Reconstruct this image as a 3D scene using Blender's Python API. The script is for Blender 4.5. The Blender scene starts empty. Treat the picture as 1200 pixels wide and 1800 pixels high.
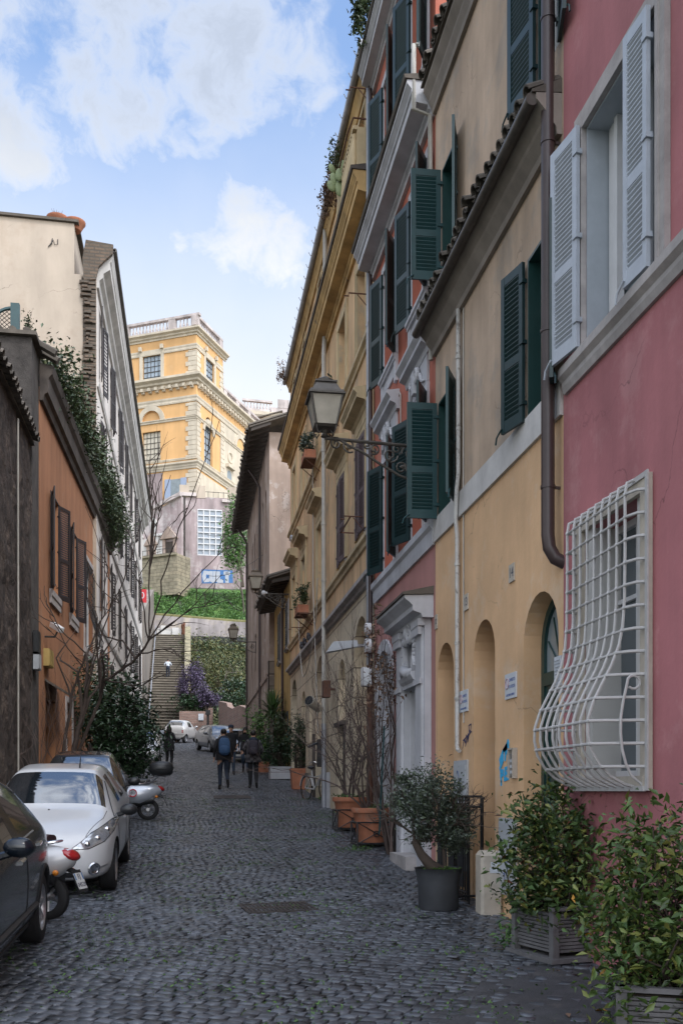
import bpy, bmesh, math, random
import numpy as np
from mathutils import Vector, Matrix
from mathutils.geometry import tessellate_polygon, delaunay_2d_cdt
from mathutils.bvhtree import BVHTree
from mathutils import noise as mnoise
random.seed(7); RNG = np.random.default_rng(7)
R = math.radians; PI = math.pi
S = bpy.context.scene; COL = S.collection
# ---------------------------------------------------------------- measuring helpers (survey of the street from the photograph)
F = 1700.0; H = 1.75; ANG = math.atan(.15706); SA, CA = math.sin(ANG), math.cos(ANG)
def ray(px, py):
    u = (px-600)/F; v = (1390-py)/F
    return Vector((SA+u*CA, CA-u*SA, v))
def at(px, py, t): return ray(px, py)*t + Vector((0, 0, H))
GY = [-60, -20, 0, 8, 13, 20, 28, 40, 66, 78, 90]
GZ = [-.9, -.4, 0, .28, .52, 1.02, 1.72, 2.75, 4.97, 5.95, 6.3]
_gy = np.arange(-60, 90.1, .25); _gz = np.interp(_gy, GY, GZ); _k = np.hanning(25); _k /= _k.sum()
_gz = np.convolve(np.pad(_gz, 12, mode='edge'), _k, mode='valid')
def g(y): return float(np.interp(y, _gy, _gz))
def onG(px, py):
    d = ray(px, py); t = 5.0
    for i in range(4000):
        if H+d.z*t <= g(d.y*t): break
        t += .02
    return Vector((d.x*t, d.y*t, g(d.y*t)))
# ---------------------------------------------------------------- objects
def tag(o, label=None, cat=None, group=None, kind=None):
    if label: o['label'] = label
    if cat: o['category'] = cat
    if group: o['group'] = group
    if kind: o['kind'] = kind
    return o
def thing(name, label, cat, loc=(0, 0, 0), rz=0, group=None):
    o = bpy.data.objects.new(name, None); COL.objects.link(o)
    o.empty_display_size = .2
    o.location = loc; o.rotation_euler = (0, 0, rz)
    return tag(o, label, cat, group)
def top(o):
    while o.parent: o = o.parent
    return o
def copy_tree(o, parent=None):
    c = o.copy(); COL.objects.link(c); c.parent = parent
    for ch in list(o.children): copy_tree(ch, c)
    return c
class MB:
    def __init__(s): s.v = []; s.f = []; s.m = []
    def add(s, vs, fs, mat=0):
        b = len(s.v); s.v.extend([tuple(p) for p in vs])
        for f in fs: s.f.append(tuple(i+b for i in f)); s.m.append(mat)
    def quad(s, a, b, c, d, mat=0): s.add([a, b, c, d], [(0, 1, 2, 3)], mat)
    def hexa(s, P, mat=0):
        s.add(P, [(0, 3, 2, 1), (4, 5, 6, 7), (0, 1, 5, 4), (1, 2, 6, 5), (2, 3, 7, 6), (3, 0, 4, 7)], mat)
    def bx(s, x0, x1, y0, y1, z0, z1, mat=0, M=None):
        P = [(x0, y0, z0), (x1, y0, z0), (x1, y1, z0), (x0, y1, z0), (x0, y0, z1), (x1, y0, z1), (x1, y1, z1), (x0, y1, z1)]
        if M is not None: P = [M @ Vector(p) for p in P]
        s.hexa(P, mat)
    def rbx(s, x0, x1, y0, y1, z0, z1, r=.02, mat=0, M=None):
        bm = bmesh.new(); vs = [bm.verts.new(p) for p in [(x0, y0, z0), (x1, y0, z0), (x1, y1, z0), (x0, y1, z0), (x0, y0, z1), (x1, y0, z1), (x1, y1, z1), (x0, y1, z1)]]
        for f in [(0, 3, 2, 1), (4, 5, 6, 7), (0, 1, 5, 4), (1, 2, 6, 5), (2, 3, 7, 6), (3, 0, 4, 7)]: bm.faces.new([vs[i] for i in f])
        bmesh.ops.bevel(bm, geom=bm.edges[:], offset=r, segments=2, affect='EDGES', profile=.5)
        bm.verts.index_update()
        P = [v.co.copy() for v in bm.verts]
        if M is not None: P = [M @ p for p in P]
        s.add(P, [[v.index for v in f.verts] for f in bm.faces], mat); bm.free()
    def fbx(s, fr, s0, s1, n0, n1, z0, z1, mat=0):
        s.hexa([fr.p(a, n, z) for z in (z0, z1) for (a, n) in ((s0, n0), (s1, n0), (s1, n1), (s0, n1))], mat)
    def profile(s, fr, prof, s0, s1, mat=0, caps=True, miter0=0, miter1=0):
        n = len(prof)
        A = [fr.p(s0-miter0*q[0], q[0], q[1]) for q in prof]; B = [fr.p(s1+miter1*q[0], q[0], q[1]) for q in prof]
        fs = [(i, i+1, n+i+1, n+i) for i in range(n-1)]+[(n-1, 0, n, 2*n-1)]
        if caps: fs += [tuple(range(n)), tuple(range(2*n-1, n-1, -1))]
        s.add(A+B, fs, mat)
    def tube(s, pts, r, seg=6, mat=0, closed=False, caps=True):
        pts = [Vector(p) for p in pts]; n = len(pts)
        if n < 2: return
        rs = r if isinstance(r, (list, tuple)) else [r]*n
        vs = []; up = None
        for i, p in enumerate(pts):
            if closed: d = pts[(i+1) % n]-pts[i-1]
            else: d = pts[min(i+1, n-1)]-pts[max(i-1, 0)]
            if d.length < 1e-9: d = Vector((0, 0, 1))
            d.normalize()
            if up is None: up = Vector((0, 0, 1)) if abs(d.z) < .9 else Vector((1, 0, 0))
            x = up-d*up.dot(d)
            if x.length < 1e-6: x = Vector((1, 0, 0))-d*d.x
            x.normalize(); up = x; y = d.cross(x)
            for k in range(seg):
                a = 2*PI*k/seg; vs.append(p+x*(math.cos(a)*rs[i])+y*(math.sin(a)*rs[i]))
        fs = []
        for i in range(n if closed else n-1):
            j = (i+1) % n
            for k in range(seg):
                l = (k+1) % seg; fs.append((i*seg+k, i*seg+l, j*seg+l, j*seg+k))
        if caps and not closed: fs += [tuple(range(seg-1, -1, -1)), tuple((n-1)*seg+k for k in range(seg))]
        s.add(vs, fs, mat)
    def lathe(s, prof, c=(0, 0, 0), seg=16, mat=0, M=None, capt=False, capb=False):
        vs = []; n = len(prof)
        for (r, z) in prof:
            for k in range(seg):
                a = 2*PI*k/seg; p = Vector((r*math.cos(a), r*math.sin(a), z))
                if M is not None: p = M @ p
                vs.append(p+Vector(c))
        fs = [(i*seg+k, i*seg+(k+1) % seg, (i+1)*seg+(k+1) % seg, (i+1)*seg+k) for i in range(n-1) for k in range(seg)]
        if capb: fs.append(tuple(range(seg-1, -1, -1)))
        if capt: fs.append(tuple((n-1)*seg+k for k in range(seg)))
        s.add(vs, fs, mat)
    def ball(s, c, r, seg=10, rings=6, mat=0, M=None):
        r = r if isinstance(r, (tuple, list)) else (r, r, r)
        vs = []; fs = []
        for i in range(rings+1):
            th = PI*i/rings
            for k in range(seg):
                a = 2*PI*k/seg; p = Vector((r[0]*math.sin(th)*math.cos(a), r[1]*math.sin(th)*math.sin(a), r[2]*math.cos(th)))
                if M is not None: p = M @ p
                vs.append(p+Vector(c))
        for i in range(rings):
            for k in range(seg): fs.append((i*seg+k, (i+1)*seg+k, (i+1)*seg+(k+1) % seg, i*seg+(k+1) % seg))
        s.add(vs, fs, mat)
    def poly(s, fr, outer, holes=(), n=0., mat=0):
        lists = [[Vector((a, b, 0)) for a, b in l] for l in [outer]+list(holes)]
        tris = tessellate_polygon(lists); flat = [q for l in lists for q in l]
        s.add([fr.p(q.x, n, q.y) for q in flat], tris, mat)
    def slab(s, fr, outer, n0, n1, mat=0, holes=()):
        s.poly(fr, outer, holes, n1, mat)
        for l in [outer]+list(holes):
            k = len(l)
            for i in range(k):
                a, b = l[i], l[(i+1) % k]
                s.quad(fr.p(a[0], n0, a[1]), fr.p(b[0], n0, b[1]), fr.p(b[0], n1, b[1]), fr.p(a[0], n1, a[1]), mat)
    def ribbon(s, fr, pts, w, n, mat=0):
        for (a, b) in zip(pts[:-1], pts[1:]):
            a = Vector(a); b = Vector(b); d = (b-a)
            if d.length < 1e-6: continue
            d.normalize(); q = Vector((-d.y, d.x))*w*.5; a = a-d*w*.3; b = b+d*w*.3
            s.slab(fr, [tuple(a+q), tuple(a-q), tuple(b-q), tuple(b+q)], n-.004, n, mat); n += .0002
    def build(s, name, mats, parent=None, smooth=False, local=False, origin=None):
        if not isinstance(mats, (list, tuple)): mats = [mats]
        me = bpy.data.meshes.new(name)
        off = Vector((0, 0, 0))
        if parent is not None and not local: off = top(parent).location
        if origin is not None: off = Vector(origin)
        P = np.array(s.v, dtype=np.float64).reshape(-1, 3)-np.array(off)
        me.from_pydata(P.tolist(), [], s.f)
        for m in mats: me.materials.append(m)
        if len(mats) > 1: me.polygons.foreach_set('material_index', s.m)
        if smooth:
            me.polygons.foreach_set('use_smooth', [True]*len(me.polygons))
            try: me.set_sharp_from_angle(angle=R(50))
            except Exception: pass
        me.update()
        o = bpy.data.objects.new(name, me); COL.objects.link(o)
        if parent is not None: o.parent = parent
        if origin is not None: o.location = origin
        return o
class Fr:
    """a facade: s along it, n outwards from it, z up"""
    def __init__(f, ox, oy, ex, ey, nx, ny):
        l = math.hypot(ex, ey); f.o = Vector((ox, oy, 0)); f.e = Vector((ex/l, ey/l, 0)); l = math.hypot(nx, ny); f.n = Vector((nx/l, ny/l, 0))
    def p(f, s, n, z): return f.o+f.e*s+f.n*n+Vector((0, 0, z))
    def px(f, px, py, n=0.):
        d = ray(px, py); c = Vector((0, 0, H)); q = f.o+f.n*n
        t = (q-c).dot(f.n)/d.dot(f.n); w = c+d*t
        return ((w-f.o).dot(f.e), w.z)
def arch(s0, s1, z0, zs, k=12, top=None):
    r = (s1-s0)/2; c = (s0+s1)/2; h = r if top is None else top-zs
    return [(s0, z0)]+[(c-r*math.cos(PI*i/k), zs+h*math.sin(PI*i/k)) for i in range(k+1)]+[(s1, z0)]
def rect(s0, s1, z0, z1): return [(s0, z0), (s0, z1), (s1, z1), (s1, z0)]
# ---------------------------------------------------------------- materials
MATS = {}
def mat(name, col, rough=.8, var=.0, vs=1.5, streak=0., col2=None, c2s=.6, c2t=.55, bump=0., bs=60, metal=0., spec=.5, island=0., coat=0., hue=None, st=(1.7, 1.7, .22), emit=0, dist=.01, bands=None, sub=0, crack=0., peel=None):
    if name in MATS: return MATS[name]
    m = bpy.data.materials.new(name); m.use_nodes = True; nt = m.node_tree; N = nt.nodes; L = nt.links
    b = N['Principled BSDF']
    b.inputs['Roughness'].default_value = rough; b.inputs['Metallic'].default_value = metal
    b.inputs['Specular IOR Level'].default_value = spec; b.inputs['Coat Weight'].default_value = coat
    if coat: b.inputs['Coat Roughness'].default_value = .05
    c = (*col, 1); b.inputs['Base Color'].default_value = c
    geo = N.new('ShaderNodeNewGeometry'); pos = geo.outputs['Position']
    cur = None
    def noise(scale, detail=5, vec=None, rough=.6):
        n = N.new('ShaderNodeTexNoise'); n.inputs['Scale'].default_value = scale; n.inputs['Detail'].default_value = detail; n.inputs['Roughness'].default_value = rough
        L.new(vec or pos, n.inputs['Vector']); return n.outputs['Fac']
    def mr(x, a, bb, c0, c1):
        n = N.new('ShaderNodeMapRange'); n.inputs[1].default_value = a; n.inputs[2].default_value = bb; n.inputs[3].default_value = c0; n.inputs[4].default_value = c1; L.new(x, n.inputs[0]); return n.outputs[0]
    def mix(fac, A, B):
        n = N.new('ShaderNodeMix'); n.data_type = 'RGBA'
        L.new(fac, n.inputs[0])
        for s_, i in ((A, 6), (B, 7)):
            if isinstance(s_, tuple): n.inputs[i].default_value = s_
            else: L.new(s_, n.inputs[i])
        return n.outputs[2]
    def mulv(A, fac):
        n = N.new('ShaderNodeVectorMath'); n.operation = 'SCALE'
        if isinstance(A, tuple): n.inputs[0].default_value = A[:3]
        else: L.new(A, n.inputs[0])
        L.new(fac, n.inputs['Scale']); return n.outputs[0]
    cur = c
    if col2: cur = mix(mr(noise(c2s, 8, rough=.7), c2t-.04, c2t+.06, 0, 1), cur, (*col2, 1))
    if bands:
        (axis_scale, bcol, th) = bands
        w = N.new('ShaderNodeTexWave'); w.inputs['Scale'].default_value = axis_scale; w.bands_direction = 'Z'; w.inputs['Distortion'].default_value = .6; w.inputs['Detail'].default_value = 2
        L.new(pos, w.inputs['Vector']); cur = mix(mr(w.outputs['Fac'], th-.08, th+.05, 0, 1), (*bcol, 1), cur)
    if peel: cur = mix(mr(noise(peel[1], 10, rough=.72), peel[2]-.012, peel[2]+.012, 0, peel[3]), cur, (*peel[0], 1))
    if crack:
        nz = N.new('ShaderNodeTexNoise'); nz.inputs['Scale'].default_value = 1.6; nz.inputs['Detail'].default_value = 8; L.new(pos, nz.inputs['Vector'])
        ad = N.new('ShaderNodeVectorMath'); ad.operation = 'MULTIPLY_ADD'; L.new(nz.outputs['Color'], ad.inputs[0]); ad.inputs[1].default_value = (.9, .9, .9); L.new(pos, ad.inputs[2])
        vo = N.new('ShaderNodeTexVoronoi'); vo.feature = 'DISTANCE_TO_EDGE'; vo.inputs['Scale'].default_value = .75; L.new(ad.outputs[0], vo.inputs['Vector'])
        ln = mr(vo.outputs['Distance'], .0015, .007, 1, 0); mk_ = mr(noise(.45, 3), .52, .62, 0, crack)
        mm = N.new('ShaderNodeMath'); mm.operation = 'MULTIPLY'; L.new(ln, mm.inputs[0]); L.new(mk_, mm.inputs[1]); cur = mulv(cur, mr(mm.outputs[0], 0, 1, 1, .35))
    if var: cur = mulv(cur, mr(noise(vs, 7), .25, .75, 1-var, 1+var))
    if streak:
        mp = N.new('ShaderNodeMapping'); mp.inputs['Scale'].default_value = st; L.new(pos, mp.inputs[0])
        cur = mulv(cur, mr(noise(1.0, 6, mp.outputs[0]), .35, .7, 1-streak, 1+streak*.6))
    if island: cur = mulv(cur, mr(geo.outputs['Random Per Island'], 0, 1, 1-island, 1+island))
    if hue: cur = mix(mr(geo.outputs['Random Per Island'], hue[1], min(1, hue[1]+.15), 0, 1), cur, (*hue[0], 1))
    if not isinstance(cur, tuple): L.new(cur, b.inputs['Base Color'])
    if bump:
        bn = N.new('ShaderNodeBump'); bn.inputs['Strength'].default_value = bump; bn.inputs['Distance'].default_value = dist
        L.new(noise(bs, 8, rough=.65), bn.inputs['Height']); L.new(bn.outputs[0], b.inputs['Normal'])
    if sub: b.inputs['Transmission Weight'].default_value = sub
    if emit: b.inputs['Emission Color'].default_value = c; b.inputs['Emission Strength'].default_value = emit
    MATS[name] = m; return m
def brickmat(name, c1, c2, mortar, w, h, rough=.9, bump=.6, msize=.012, var=.25, axis='YZ', big=None):
    m = mat(name, c1, rough); nt = m.node_tree; N = nt.nodes; L = nt.links; b = N['Principled BSDF']
    geo = N.new('ShaderNodeNewGeometry'); sp = N.new('ShaderNodeSeparateXYZ'); cb = N.new('ShaderNodeCombineXYZ'); L.new(geo.outputs['Position'], sp.inputs[0])
    if axis == 'YZ': L.new(sp.outputs['Y'], cb.inputs['X'])
    else: L.new(sp.outputs['X'], cb.inputs['X'])
    L.new(sp.outputs['Z'], cb.inputs['Y'])
    nz = N.new('ShaderNodeTexNoise'); nz.inputs['Scale'].default_value = 3; L.new(geo.outputs['Position'], nz.inputs['Vector'])
    ad = N.new('ShaderNodeMix'); ad.data_type = 'RGBA'; ad.blend_type = 'ADD'; ad.inputs[0].default_value = .03; L.new(cb.outputs[0], ad.inputs[6]); L.new(nz.outputs['Color'], ad.inputs[7])
    bt = N.new('ShaderNodeTexBrick'); L.new(ad.outputs[2], bt.inputs['Vector'])
    bt.inputs['Color1'].default_value = (*c1, 1); bt.inputs['Color2'].default_value = (*c2, 1); bt.inputs['Mortar'].default_value = (*mortar, 1)
    bt.inputs['Scale'].default_value = 1; bt.inputs['Mortar Size'].default_value = msize; bt.inputs['Brick Width'].default_value = w; bt.inputs['Row Height'].default_value = h
    n2 = N.new('ShaderNodeTexNoise'); n2.inputs['Scale'].default_value = 1.4; n2.inputs['Detail'].default_value = 8; n2.inputs['Roughness'].default_value = .7; L.new(geo.outputs['Position'], n2.inputs['Vector'])
    mp = N.new('ShaderNodeMapRange'); mp.inputs[1].default_value = .3; mp.inputs[2].default_value = .7; mp.inputs[3].default_value = 1-var; mp.inputs[4].default_value = 1+var; L.new(n2.outputs['Fac'], mp.inputs[0])
    vm = N.new('ShaderNodeVectorMath'); vm.operation = 'SCALE'; L.new(bt.outputs['Color'], vm.inputs[0]); L.new(mp.outputs[0], vm.inputs['Scale']); L.new(vm.outputs[0], b.inputs['Base Color'])
    bn = N.new('ShaderNodeBump'); bn.inputs['Strength'].default_value = bump; bn.inputs['Distance'].default_value = .02; bn.invert = True
    L.new(bt.outputs['Fac'], bn.inputs['Height']); L.new(bn.outputs[0], b.inputs['Normal'])
    return m
M = lambda n: MATS[n]
mat('glass_dark', (.025, .03, .035), .06, spec=.9)
mat('glass_grey', (.22, .26, .28), .12, spec=.8, var=.25, vs=2)
mat('glass_mid', (.10, .12, .135), .05, spec=1.0)
mat('glass_pale', (.30, .36, .42), .2, spec=.7, var=.3, vs=.8)
mat('glass_warm', (.55, .5, .4), .25, spec=.6, var=.2, vs=.8)
mat('white_paint', (.62, .62, .63), .5, var=.08, vs=6, bump=.05)
mat('white_stucco', (.50, .50, .525), .75, var=.14, vs=3, streak=.16, bump=.12, bs=50)
mat('travertine', (.48, .43, .36), .8, var=.2, vs=6, streak=.12, bump=.2, bs=40)
mat('grey_stone', (.39, .36, .35), .85, var=.25, vs=5, streak=.2, bump=.25, bs=40)
mat('shutter_green', (.009, .030, .032), .45, var=.18, vs=8, bump=.06, bs=80)
mat('shutter_teal', (.012, .050, .054), .42, var=.15, vs=8, bump=.06, bs=80)
mat('shutter_black', (.012, .018, .021), .45, var=.2, vs=8)
mat('shutter_brown', (.018, .0125, .014), .55, var=.2, vs=8)
mat('shutter_purple', (.085, .062, .072), .6, var=.2, vs=6)
mat('shutter_white', (.41, .445, .50), .45, var=.1, vs=7, bump=.06, bs=90)
mat('frame_grey', (.36, .40, .44), .5, var=.08, vs=8)
mat('iron_black', (.015, .016, .018), .45, spec=.5, var=.2, vs=20, bump=.1)
mat('iron_white', (.45, .44, .435), .42, var=.12, vs=14, bump=.08, bs=90)
mat('pipe_brown', (.05, .033, .032), .4, var=.2, vs=6)
mat('pipe_grey', (.33, .34, .37), .45, metal=.3, var=.22, vs=5, streak=.2)
mat('pipe_pale', (.43, .41, .37), .55, var=.15, vs=4, streak=.2)
mat('rust', (.12, .055, .035), .85, var=.35, vs=14)
mat('roof_tile', (.23, .15, .10), .9, var=.4, vs=3, island=.35, bump=.3, bs=30)
mat('roof_tile_dark', (.10, .085, .07), .9, var=.4, vs=3, island=.35, bump=.3, bs=30)
mat('pink_plaster', (.40, .150, .160), .85, var=.2, vs=1.0, streak=.16, bump=.3, bs=22, col2=(.45, .20, .205), c2s=1.3, c2t=.57, crack=.6, peel=((.50, .30, .29), 1.7, .70, .6))
mat('yellow_plaster', (.68, .435, .245), .88, var=.16, vs=1.1, streak=.13, bump=.3, bs=22, col2=(.69, .49, .32), c2s=1.2, c2t=.57, crack=.6, peel=((.50, .36, .24), 1.9, .69, .7))
mat('beige_plaster', (.49, .365, .265), .88, var=.2, vs=1.2, streak=.26, bump=.35, bs=22, col2=(.41, .33, .26), c2s=1.3, c2t=.56, crack=.7, peel=((.36, .28, .21), 1.6, .66, .6))
mat('coral_plaster', (.45, .135, .085), .85, var=.2, vs=1.0, streak=.2, col2=(.46, .18, .12), c2s=1.2, c2t=.6, bump=.14, bs=35)
mat('rose_plaster', (.43, .205, .185), .87, var=.2, vs=1.0, streak=.13, bump=.14, bs=35)
mat('ochre_plaster', (.64, .43, .24), .88, crack=.8, peel=((.46, .37, .27), .9, .62, .8), var=.26, vs=.8, streak=.32, bump=.18, bs=30, col2=(.47, .37, .25), c2s=1.4, c2t=.6)
mat('ochre_trim', (.52, .41, .25), .85, var=.2, vs=2, streak=.28, bump=.15)
mat('cornice_ochre', (.50, .33, .14), .85, var=.25, vs=2, streak=.3, bump=.15, col2=(.16, .13, .1), c2s=2.2, c2t=.66)
brickmat('ochre_base', (.60, .50, .36), (.55, .47, .35), (.24, .19, .14), 1.5, .62, msize=.014, var=.28, bump=.8)
mat('mustard_plaster', (.50, .33, .11), .88, var=.2, vs=.8, streak=.3, bump=.18, col2=(.45, .33, .16), c2s=1, c2t=.6)
mat('mauve_plaster', (.36, .275, .225), .9, crack=.7, peel=((.48, .41, .37), .55, .6, .8), var=.24, vs=.5, streak=.25, bump=.2, col2=(.44, .36, .32), c2s=.5, c2t=.56)
mat('mauve_wall', (.36, .29, .29), .9, peel=((.5, .46, .44), .45, .6, .8), var=.2, vs=.4, streak=.3, bump=.2, col2=(.50, .45, .44), c2s=.35, c2t=.57)
mat('cream_plaster', (.46, .385, .31), .88, crack=.9, var=.12, vs=.5, streak=.16, bump=.12, st=(.9, .9, .25), col2=(.41, .335, .265), c2s=.5, c2t=.56)
mat('white_plaster', (.60, .555, .52), .88, var=.1, vs=.5, streak=.14, bump=.1)
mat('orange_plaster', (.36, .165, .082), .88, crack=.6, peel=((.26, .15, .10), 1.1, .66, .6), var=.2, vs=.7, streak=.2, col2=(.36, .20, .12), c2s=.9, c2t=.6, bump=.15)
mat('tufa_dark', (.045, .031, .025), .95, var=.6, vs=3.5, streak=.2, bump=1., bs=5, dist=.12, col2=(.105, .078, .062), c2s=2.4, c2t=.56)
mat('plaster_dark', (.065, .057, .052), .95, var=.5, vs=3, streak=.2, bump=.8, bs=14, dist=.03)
mat('wood_dark', (.05, .038, .03), .7, var=.3, vs=4, streak=.2)
mat('wood_old', (.085, .07, .06), .85, var=.3, vs=3, streak=.35, bump=.3, bs=30)
mat('wood_grey', (.165, .16, .163), .8, var=.3, vs=6, bump=.25, bs=40, streak=.2)
mat('door_green', (.012, .045, .042), .35, var=.15, vs=5)
mat('villa_orange', (.66, .39, .17), .88, var=.10, vs=.25, streak=.12, st=(.8, .8, .1), col2=(.68, .42, .2), c2s=.3, c2t=.6)
mat('villa_stone', (.56, .49, .385), .85, var=.14, vs=.5, streak=.18, st=(1, 1, .2))
mat('villa_parapet', (.50, .44, .42), .88, var=.22, vs=.6, streak=.3, st=(1, 1, .2))
mat('villa_white', (.56, .55, .53), .85, var=.14, vs=1)
brickmat('tower_quoin', (.22, .18, .15), (.19, .16, .135), (.09, .075, .06), 1.0, .5, axis='XZ', bump=1)
brickmat('garden_brick', (.30, .185, .15), (.22, .14, .115), (.26, .21, .18), .5, .13, msize=.02, axis='XZ')
brickmat('ruin_brick', (.15, .105, .075), (.105, .08, .06), (.09, .075, .06), .36, .12, msize=.025, axis='XZ', bump=1., var=.4)
brickmat('stone_courses', (.30, .255, .18), (.24, .21, .15), (.16, .14, .1), .9, .4, axis='XZ', msize=.03, var=.4)
mat('terracotta', (.40, .155, .085), .8, var=.22, vs=6, streak=.15, bump=.12, col2=(.36, .19, .13), c2s=4, c2t=.6)
mat('soil', (.045, .035, .025), .95, var=.4, vs=20)
mat('tyre', (.012, .012, .013), .75, bump=.1)
mat('chrome', (.62, .62, .64), .15, metal=1)
mat('steel', (.42, .42, .43), .35, metal=.9, var=.2, vs=10)
mat('black_plastic', (.016, .017, .019), .4)
mat('plastic_pot', (.045, .048, .054), .5, var=.3, vs=4, bump=.08)
mat('grey_plastic', (.40, .42, .44), .5, var=.1, vs=5)
mat('beige_plastic', (.42, .38, .33), .5)
mat('red_lens', (.35, .012, .015), .15, coat=.5)
mat('amber_lens', (.6, .2, .02), .2)
mat('lens_clear', (.34, .35, .37), .1, metal=.5, coat=1, var=.35, vs=30)
mat('lamp_glass', (.40, .365, .30), .3, var=.25, vs=3)
mat('lamp_metal', (.085, .075, .065), .5, metal=.3, var=.35, vs=8, bump=.1)
mat('lamp_metal_brown', (.13, .10, .07), .55, metal=.2, var=.35, vs=8)
mat('graffiti_cyan', (.04, .40, .72), .6)
mat('graffiti_blue', (.05, .16, .38), .6)
mat('graffiti_white', (.42, .45, .50), .6, var=.1)
mat('graffiti_navy', (.03, .04, .12), .6)
mat('ink', (.06, .065, .09), .6)
mat('ink_blue', (.10, .14, .30), .6)
mat('sign_white', (.55, .58, .62), .5, var=.08, vs=10)
mat('sign_red', (.55, .03, .04), .45)
mat('sign_faded', (.42, .30, .34), .5); mat('band_white', (.55, .53, .51), .8, var=.2, vs=3, streak=.18, bump=.2, bs=40)
mat('skin', (.45, .26, .18), .55)
mat('leaf_glossy', (.055, .098, .03), .35, island=.55, hue=((.16, .17, .04), .75), spec=.4)
mat('leaf_bright', (.065, .115, .028), .4, island=.5, hue=((.15, .17, .04), .72), spec=.4)
mat('leaf_dark', (.026, .055, .024), .35, island=.6, spec=.5)
mat('leaf_silver', (.135, .165, .135), .45, island=.6, hue=((.06, .085, .045), .5))
mat('leaf_ivy', (.045, .075, .030), .45, island=.6, hue=((.075, .085, .03), .8))
mat('leaf_hill', (.12, .24, .055), .6, island=.5, hue=((.075, .16, .06), .6), var=.35, vs=.35)
mat('leaf_olive', (.14, .14, .05), .6, island=.5, hue=((.07, .10, .04), .6), var=.4, vs=.4)
mat('leaf_yellow', (.42, .20, .02), .5, island=.3)
mat('leaf_red', (.16, .055, .025), .5, island=.4)
mat('leaf_dry', (.16, .095, .06), .8, island=.45)
mat('flower_violet', (.15, .115, .205), .6, island=.45, hue=((.075, .06, .09), .6))
mat('bark', (.065, .048, .038), .9, var=.35, vs=10, bump=.4, bs=30)
mat('bark_grey', (.115, .095, .08), .9, var=.35, vs=10, bump=.4, bs=30)
mat('twig', (.085, .06, .052), .85, island=.3)
mat('cactus', (.22, .27, .13), .6, var=.2, vs=8)
mat('grass_blade', (.06, .13, .025), .6, island=.4)
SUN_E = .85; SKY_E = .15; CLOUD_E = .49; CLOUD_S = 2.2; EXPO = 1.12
# ---------------------------------------------------------------- camera, sky, sun
cam = bpy.data.cameras.new('camera'); co = bpy.data.objects.new('camera', cam); COL.objects.link(co)
cam.sensor_fit = 'HORIZONTAL'; cam.sensor_width = 36; cam.lens = 36*F/1200; cam.shift_y = 490/1200
cam.clip_start = .1; cam.clip_end = 2000
co.location = (0, 0, H); co.rotation_euler = (R(90), 0, -ANG); S.camera = co
SUN = Vector((.36, -.52, .78)).normalized()
sl = bpy.data.lights.new('sun', 'SUN'); so = bpy.data.objects.new('sun', sl); COL.objects.link(so)
sl.energy = SUN_E; sl.angle = R(12); sl.color = (1, .96, .91)
so.rotation_euler = SUN.to_track_quat('Z', 'Y').to_euler(); so.location = (0, 0, 60)
W = bpy.data.worlds.new('World'); S.world = W; W.use_nodes = True
nt = W.node_tree; N = nt.nodes; L = nt.links; N.clear()
out = N.new('ShaderNodeOutputWorld'); sky = N.new('ShaderNodeTexSky'); sky.sky_type = 'NISHITA'; sky.sun_disc = False
sky.sun_elevation = math.asin(SUN.z); sky.sun_rotation = math.atan2(SUN.x, SUN.y); sky.air_density = 1.0; sky.dust_density = 1.0; sky.ozone_density = 1.2
bg = N.new('ShaderNodeBackground'); L.new(sky.outputs[0], bg.inputs[0]); bg.inputs[1].default_value = SKY_E
tc = N.new('ShaderNodeTexCoord'); D0 = tc.outputs['Generated']
wn = N.new('ShaderNodeTexNoise'); wn.inputs['Scale'].default_value = 17; wn.inputs['Detail'].default_value = 6; L.new(D0, wn.inputs['Vector'])
w1 = N.new('ShaderNodeVectorMath'); w1.operation = 'MULTIPLY_ADD'; L.new(wn.outputs['Color'], w1.inputs[0]); w1.inputs[1].default_value = (.05, .05, .05); w1.inputs[2].default_value = (-.025, -.025, -.025)
w2 = N.new('ShaderNodeVectorMath'); w2.operation = 'ADD'; L.new(D0, w2.inputs[0]); L.new(w1.outputs[0], w2.inputs[1]); w3 = N.new('ShaderNodeVectorMath'); w3.operation = 'NORMALIZE'; L.new(w2.outputs[0], w3.inputs[0]); D = w3.outputs[0]
def math_(op, a, b=None, clamp=False):
    n = N.new('ShaderNodeMath'); n.operation = op; n.use_clamp = clamp
    for i, x in enumerate((a, b)):
        if x is None: continue
        if isinstance(x, (int, float)): n.inputs[i].default_value = x
        else: L.new(x, n.inputs[i])
    return n.outputs[0]
def blob(px, py, r, w):
    c = ray(px, py).normalized(); rad = math.atan(r/F)*.92
    n = N.new('ShaderNodeVectorMath'); n.operation = 'DOT_PRODUCT'; L.new(D, n.inputs[0]); n.inputs[1].default_value = c
    m = N.new('ShaderNodeMapRange'); m.inputs[1].default_value = math.cos(rad); m.inputs[2].default_value = 1; m.inputs[3].default_value = 0; m.inputs[4].default_value = w; m.clamp = True
    L.new(n.outputs['Value'], m.inputs[0]); return m.outputs[0]
dens = None
for b_ in [(60, 0, 270, .8), (250, 0, 250, .85), (380, 90, 140, 1.1), (300, 165, 90, .8), (520, 122, 110, 1.0), (455, 75, 110, .7), (10, 225, 130, 1.1), (430, 430, 115, 1.0), (500, 455, 100, .9), (340, 405, 80, .5), (310, 325, 50, .25), (30, 325, 70, .3), (1500, -200, 700, .7), (900, -900, 600, .7)]:
    x = blob(b_[0], b_[1], b_[2]*1.0, b_[3]*.72); dens = x if dens is None else math_('MAXIMUM', dens, x)
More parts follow.
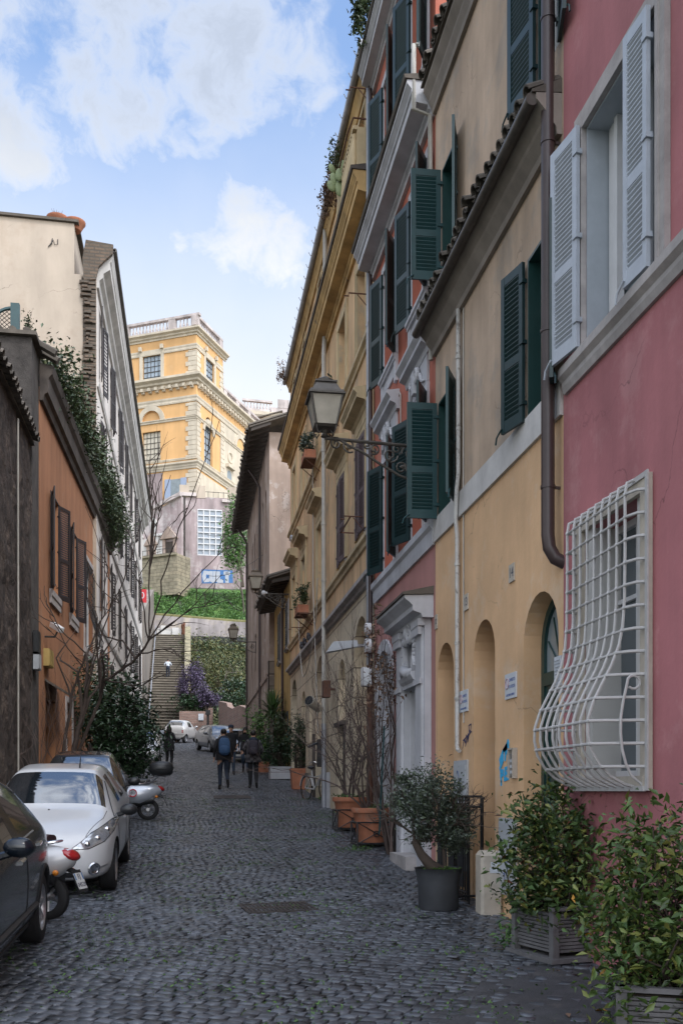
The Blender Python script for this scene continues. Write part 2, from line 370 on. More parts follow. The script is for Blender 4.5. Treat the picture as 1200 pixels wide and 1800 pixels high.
def wnoise(sc, det, rough=.62):
    n = N.new('ShaderNodeTexNoise'); n.inputs['Scale'].default_value = sc; n.inputs['Detail'].default_value = det; n.inputs['Roughness'].default_value = rough
    L.new(D, n.inputs['Vector']); return n.outputs['Fac']
fb = wnoise(13, 14, .62); fb2 = wnoise(5.3, 10, .6)
# clouds in the part of the sky outside the photograph, for the light and the reflections
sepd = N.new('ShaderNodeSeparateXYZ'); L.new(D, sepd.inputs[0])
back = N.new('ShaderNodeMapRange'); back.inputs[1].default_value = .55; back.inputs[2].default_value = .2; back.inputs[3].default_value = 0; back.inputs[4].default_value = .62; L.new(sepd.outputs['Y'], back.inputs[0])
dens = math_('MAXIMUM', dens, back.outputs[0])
d2 = math_('ADD', dens, math_('MULTIPLY', math_('SUBTRACT', fb, .5), 2.1))
d2 = math_('ADD', d2, math_('MULTIPLY', math_('SUBTRACT', fb2, .5), .6))
veil = N.new('ShaderNodeMapRange'); veil.inputs[1].default_value = .60; veil.inputs[2].default_value = .36; veil.inputs[3].default_value = .0; veil.inputs[4].default_value = .92; L.new(sepd.outputs['Z'], veil.inputs[0])
mk = N.new('ShaderNodeMapRange'); mk.interpolation_type = 'SMOOTHSTEP'; mk.inputs[1].default_value = .16; mk.inputs[2].default_value = .92; L.new(d2, mk.inputs[0])
# shading of the clouds: darker bellies where they are thick
sh = N.new('ShaderNodeMapRange'); sh.interpolation_type = 'SMOOTHSTEP'; sh.inputs[1].default_value = .42; sh.inputs[2].default_value = .85; L.new(d2, sh.inputs[0])
up = N.new('ShaderNodeMapRange'); up.inputs[1].default_value = .46; up.inputs[2].default_value = .58; L.new(sepd.outputs['Z'], up.inputs[0])
shf = math_('MULTIPLY', sh.outputs[0], up.outputs[0])
cc = N.new('ShaderNodeMix'); cc.data_type = 'RGBA'; L.new(shf, cc.inputs[0]); cc.inputs[6].default_value = (.97, .985, 1, 1); cc.inputs[7].default_value = (.55, .62, .75, 1)
dt = N.new('ShaderNodeVectorMath'); dt.operation = 'DOT_PRODUCT'; L.new(D, dt.inputs[0]); dt.inputs[1].default_value = SUN
br_ = N.new('ShaderNodeMapRange'); br_.interpolation_type = 'SMOOTHSTEP'; br_.inputs[1].default_value = .25; br_.inputs[2].default_value = 1; br_.inputs[3].default_value = CLOUD_E; br_.inputs[4].default_value = CLOUD_S; L.new(dt.outputs['Value'], br_.inputs[0])  # clouds near the out-of-view sun brightened, added fill light for the street
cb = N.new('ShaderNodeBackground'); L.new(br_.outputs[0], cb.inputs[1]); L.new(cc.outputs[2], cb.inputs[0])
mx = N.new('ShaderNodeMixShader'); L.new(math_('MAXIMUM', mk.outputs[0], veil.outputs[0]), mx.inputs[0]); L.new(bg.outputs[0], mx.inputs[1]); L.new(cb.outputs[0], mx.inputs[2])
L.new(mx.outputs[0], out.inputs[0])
S.view_settings.view_transform = 'Standard'; S.view_settings.look = 'None'; S.view_settings.gamma = 1; S.view_settings.exposure = EXPO
# ---------------------------------------------------------------- ground
def grid_mesh(name, xs, ys, zf, m, kind='structure'):
    mb = MB(); nx = len(xs)
    mb.v = [(x, y, zf(x, y)) for y in ys for x in xs]
    mb.f = [(j*nx+i, j*nx+i+1, (j+1)*nx+i+1, (j+1)*nx+i) for j in range(len(ys)-1) for i in range(nx-1)]; mb.m = [0]*len(mb.f)
    o = mb.build(name, m, smooth=True); return tag(o, kind=kind)
mat('earth', (.06, .055, .045), .95, var=.3, vs=.4)
mat('joint_dirt', (.030, .030, .031), .95, var=.5, vs=4, col2=(.06, .10, .025), c2s=1.2, c2t=.53, bump=.6, bs=60)
mat('worn_asphalt', (.05, .05, .053), .9, var=.45, vs=5, bump=1., bs=45, col2=(.075, .07, .065), c2s=6, c2t=.6)
mat('cobble', (.080, .087, .101), .37, var=.34, vs=.6, island=.3, bump=.3, bs=45, spec=.5)
TZ = ([-400, -20, 0, 66, 78, 82, 86, 103, 106, 106.3, 113, 118, 135, 400], [-2, -.6, -.25, 4.6, 5.7, 6.1, 7.4, 16.6, 17.3, 19.6, 25.2, 26.2, 38, 45])
def tz(x, y):
    if y < 78 and abs(x) < 11: return g(y)-.16
    z = float(np.interp(y, *TZ))
    if 84 < y < 102 or 107 < y < 112: z += .25*math.sin(x*.7+y*.5)*math.sin(y*.31+x*.13)
    return z-(.1 if y < 78 else 0)
grid_mesh('ground', [-300, -120, -60, -40]+list(range(-30, 31, 2))+[40, 60, 120, 300], [-400, -100, -20]+[-10+2*i for i in range(44)]+[78+i*1.0 for i in range(62)]+[160, 200, 400], tz, mat('hill_soil', (.075, .08, .055), .95, var=.4, vs=.5))
grid_mesh('roadbed', [-6, -3.6, -2, 0, 2, 3.45, 6], [-14+.5*i for i in range(190)], lambda x, y: g(y)-.012, M('joint_dirt'))
def cobbles():
    p = .116; th = R(-27); c, s_ = math.cos(th), math.sin(th)
    I, J = np.meshgrid(np.arange(-420, 640), np.arange(-320, 700))
    I = I.ravel().astype(float); J = J.ravel().astype(float)
    u = (I+.5*(J % 2)*.6)*p; v = J*p*.93
    n = len(u); u = u+RNG.normal(0, .006, n)
    x = u*c-v*s_; y = u*s_+v*c+6
    x = x+.10*np.sin(y*.9+.6*x)+.05*np.sin(y*2.3); y = y+.10*np.sin(x*1.3+y*.25)+.04*np.sin(x*3.1+1)
    k = (x > -3.75) & (x < 3.42) & (y > 2.2) & (y < 77)
    # worn patch by the planters, where the setts lie under asphalt
    bald = (((x-2.9)/1.1)**2+((y-5.9)/1.7)**2 < 1+.35*np.sin(x*5+y*4)) & (RNG.random(n) < .62)
    k &= ~bald
    x, y = x[k], y[k]; n = len(x)
    hw = p*.5-.0048+RNG.normal(0, .003, n); hd = p*.93*.5-.0048+RNG.normal(0, .003, n)
    ang = th+RNG.normal(0, .06, n); z = np.interp(y, _gy, _gz)+RNG.normal(0, .002, n)
    tx = RNG.normal(0, .02, n); ty = RNG.normal(0, .02, n); slope = (np.interp(y+.2, _gy, _gz)-np.interp(y-.2, _gy, _gz))/.4
    V = np.zeros((n, 12, 3))
    sg = [(-1, -1), (1, -1), (1, 1), (-1, 1)]
    for li, (sc, dz) in enumerate(((1.0, -.03), (1.0, .0), (.95, .0032))):
        for q, (a, b) in enumerate(sg):
            lx = a*hw*sc+RNG.normal(0, .004, n)*(li > 0); ly = b*hd*sc+RNG.normal(0, .004, n)*(li > 0)
            X = lx*np.cos(ang)-ly*np.sin(ang); Y = lx*np.sin(ang)+ly*np.cos(ang)
            V[:, li*4+q, 0] = x+X; V[:, li*4+q, 1] = y+Y; V[:, li*4+q, 2] = z+dz+tx*X+(ty+slope)*Y
    fl = []
    for l in (0, 4):
        for q in range(4): fl.append((l+q, l+(q+1) % 4, l+4+(q+1) % 4, l+4+q))
    fl.append((8, 9, 10, 11)); fl = np.array(fl)
    Fa = (fl[None]+12*np.arange(n)[:, None, None]).reshape(-1, 4)
    return quad_mesh('cobbled_street', V.reshape(-1, 3), Fa, M('cobble'))
def quad_mesh(name, V, Fa, m, parent=None, smooth=False):
    me = bpy.data.meshes.new(name); k = Fa.shape[1]
    if parent is not None: V = V-np.array(top(parent).location)
    me.vertices.add(len(V)); me.vertices.foreach_set('co', V.astype(np.float32).ravel())
    me.loops.add(Fa.size); me.loops.foreach_set('vertex_index', Fa.astype(np.int32).ravel())
    me.polygons.add(len(Fa)); me.polygons.foreach_set('loop_start', np.arange(0, Fa.size, k, dtype=np.int32))
    me.polygons.foreach_set('loop_total', np.full(len(Fa), k, dtype=np.int32))
    if smooth: me.polygons.foreach_set('use_smooth', np.ones(len(Fa), dtype=bool))
    me.materials.append(m); me.update(calc_edges=True); me.validate()
    o = bpy.data.objects.new(name, me); COL.objects.link(o)
    if parent is not None: o.parent = parent
    return o
cs = cobbles(); tag(cs, kind='structure')
ap = MB()
for (cx, cy, rx, ry) in ((2.75, 5.9, 1.1, 1.7),):
    ring = [(cx+rx*math.cos(a)*(1+.12*math.sin(5*a)), cy+ry*math.sin(a)*(1+.1*math.cos(4*a))) for a in [2*PI*i/40 for i in range(40)]]
    ring = [(min(x, 3.39), y) for x, y in ring]
    ap.add([(x, y, g(y)+.002) for x, y in ring]+[(cx, cy, g(cy)+.004)], [(i, (i+1) % 40, 40) for i in range(40)])
tag(ap.build('asphalt_patch', M('worn_asphalt')), kind='structure')
# ---------------------------------------------------------------- leaves, tufts, twigs (numpy)
def leaves_mesh(name, C, size, m, parent=None, up=.35, asp=.45, rng=None, out=None):
    """folded leaf of two triangles at each point of C"""
    rng = rng or RNG; n = len(C); C = np.asarray(C, float)
    nr = rng.normal(0, 1, (n, 3)); nr[:, 2] = np.abs(nr[:, 2])+up
    if out is not None: nr += out
    nr /= np.linalg.norm(nr, axis=1)[:, None]
    ax = np.cross(nr, rng.normal(0, 1, (n, 3))); ax /= np.linalg.norm(ax, axis=1)[:, None]
    sd = np.cross(nr, ax); sz = size*(.5+1.0*rng.random(n)**1.5)[:, None]
    V = np.zeros((n, 4, 3)); V[:, 0] = C-ax*sz*.5; V[:, 2] = C+ax*sz*.5-nr*sz*.1
    V[:, 1] = C+sd*sz*asp*.5+nr*sz*.10-ax*sz*.05; V[:, 3] = C-sd*sz*asp*.5+nr*sz*.10-ax*sz*.05
    fl = np.array([(0, 1, 2), (0, 2, 3)]); Fa = (fl[None]+4*np.arange(n)[:, None, None]).reshape(-1, 3)
    return quad_mesh(name, V.reshape(-1, 3), Fa, m, parent)
def clumped(n, K, center, radii, spread=.22, shell=.55, rng=None, zmin=None):
    rng = rng or RNG; center = np.array(center); radii = np.array(radii, float)
    q = rng.normal(0, 1, (K, 3)); q /= np.linalg.norm(q, axis=1)[:, None]; q *= (shell+(1-shell)*rng.random(K))[:, None]
    cl = q*radii; w = rng.uniform(.4, 1.6, K); w /= w.sum()
    idx = rng.choice(K, n, p=w); P = cl[idx]+rng.normal(0, 1, (n, 3))*radii*spread*rng.uniform(.6, 1.2, (K, 1))[idx]
    P = P+center
    if zmin is not None: P[:, 2] = np.maximum(P[:, 2], zmin)
    return P, cl+center
def grow(mb, p, d, l, r, depth, rng, spread=.5, up=.15, kids=(2, 3), tips=None, shrink=.72, wob=.18, mat=0, seg=5):
    """a branch with children"""
    p = Vector(p); d = Vector(d).normalized(); pts = [p.copy()]; q = p.copy(); k = 4
    for i in range(k):
        d = (d+Vector((rng.normal(0, wob), rng.normal(0, wob), rng.normal(0, wob)+up*.3))).normalized(); q = q+d*(l/k); pts.append(q.copy())
    r1 = r*(.62 if depth else .3); mb.tube(pts, [r+(r1-r)*i/k for i in range(k+1)], seg=max(3, seg), mat=mat, caps=False)
    if depth == 0:
        if tips is not None: tips.append(q)
        return
    for j in range(rng.integers(kids[0], kids[1]+1)):
        t = rng.integers(2, k+1) if j else k
        dd = (d+Vector(rng.normal(0, spread, 3))+Vector((0, 0, up))).normalized()
        grow(mb, pts[t], dd, l*shrink*rng.uniform(.75, 1.15), r1*(1 if t == k else .8), depth-1, rng, spread, up, kids, tips, shrink, wob, mat, max(3, seg-1))
# ---------------------------------------------------------------- building kit
RF = Fr(3.4, 0, 0, 1, -1, 0)            # right-hand street front
TF = Fr(3.2, 0, 0, 1, -1, 0)            # tower further up on the right
LW = Fr(-3.2, 0, 0, 1, 1, 0)            # white block on the left
LO = Fr(-3.6-.027*24.4*-0, 24.4, .027, 1, 1, -.027)   # orange house: s from its near end
LD = Fr(-3.6, 0, 0, 1, 1, 0)            # dark wall on the left
def leaf(fr, parent, hs, dr, th, w, z0, z1, m, n0=.03, t=.035, pitch=.05, mids=(.42,), name='shutter', hinge=True):
    mb = MB(); a = R(th); e = fr.e*dr*math.cos(a)+fr.n*math.sin(a); k = Vector((0, 0, 1)).cross(e); o = fr.p(hs, n0, 0)
    if k.dot(fr.n) < 0 and th < 90: k = -k
    B = Matrix(((e.x, k.x, 0, o.x), (e.y, k.y, 0, o.y), (e.z, k.z, 1, 0), (0, 0, 0, 1)))
    st = min(.075, w*.16)
    mb.bx(0, st, 0, t, z0, z1, 0, B); mb.bx(w-st, w, 0, t, z0, z1, 0, B)
    rails = [(z0, z0+.12), (z1-.09, z1)]+[(z0+(z1-z0)*q-.04, z0+(z1-z0)*q+.05) for q in mids]
    rails.sort()
    for (a0, a1) in rails: mb.bx(st, w-st, .002, t-.002, a0, a1, 0, B)
    for (r0, r1) in zip(rails[:-1], rails[1:]):
        lo, hi = r0[1], r1[0]; n = max(3, int((hi-lo)/pitch))
        for i in range(n):
            z = lo+(hi-lo)*(i+.5)/n; hgt = (hi-lo)/n*.52
            P = [B @ Vector(q) for q in [(st, .004, z-hgt), (w-st, .004, z-hgt), (w-st, t-.006, z+hgt*.42), (st, t-.006, z+hgt*.42), (st, .004, z-hgt+.009), (w-st, .004, z-hgt+.009), (w-st, t-.006, z+hgt*.42+.009), (st, t-.006, z+hgt*.42+.009)]]
            mb.hexa(P)
    if hinge:
        for q in (.12, .5, .88):
            mb.bx(-.02, .05, -.012, t+.012, z0+(z1-z0)*q-.02, z0+(z1-z0)*q+.02, 0, B)
        mb.tube([B @ Vector((w-.03, t+.01, z0+.05)), B @ Vector((w+.05, t+.02, z0-.02)), B @ Vector((w+.07, t+.02, z0-.09))], .01, 5)
    return mb.build(name, m, parent)
def window(fr, house, s0, s1, z0, z1, depth=.2, fm='white_paint', gm='glass_dark', cross=(.33,), leaves=None, lm='shutter_green', lw=None, sur=None, sill=None, pitch=.05, mull=True, lz=(0, 0), curtain=None):
    mb = MB(); d = -depth; b = .055
    mb.fbx(fr, s0, s0+b, d, d+.06, z0, z1); mb.fbx(fr, s1-b, s1, d, d+.06, z0, z1)
    mb.fbx(fr, s0+b, s1-b, d, d+.06, z0, z0+b); mb.fbx(fr, s0+b, s1-b, d, d+.06, z1-b, z1)
    c = (s0+s1)/2
    if mull: mb.fbx(fr, c-.04, c+.04, d, d+.065, z0+b, z1-b)
    for q in cross:
        z = z1-(z1-z0)*q; mb.fbx(fr, s0+b, s1-b, d+.004, d+.05, z-.018, z+.018)
    w = mb.build('window', M(fm), house)
    mb = MB(); mb.fbx(fr, s0, s1, d-.02, d+.015, z0, z1); mb.build('pane', M(gm), w)
    if curtain:
        mb = MB()
        for q in range(2):
            a0 = s0+.07 if q == 0 else c+.06; a1 = c-.06 if q == 0 else s1-.07
            mb.fbx(fr, a0, a1, d+.017, d+.02, z0+.08, z1-.08)
        mb.build('curtain', M(curtain), w)
    if leaves:
        lw = lw or (s1-s0)/2
        thf, thn = leaves
        if thf is not None: leaf(fr, w, s1, -1, thf, lw, z0+lz[0], z1+lz[1], M(lm), pitch=pitch)
        if thn is not None: leaf(fr, w, s0, 1, thn, lw, z0+lz[0], z1+lz[1], M(lm), pitch=pitch)
    if sur:
        ww, n, sm = sur; mb = MB()
        mb.fbx(fr, s0-ww, s0, 0.002, n, z0-.0, z1+ww); mb.fbx(fr, s1, s1+ww, .002, n, z0-.0, z1+ww); mb.fbx(fr, s0, s1, .002, n-.003, z1, z1+ww)
        mb.fbx(fr, s0-ww*.5, s0-ww*.3, n, n+.015, z0, z1+ww*.4); mb.fbx(fr, s1+ww*.3, s1+ww*.5, n, n+.015, z0, z1+ww*.4)
        mb.build('surround', M(sm), w)
    if sill:
        ov, n, h, sm = sill; mb = MB()
        mb.profile(fr, [(-depth+.05, z0-h), (n*.7, z0-h), (n*.7, z0-h*.55), (n, z0-h*.45), (n, z0+.004), (-depth+.05, z0+.012)], s0-ov, s1+ov)
        mb.build('sill', M(sm), w)
    return w
def shell(house, fr, s0, s1, z0, z1, holes, m, depth=.45, back=7.0, name='wall', trimz=None):
    """front with openings and their reveals, plus closed sides, back and top"""
    hd = [l if isinstance(l, tuple) else (l, depth) for l in holes]
    mb = MB(); mb.poly(fr, rect(s0, s1, z0, z1), [l for l, _ in hd], 0)
    for l, dp in hd:
        k = len(l)
        for i in range(k):
            a, b = l[i], l[(i+1) % k]; mb.quad(fr.p(a[0], 0, a[1]), fr.p(b[0], 0, b[1]), fr.p(b[0], -dp, b[1]), fr.p(a[0], -dp, a[1]))
        mb.poly(fr, l, (), -dp)
    if back:
        a, b = s0+.004, s1-.004
        mb.quad(fr.p(a, -.001, z0), fr.p(a, -.001, z1), fr.p(a, -back, z1), fr.p(a, -back, z0)); mb.quad(fr.p(b, -.001, z0), fr.p(b, -.001, z1), fr.p(b, -back, z1), fr.p(b, -back, z0))
        mb.quad(fr.p(a, -back, z0), fr.p(b, -back, z0), fr.p(b, -back, z1), fr.p(a, -back, z1)); mb.quad(fr.p(a, -.001, z1), fr.p(b, -.001, z1), fr.p(b, -back, z1), fr.p(a, -back, z1))
    return mb.build(name, m, house)
def pantiles(mb, fr, s0, s1, n0, z0, n1, z1, pitch=.2, r=.075, rng=None):
    """rows of half-round tiles running down from (n0,z0) to the edge (n1,z1)"""
    rng = rng or RNG; n = int((s1-s0)/pitch)
    for i in range(n):
        s = s0+(i+.5)*pitch+rng.normal(0, .012); dn = rng.normal(0, .03); dz = rng.normal(0, .008)
        A = fr.p(s, n0, z0+dz); B = fr.p(s+rng.normal(0, .01), n1+dn, z1+dz); d = (B-A).normalized(); sd = fr.e; upv = d.cross(sd)
        if upv.z < 0: upv = -upv
        vs = []
        for (c, rr) in ((A, r*.85), (B, r)):
            for ri in (rr, rr-.016):
                for k in range(7):
                    a = PI*k/6; vs.append(c+sd*(math.cos(a)*ri)+upv*(math.sin(a)*ri))
        fs = []
        for k in range(6): fs += [(k, k+1, 14+k+1, 14+k), (7+k, 21+k, 21+k+1, 7+k+1), (14+k, 14+k+1, 21+k+1, 21+k)]
        fs += [(0, 14, 21, 7), (6, 13, 27, 20)]
        mb.add(vs, fs)
        if i < n-1:       # channel tile between
            q = s+pitch*.5; A = fr.p(q, n0, z0+.0); B = fr.p(q, n1-.02+dn*.5, z1+.0); vs = []
            for c in (A, B):
                for k in range(5):
                    a = PI+PI*k/4; vs.append(c+sd*(math.cos(a)*r*.95)+upv*(math.sin(a)*r*.5+.03))
                for k in range(5):
                    a = PI+PI*k/4; vs.append(c+sd*(math.cos(a)*r*.95)+upv*(math.sin(a)*r*.5+.012))
            mb.add(vs, [(k, k+1, 10+k+1, 10+k) for k in range(4)]+[(5+k, 15+k, 15+k+1, 5+k+1) for k in range(4)]+[(10+k, 10+k+1, 15+k+1, 15+k) for k in range(4)])
def text(mb, s, size, Mx, mat_=0, align='CENTER', ext=.002):
    cu = bpy.data.curves.new('lettering', 'FONT'); cu.body = s; cu.size = size; cu.align_x = align; cu.align_y = 'CENTER'; cu.extrude = ext; cu.resolution_u = 3
    o = bpy.data.objects.new('lettering', cu); COL.objects.link(o); dg = bpy.context.evaluated_depsgraph_get(); me = o.evaluated_get(dg).to_mesh()
    mb.add([Mx @ v.co for v in me.vertices], [tuple(p.vertices) for p in me.polygons], mat_)
    o.to_mesh_clear() if False else None
    bpy.data.objects.remove(o); bpy.data.curves.remove(cu)
def frM(fr, s, n, z):
    """matrix with x along the reading direction of the facade, y up, z outwards"""
    x = Vector((0, 0, 1)).cross(fr.n); o = fr.p(s, n, z)
    return Matrix(((x.x, 0, fr.n.x, o.x), (x.y, 0, fr.n.y, o.y), (0, 1, 0, o.z), (0, 0, 0, 1)))
def scroll(fr, s, n, z, r, turns=1.4, a0=0, sgn=1, k=22, shrink=.8):
    return [fr.p(s+sgn*r*(1-shrink*i/k)*math.cos(a0+2*PI*turns*i/k), n, z+r*(1-shrink*i/k)*math.sin(a0+2*PI*turns*i/k)) for i in range(k+1)]
# ================================================================ PINK HOUSE (nearest, right)
P0, P1 = -1.0, 8.48
pink = thing('pink_house', 'pink plastered house nearest on the right with white louvred shutters and bulging white window grille', 'house', RF.p(4, 0, 0))
UW = (6.62, 7.96, 5.58, 7.5); LWi = (6.86, 7.98, 1.86, 4.0)
shell(pink, RF, P0, P1, -1, 15, [rect(*UW), rect(*LWi), rect(2.5, 3.8, 5.58, 7.5), rect(6.62, 7.96, 9.4, 11.2)], M('pink_plaster'), depth=.4)
mb = MB(); mb.profile(RF, [(0.001, 5.36), (.03, 5.36), (.05, 5.42), (.05, 5.46), (.09, 5.50), (.09, 5.575), (0.001, 5.585)], P0, P1-.08); mb.build('string_course', M('grey_stone'), pink)
w = window(RF, pink, *UW, depth=.3, fm='frame_grey', gm='glass_grey', leaves=None, sur=(.15, .05, 'grey_stone'), cross=())
leaf(RF, w, 7.96, -1, 171, .44, 5.60, 7.52, M('shutter_white'), n0=.06, pitch=.042, mids=(.4,)); leaf(RF, w, 6.66, 1, 4, .34, 5.60, 7.52, M('shutter_white'), n0=.06, pitch=.042, mids=(.4,))
mb = MB()
for (a, b) in ((UW[0], UW[0]+.02), (UW[1]-.02, UW[1])): mb.fbx(RF, a, b, -.28, .0, UW[2], UW[3])
mb.fbx(RF, UW[0]+.02, UW[1]-.02, -.28, 0, UW[3]-.02, UW[3]); mb.build('jamb_lining', M('frame_grey'), w)
mb = MB(); mb.fbx(RF, 7.72, 7.78, -.235, -.17, UW[2], UW[3]); mb.fbx(RF, 7.78, 7.92, -.235, -.19, UW[2], UW[3]-.02); mb.fbx(RF, 7.2, 7.26, -.235, -.17, UW[2], UW[3]); mb.build('casement', M('white_paint'), w)
window(RF, pink, 6.62, 7.96, 9.4, 11.2, depth=.3, fm='frame_grey', gm='glass_grey', leaves=(170, 168), lm='shutter_white', lw=.5, sur=(.15, .05, 'grey_stone'))
w = window(RF, pink, *LWi, depth=.28, fm='white_paint', gm='glass_mid', cross=(.3,))
mb = MB()
mb.fbx(RF, 6.74, 6.86, .003, .045, 1.75, 4.12); mb.fbx(RF, 7.98, 8.09, .003, .045, 1.75, 4.12); mb.fbx(RF, 6.86, 7.98, .003, .044, 4.0, 4.12); mb.fbx(RF, 6.78, 8.05, -.2, .06, 1.76, 1.86)
mb.build('surround', M('travertine'), w)
mb = MB()
for (a, b) in ((LWi[0], LWi[0]+.14), (LWi[1]-.14, LWi[1])): mb.fbx(RF, a, b, -.27, -.002, LWi[2], LWi[3])
mb.build('jamb_lining', M('villa_white'), w)
# bulging grille
gz = [4.12, 4.09, 4.0, 3.6, 3.2, 3.0, 2.85, 2.7, 2.55, 2.42, 2.3, 2.18, 2.06, 1.95, 1.86, 1.80, 1.775]
gn = [.05, .115, .13, .13, .135, .15, .18, .24, .32, .385, .425, .43, .405, .34, .25, .14, .05]
mb = MB(); sA, sB = 6.74, 8.09
bars = [6.93+i*(8.07-6.93)/8 for i in range(9)]
for s in bars: mb.tube([RF.p(s, n, z) for n, z in zip(gn, gz)], .0125, 6)
for s, dr in ((6.80, 1), (8.075, -1)):     # end scrolls
    pts = [RF.p(s, .05+.0, 1.79)]+[RF.p(s, .05+.75*(n-.05)*.62, z) for n, z in list(zip(gn, gz))[::-1][2:9]]
    q = pts[-1]; pts += [q+RF.n*(-.0+.05*math.cos(a)-.05)+Vector((0, 0, .05*math.sin(a)+.01)) for a in [i*.55 for i in range(1, 11)]]
    mb.tube(pts, .011, 6)
for i in range(13):
    z = 1.93+i*(4.0-1.93)/12; n = float(np.interp(z, gz[::-1], gn[::-1]))
    mb.tube([RF.p(sA+.02, .03, z), RF.p(sA+.02+min(.1, n*.3), n*.75, z), RF.p(sA+.16, n, z), RF.p(sB-.05, n, z), RF.p(sB-.02, n*.8, z), RF.p(sB-.015, .03, z)], .0125, 6)
    for s in bars: mb.ball(RF.p(s, n, z), .019, 6, 4)
mb.fbx(RF, sA-.03, sA+.012, .047, .06, 1.75, 4.13); mb.fbx(RF, sB-.012, sB+.03, .047, .06, 1.75, 4.13); mb.fbx(RF, sA+.012, sB-.012, .047, .058, 4.09, 4.13); mb.fbx(RF, sA+.012, sB-.012, .047, .075, 1.745, 1.785)
mb.build('window_grille', M('iron_white'), w, smooth=True)
mb = MB(); mb.tube([RF.p(8.56, .12, 14), RF.p(8.56, .12, 4.12), RF.p(8.55, .11, 4.0), RF.p(8.53, .06, 3.9), RF.p(8.5, -.05, 3.84)], .062, 14)
for z in (4.55, 6.0, 7.75, 8.9): mb.tube([RF.p(8.56, .12, z), RF.p(8.56, .12, z+.03)], .069, 14); mb.fbx(RF, 8.55, 8.57, .0, .12, z, z+.025)
mb.build('drainpipe', M('pipe_brown'), pink, smooth=True)
mb = MB(); mb.fbx(RF, P0, P1, -.3, .25, 15, 15.3); mb.build('roof', M('roof_tile'), pink)
# ================================================================ YELLOW HOUSE
Y0, Y1 = 8.48, 13.17
yel = thing('yellow_house', 'narrow yellow house with three arched openings, white band and green shutters', 'house', RF.p(10.5, 0, 0))
A3, A2, A1 = arch(12.22, 13.06, -.4, 3.32, top=3.74), arch(10.5, 11.33, -.4, 3.33, top=3.75), arch(8.60, 9.56, -.4, 3.22, top=3.70)
shell(yel, RF, Y0, Y1, -1, 5.21, [A3, A2, (A1, .5)], M('yellow_plaster'), depth=.9, name='lower_wall')
W2 = [(12.15, 13.0, 5.54, 7.1), (8.74, 9.43, 5.54, 7.15)]; W3 = [(12.08, 12.8, 8.7, 10.2), (8.55, 9.13, 8.72, 10.25)]
shell(yel, RF, Y0, Y1, 5.21, 11.6, [rect(*q) for q in W2+W3], M('beige_plaster'), depth=.35, name='upper_wall')
mb = MB(); mb.fbx(RF, Y0+.003, Y1-.003, .002, .035, 5.215, 5.53); mb.build('band', M('band_white'), yel)
def eave(house, fr, s0, s1, z, h, n, tn, cm='beige_plaster', tm='roof_tile_dark', gut=None, pitch=.19, r=.075):
    mb = MB(); mb.profile(fr, [(0.001, z), (.05, z), (.06, z+h*.2), (n*.55, z+h*.45), (n*.6, z+h*.55), (n, z+h*.85), (n, z+h), (0.001, z+h+.02)], s0, s1); mb.build('cornice', M(cm), house)
    mb = MB(); mb.hexa([fr.p(s0, 0.001, z+h+.03), fr.p(s1, .001, z+h+.03), fr.p(s1, n+.04, z+h+.005), fr.p(s0, n+.04, z+h+.005), fr.p(s0, .001, z+h+.16), fr.p(s1, .001, z+h+.16), fr.p(s1, n+.04, z+h+.03), fr.p(s0, n+.04, z+h+.03)])
    pantiles(mb, fr, s0, s1, .0, z+h+.17, tn, z+h+.04, pitch, r); mb.build('roof_tiles', M(tm), house)
mat('cornice_grey', (.26, .225, .195), .85, var=.2, vs=3, streak=.2, bump=.15)
eave(yel, RF, Y0+.03, Y1-.01, 7.82, .36, .25, .34, 'cornice_grey')
mb = MB(); mb.tube([RF.p(Y0+.05, .285, 8.13), RF.p(Y1-.02, .285, 8.11)], .06, 10); mb.build('gutter', M('lamp_metal'), yel, smooth=True)
eave(yel, RF, Y0+.03, Y1-.02, 11.2, .34, .18, .27, 'cornice_grey')
mb = MB(); mb.fbx(RF, Y0+.01, Y1-.01, -.3, .0, 11.6, 11.7); mb.fbx(RF, Y0+.01, Y1-.01, -4, -.02, 11.58, 11.75); mb.build('roof', M('roof_tile_dark'), yel)
w = window(RF, yel, *W2[0], depth=.22, leaves=None); leaf(RF, w, 12.99, -1, 92, .42, 5.5, 7.09, M('shutter_teal')); leaf(RF, w, 12.16, 1, 152, .42, 5.5, 7.08, M('shutter_teal'))
w = window(RF, yel, *W2[1], depth=.2, leaves=None, cross=(.3,)); leaf(RF, w, 9.43, -1, 166, .40, 5.5, 7.13, M('shutter_green')); leaf(RF, w, 8.74, 1, 158, .40, 5.5, 7.13, M('shutter_green'))
w = window(RF, yel, *W3[0], depth=.22, leaves=None); leaf(RF, w, 12.79, -1, 92, .41, 8.68, 10.18, M('shutter_teal')); leaf(RF, w, 12.09, 1, 160, .40, 8.68, 10.2, M('shutter_teal'))
w = window(RF, yel, *W3[1], depth=.22, leaves=None); leaf(RF, w, 9.12, -1, 170, .52, 8.70, 10.25, M('shutter_green')); leaf(RF, w, 8.56, 1, 165, .4, 8.7, 10.25, M('shutter_green'))
for q in W2+W3:
    mb = MB()
    for (a, b) in ((q[0], q[0]+.03), (q[1]-.03, q[1])): mb.fbx(RF, a, b, -.19, .004, q[2], q[3])
    mb.fbx(RF, q[0]+.03, q[1]-.03, -.19, .003, q[3]-.03, q[3]); mb.build('jamb_lining', M('door_green'), yel)
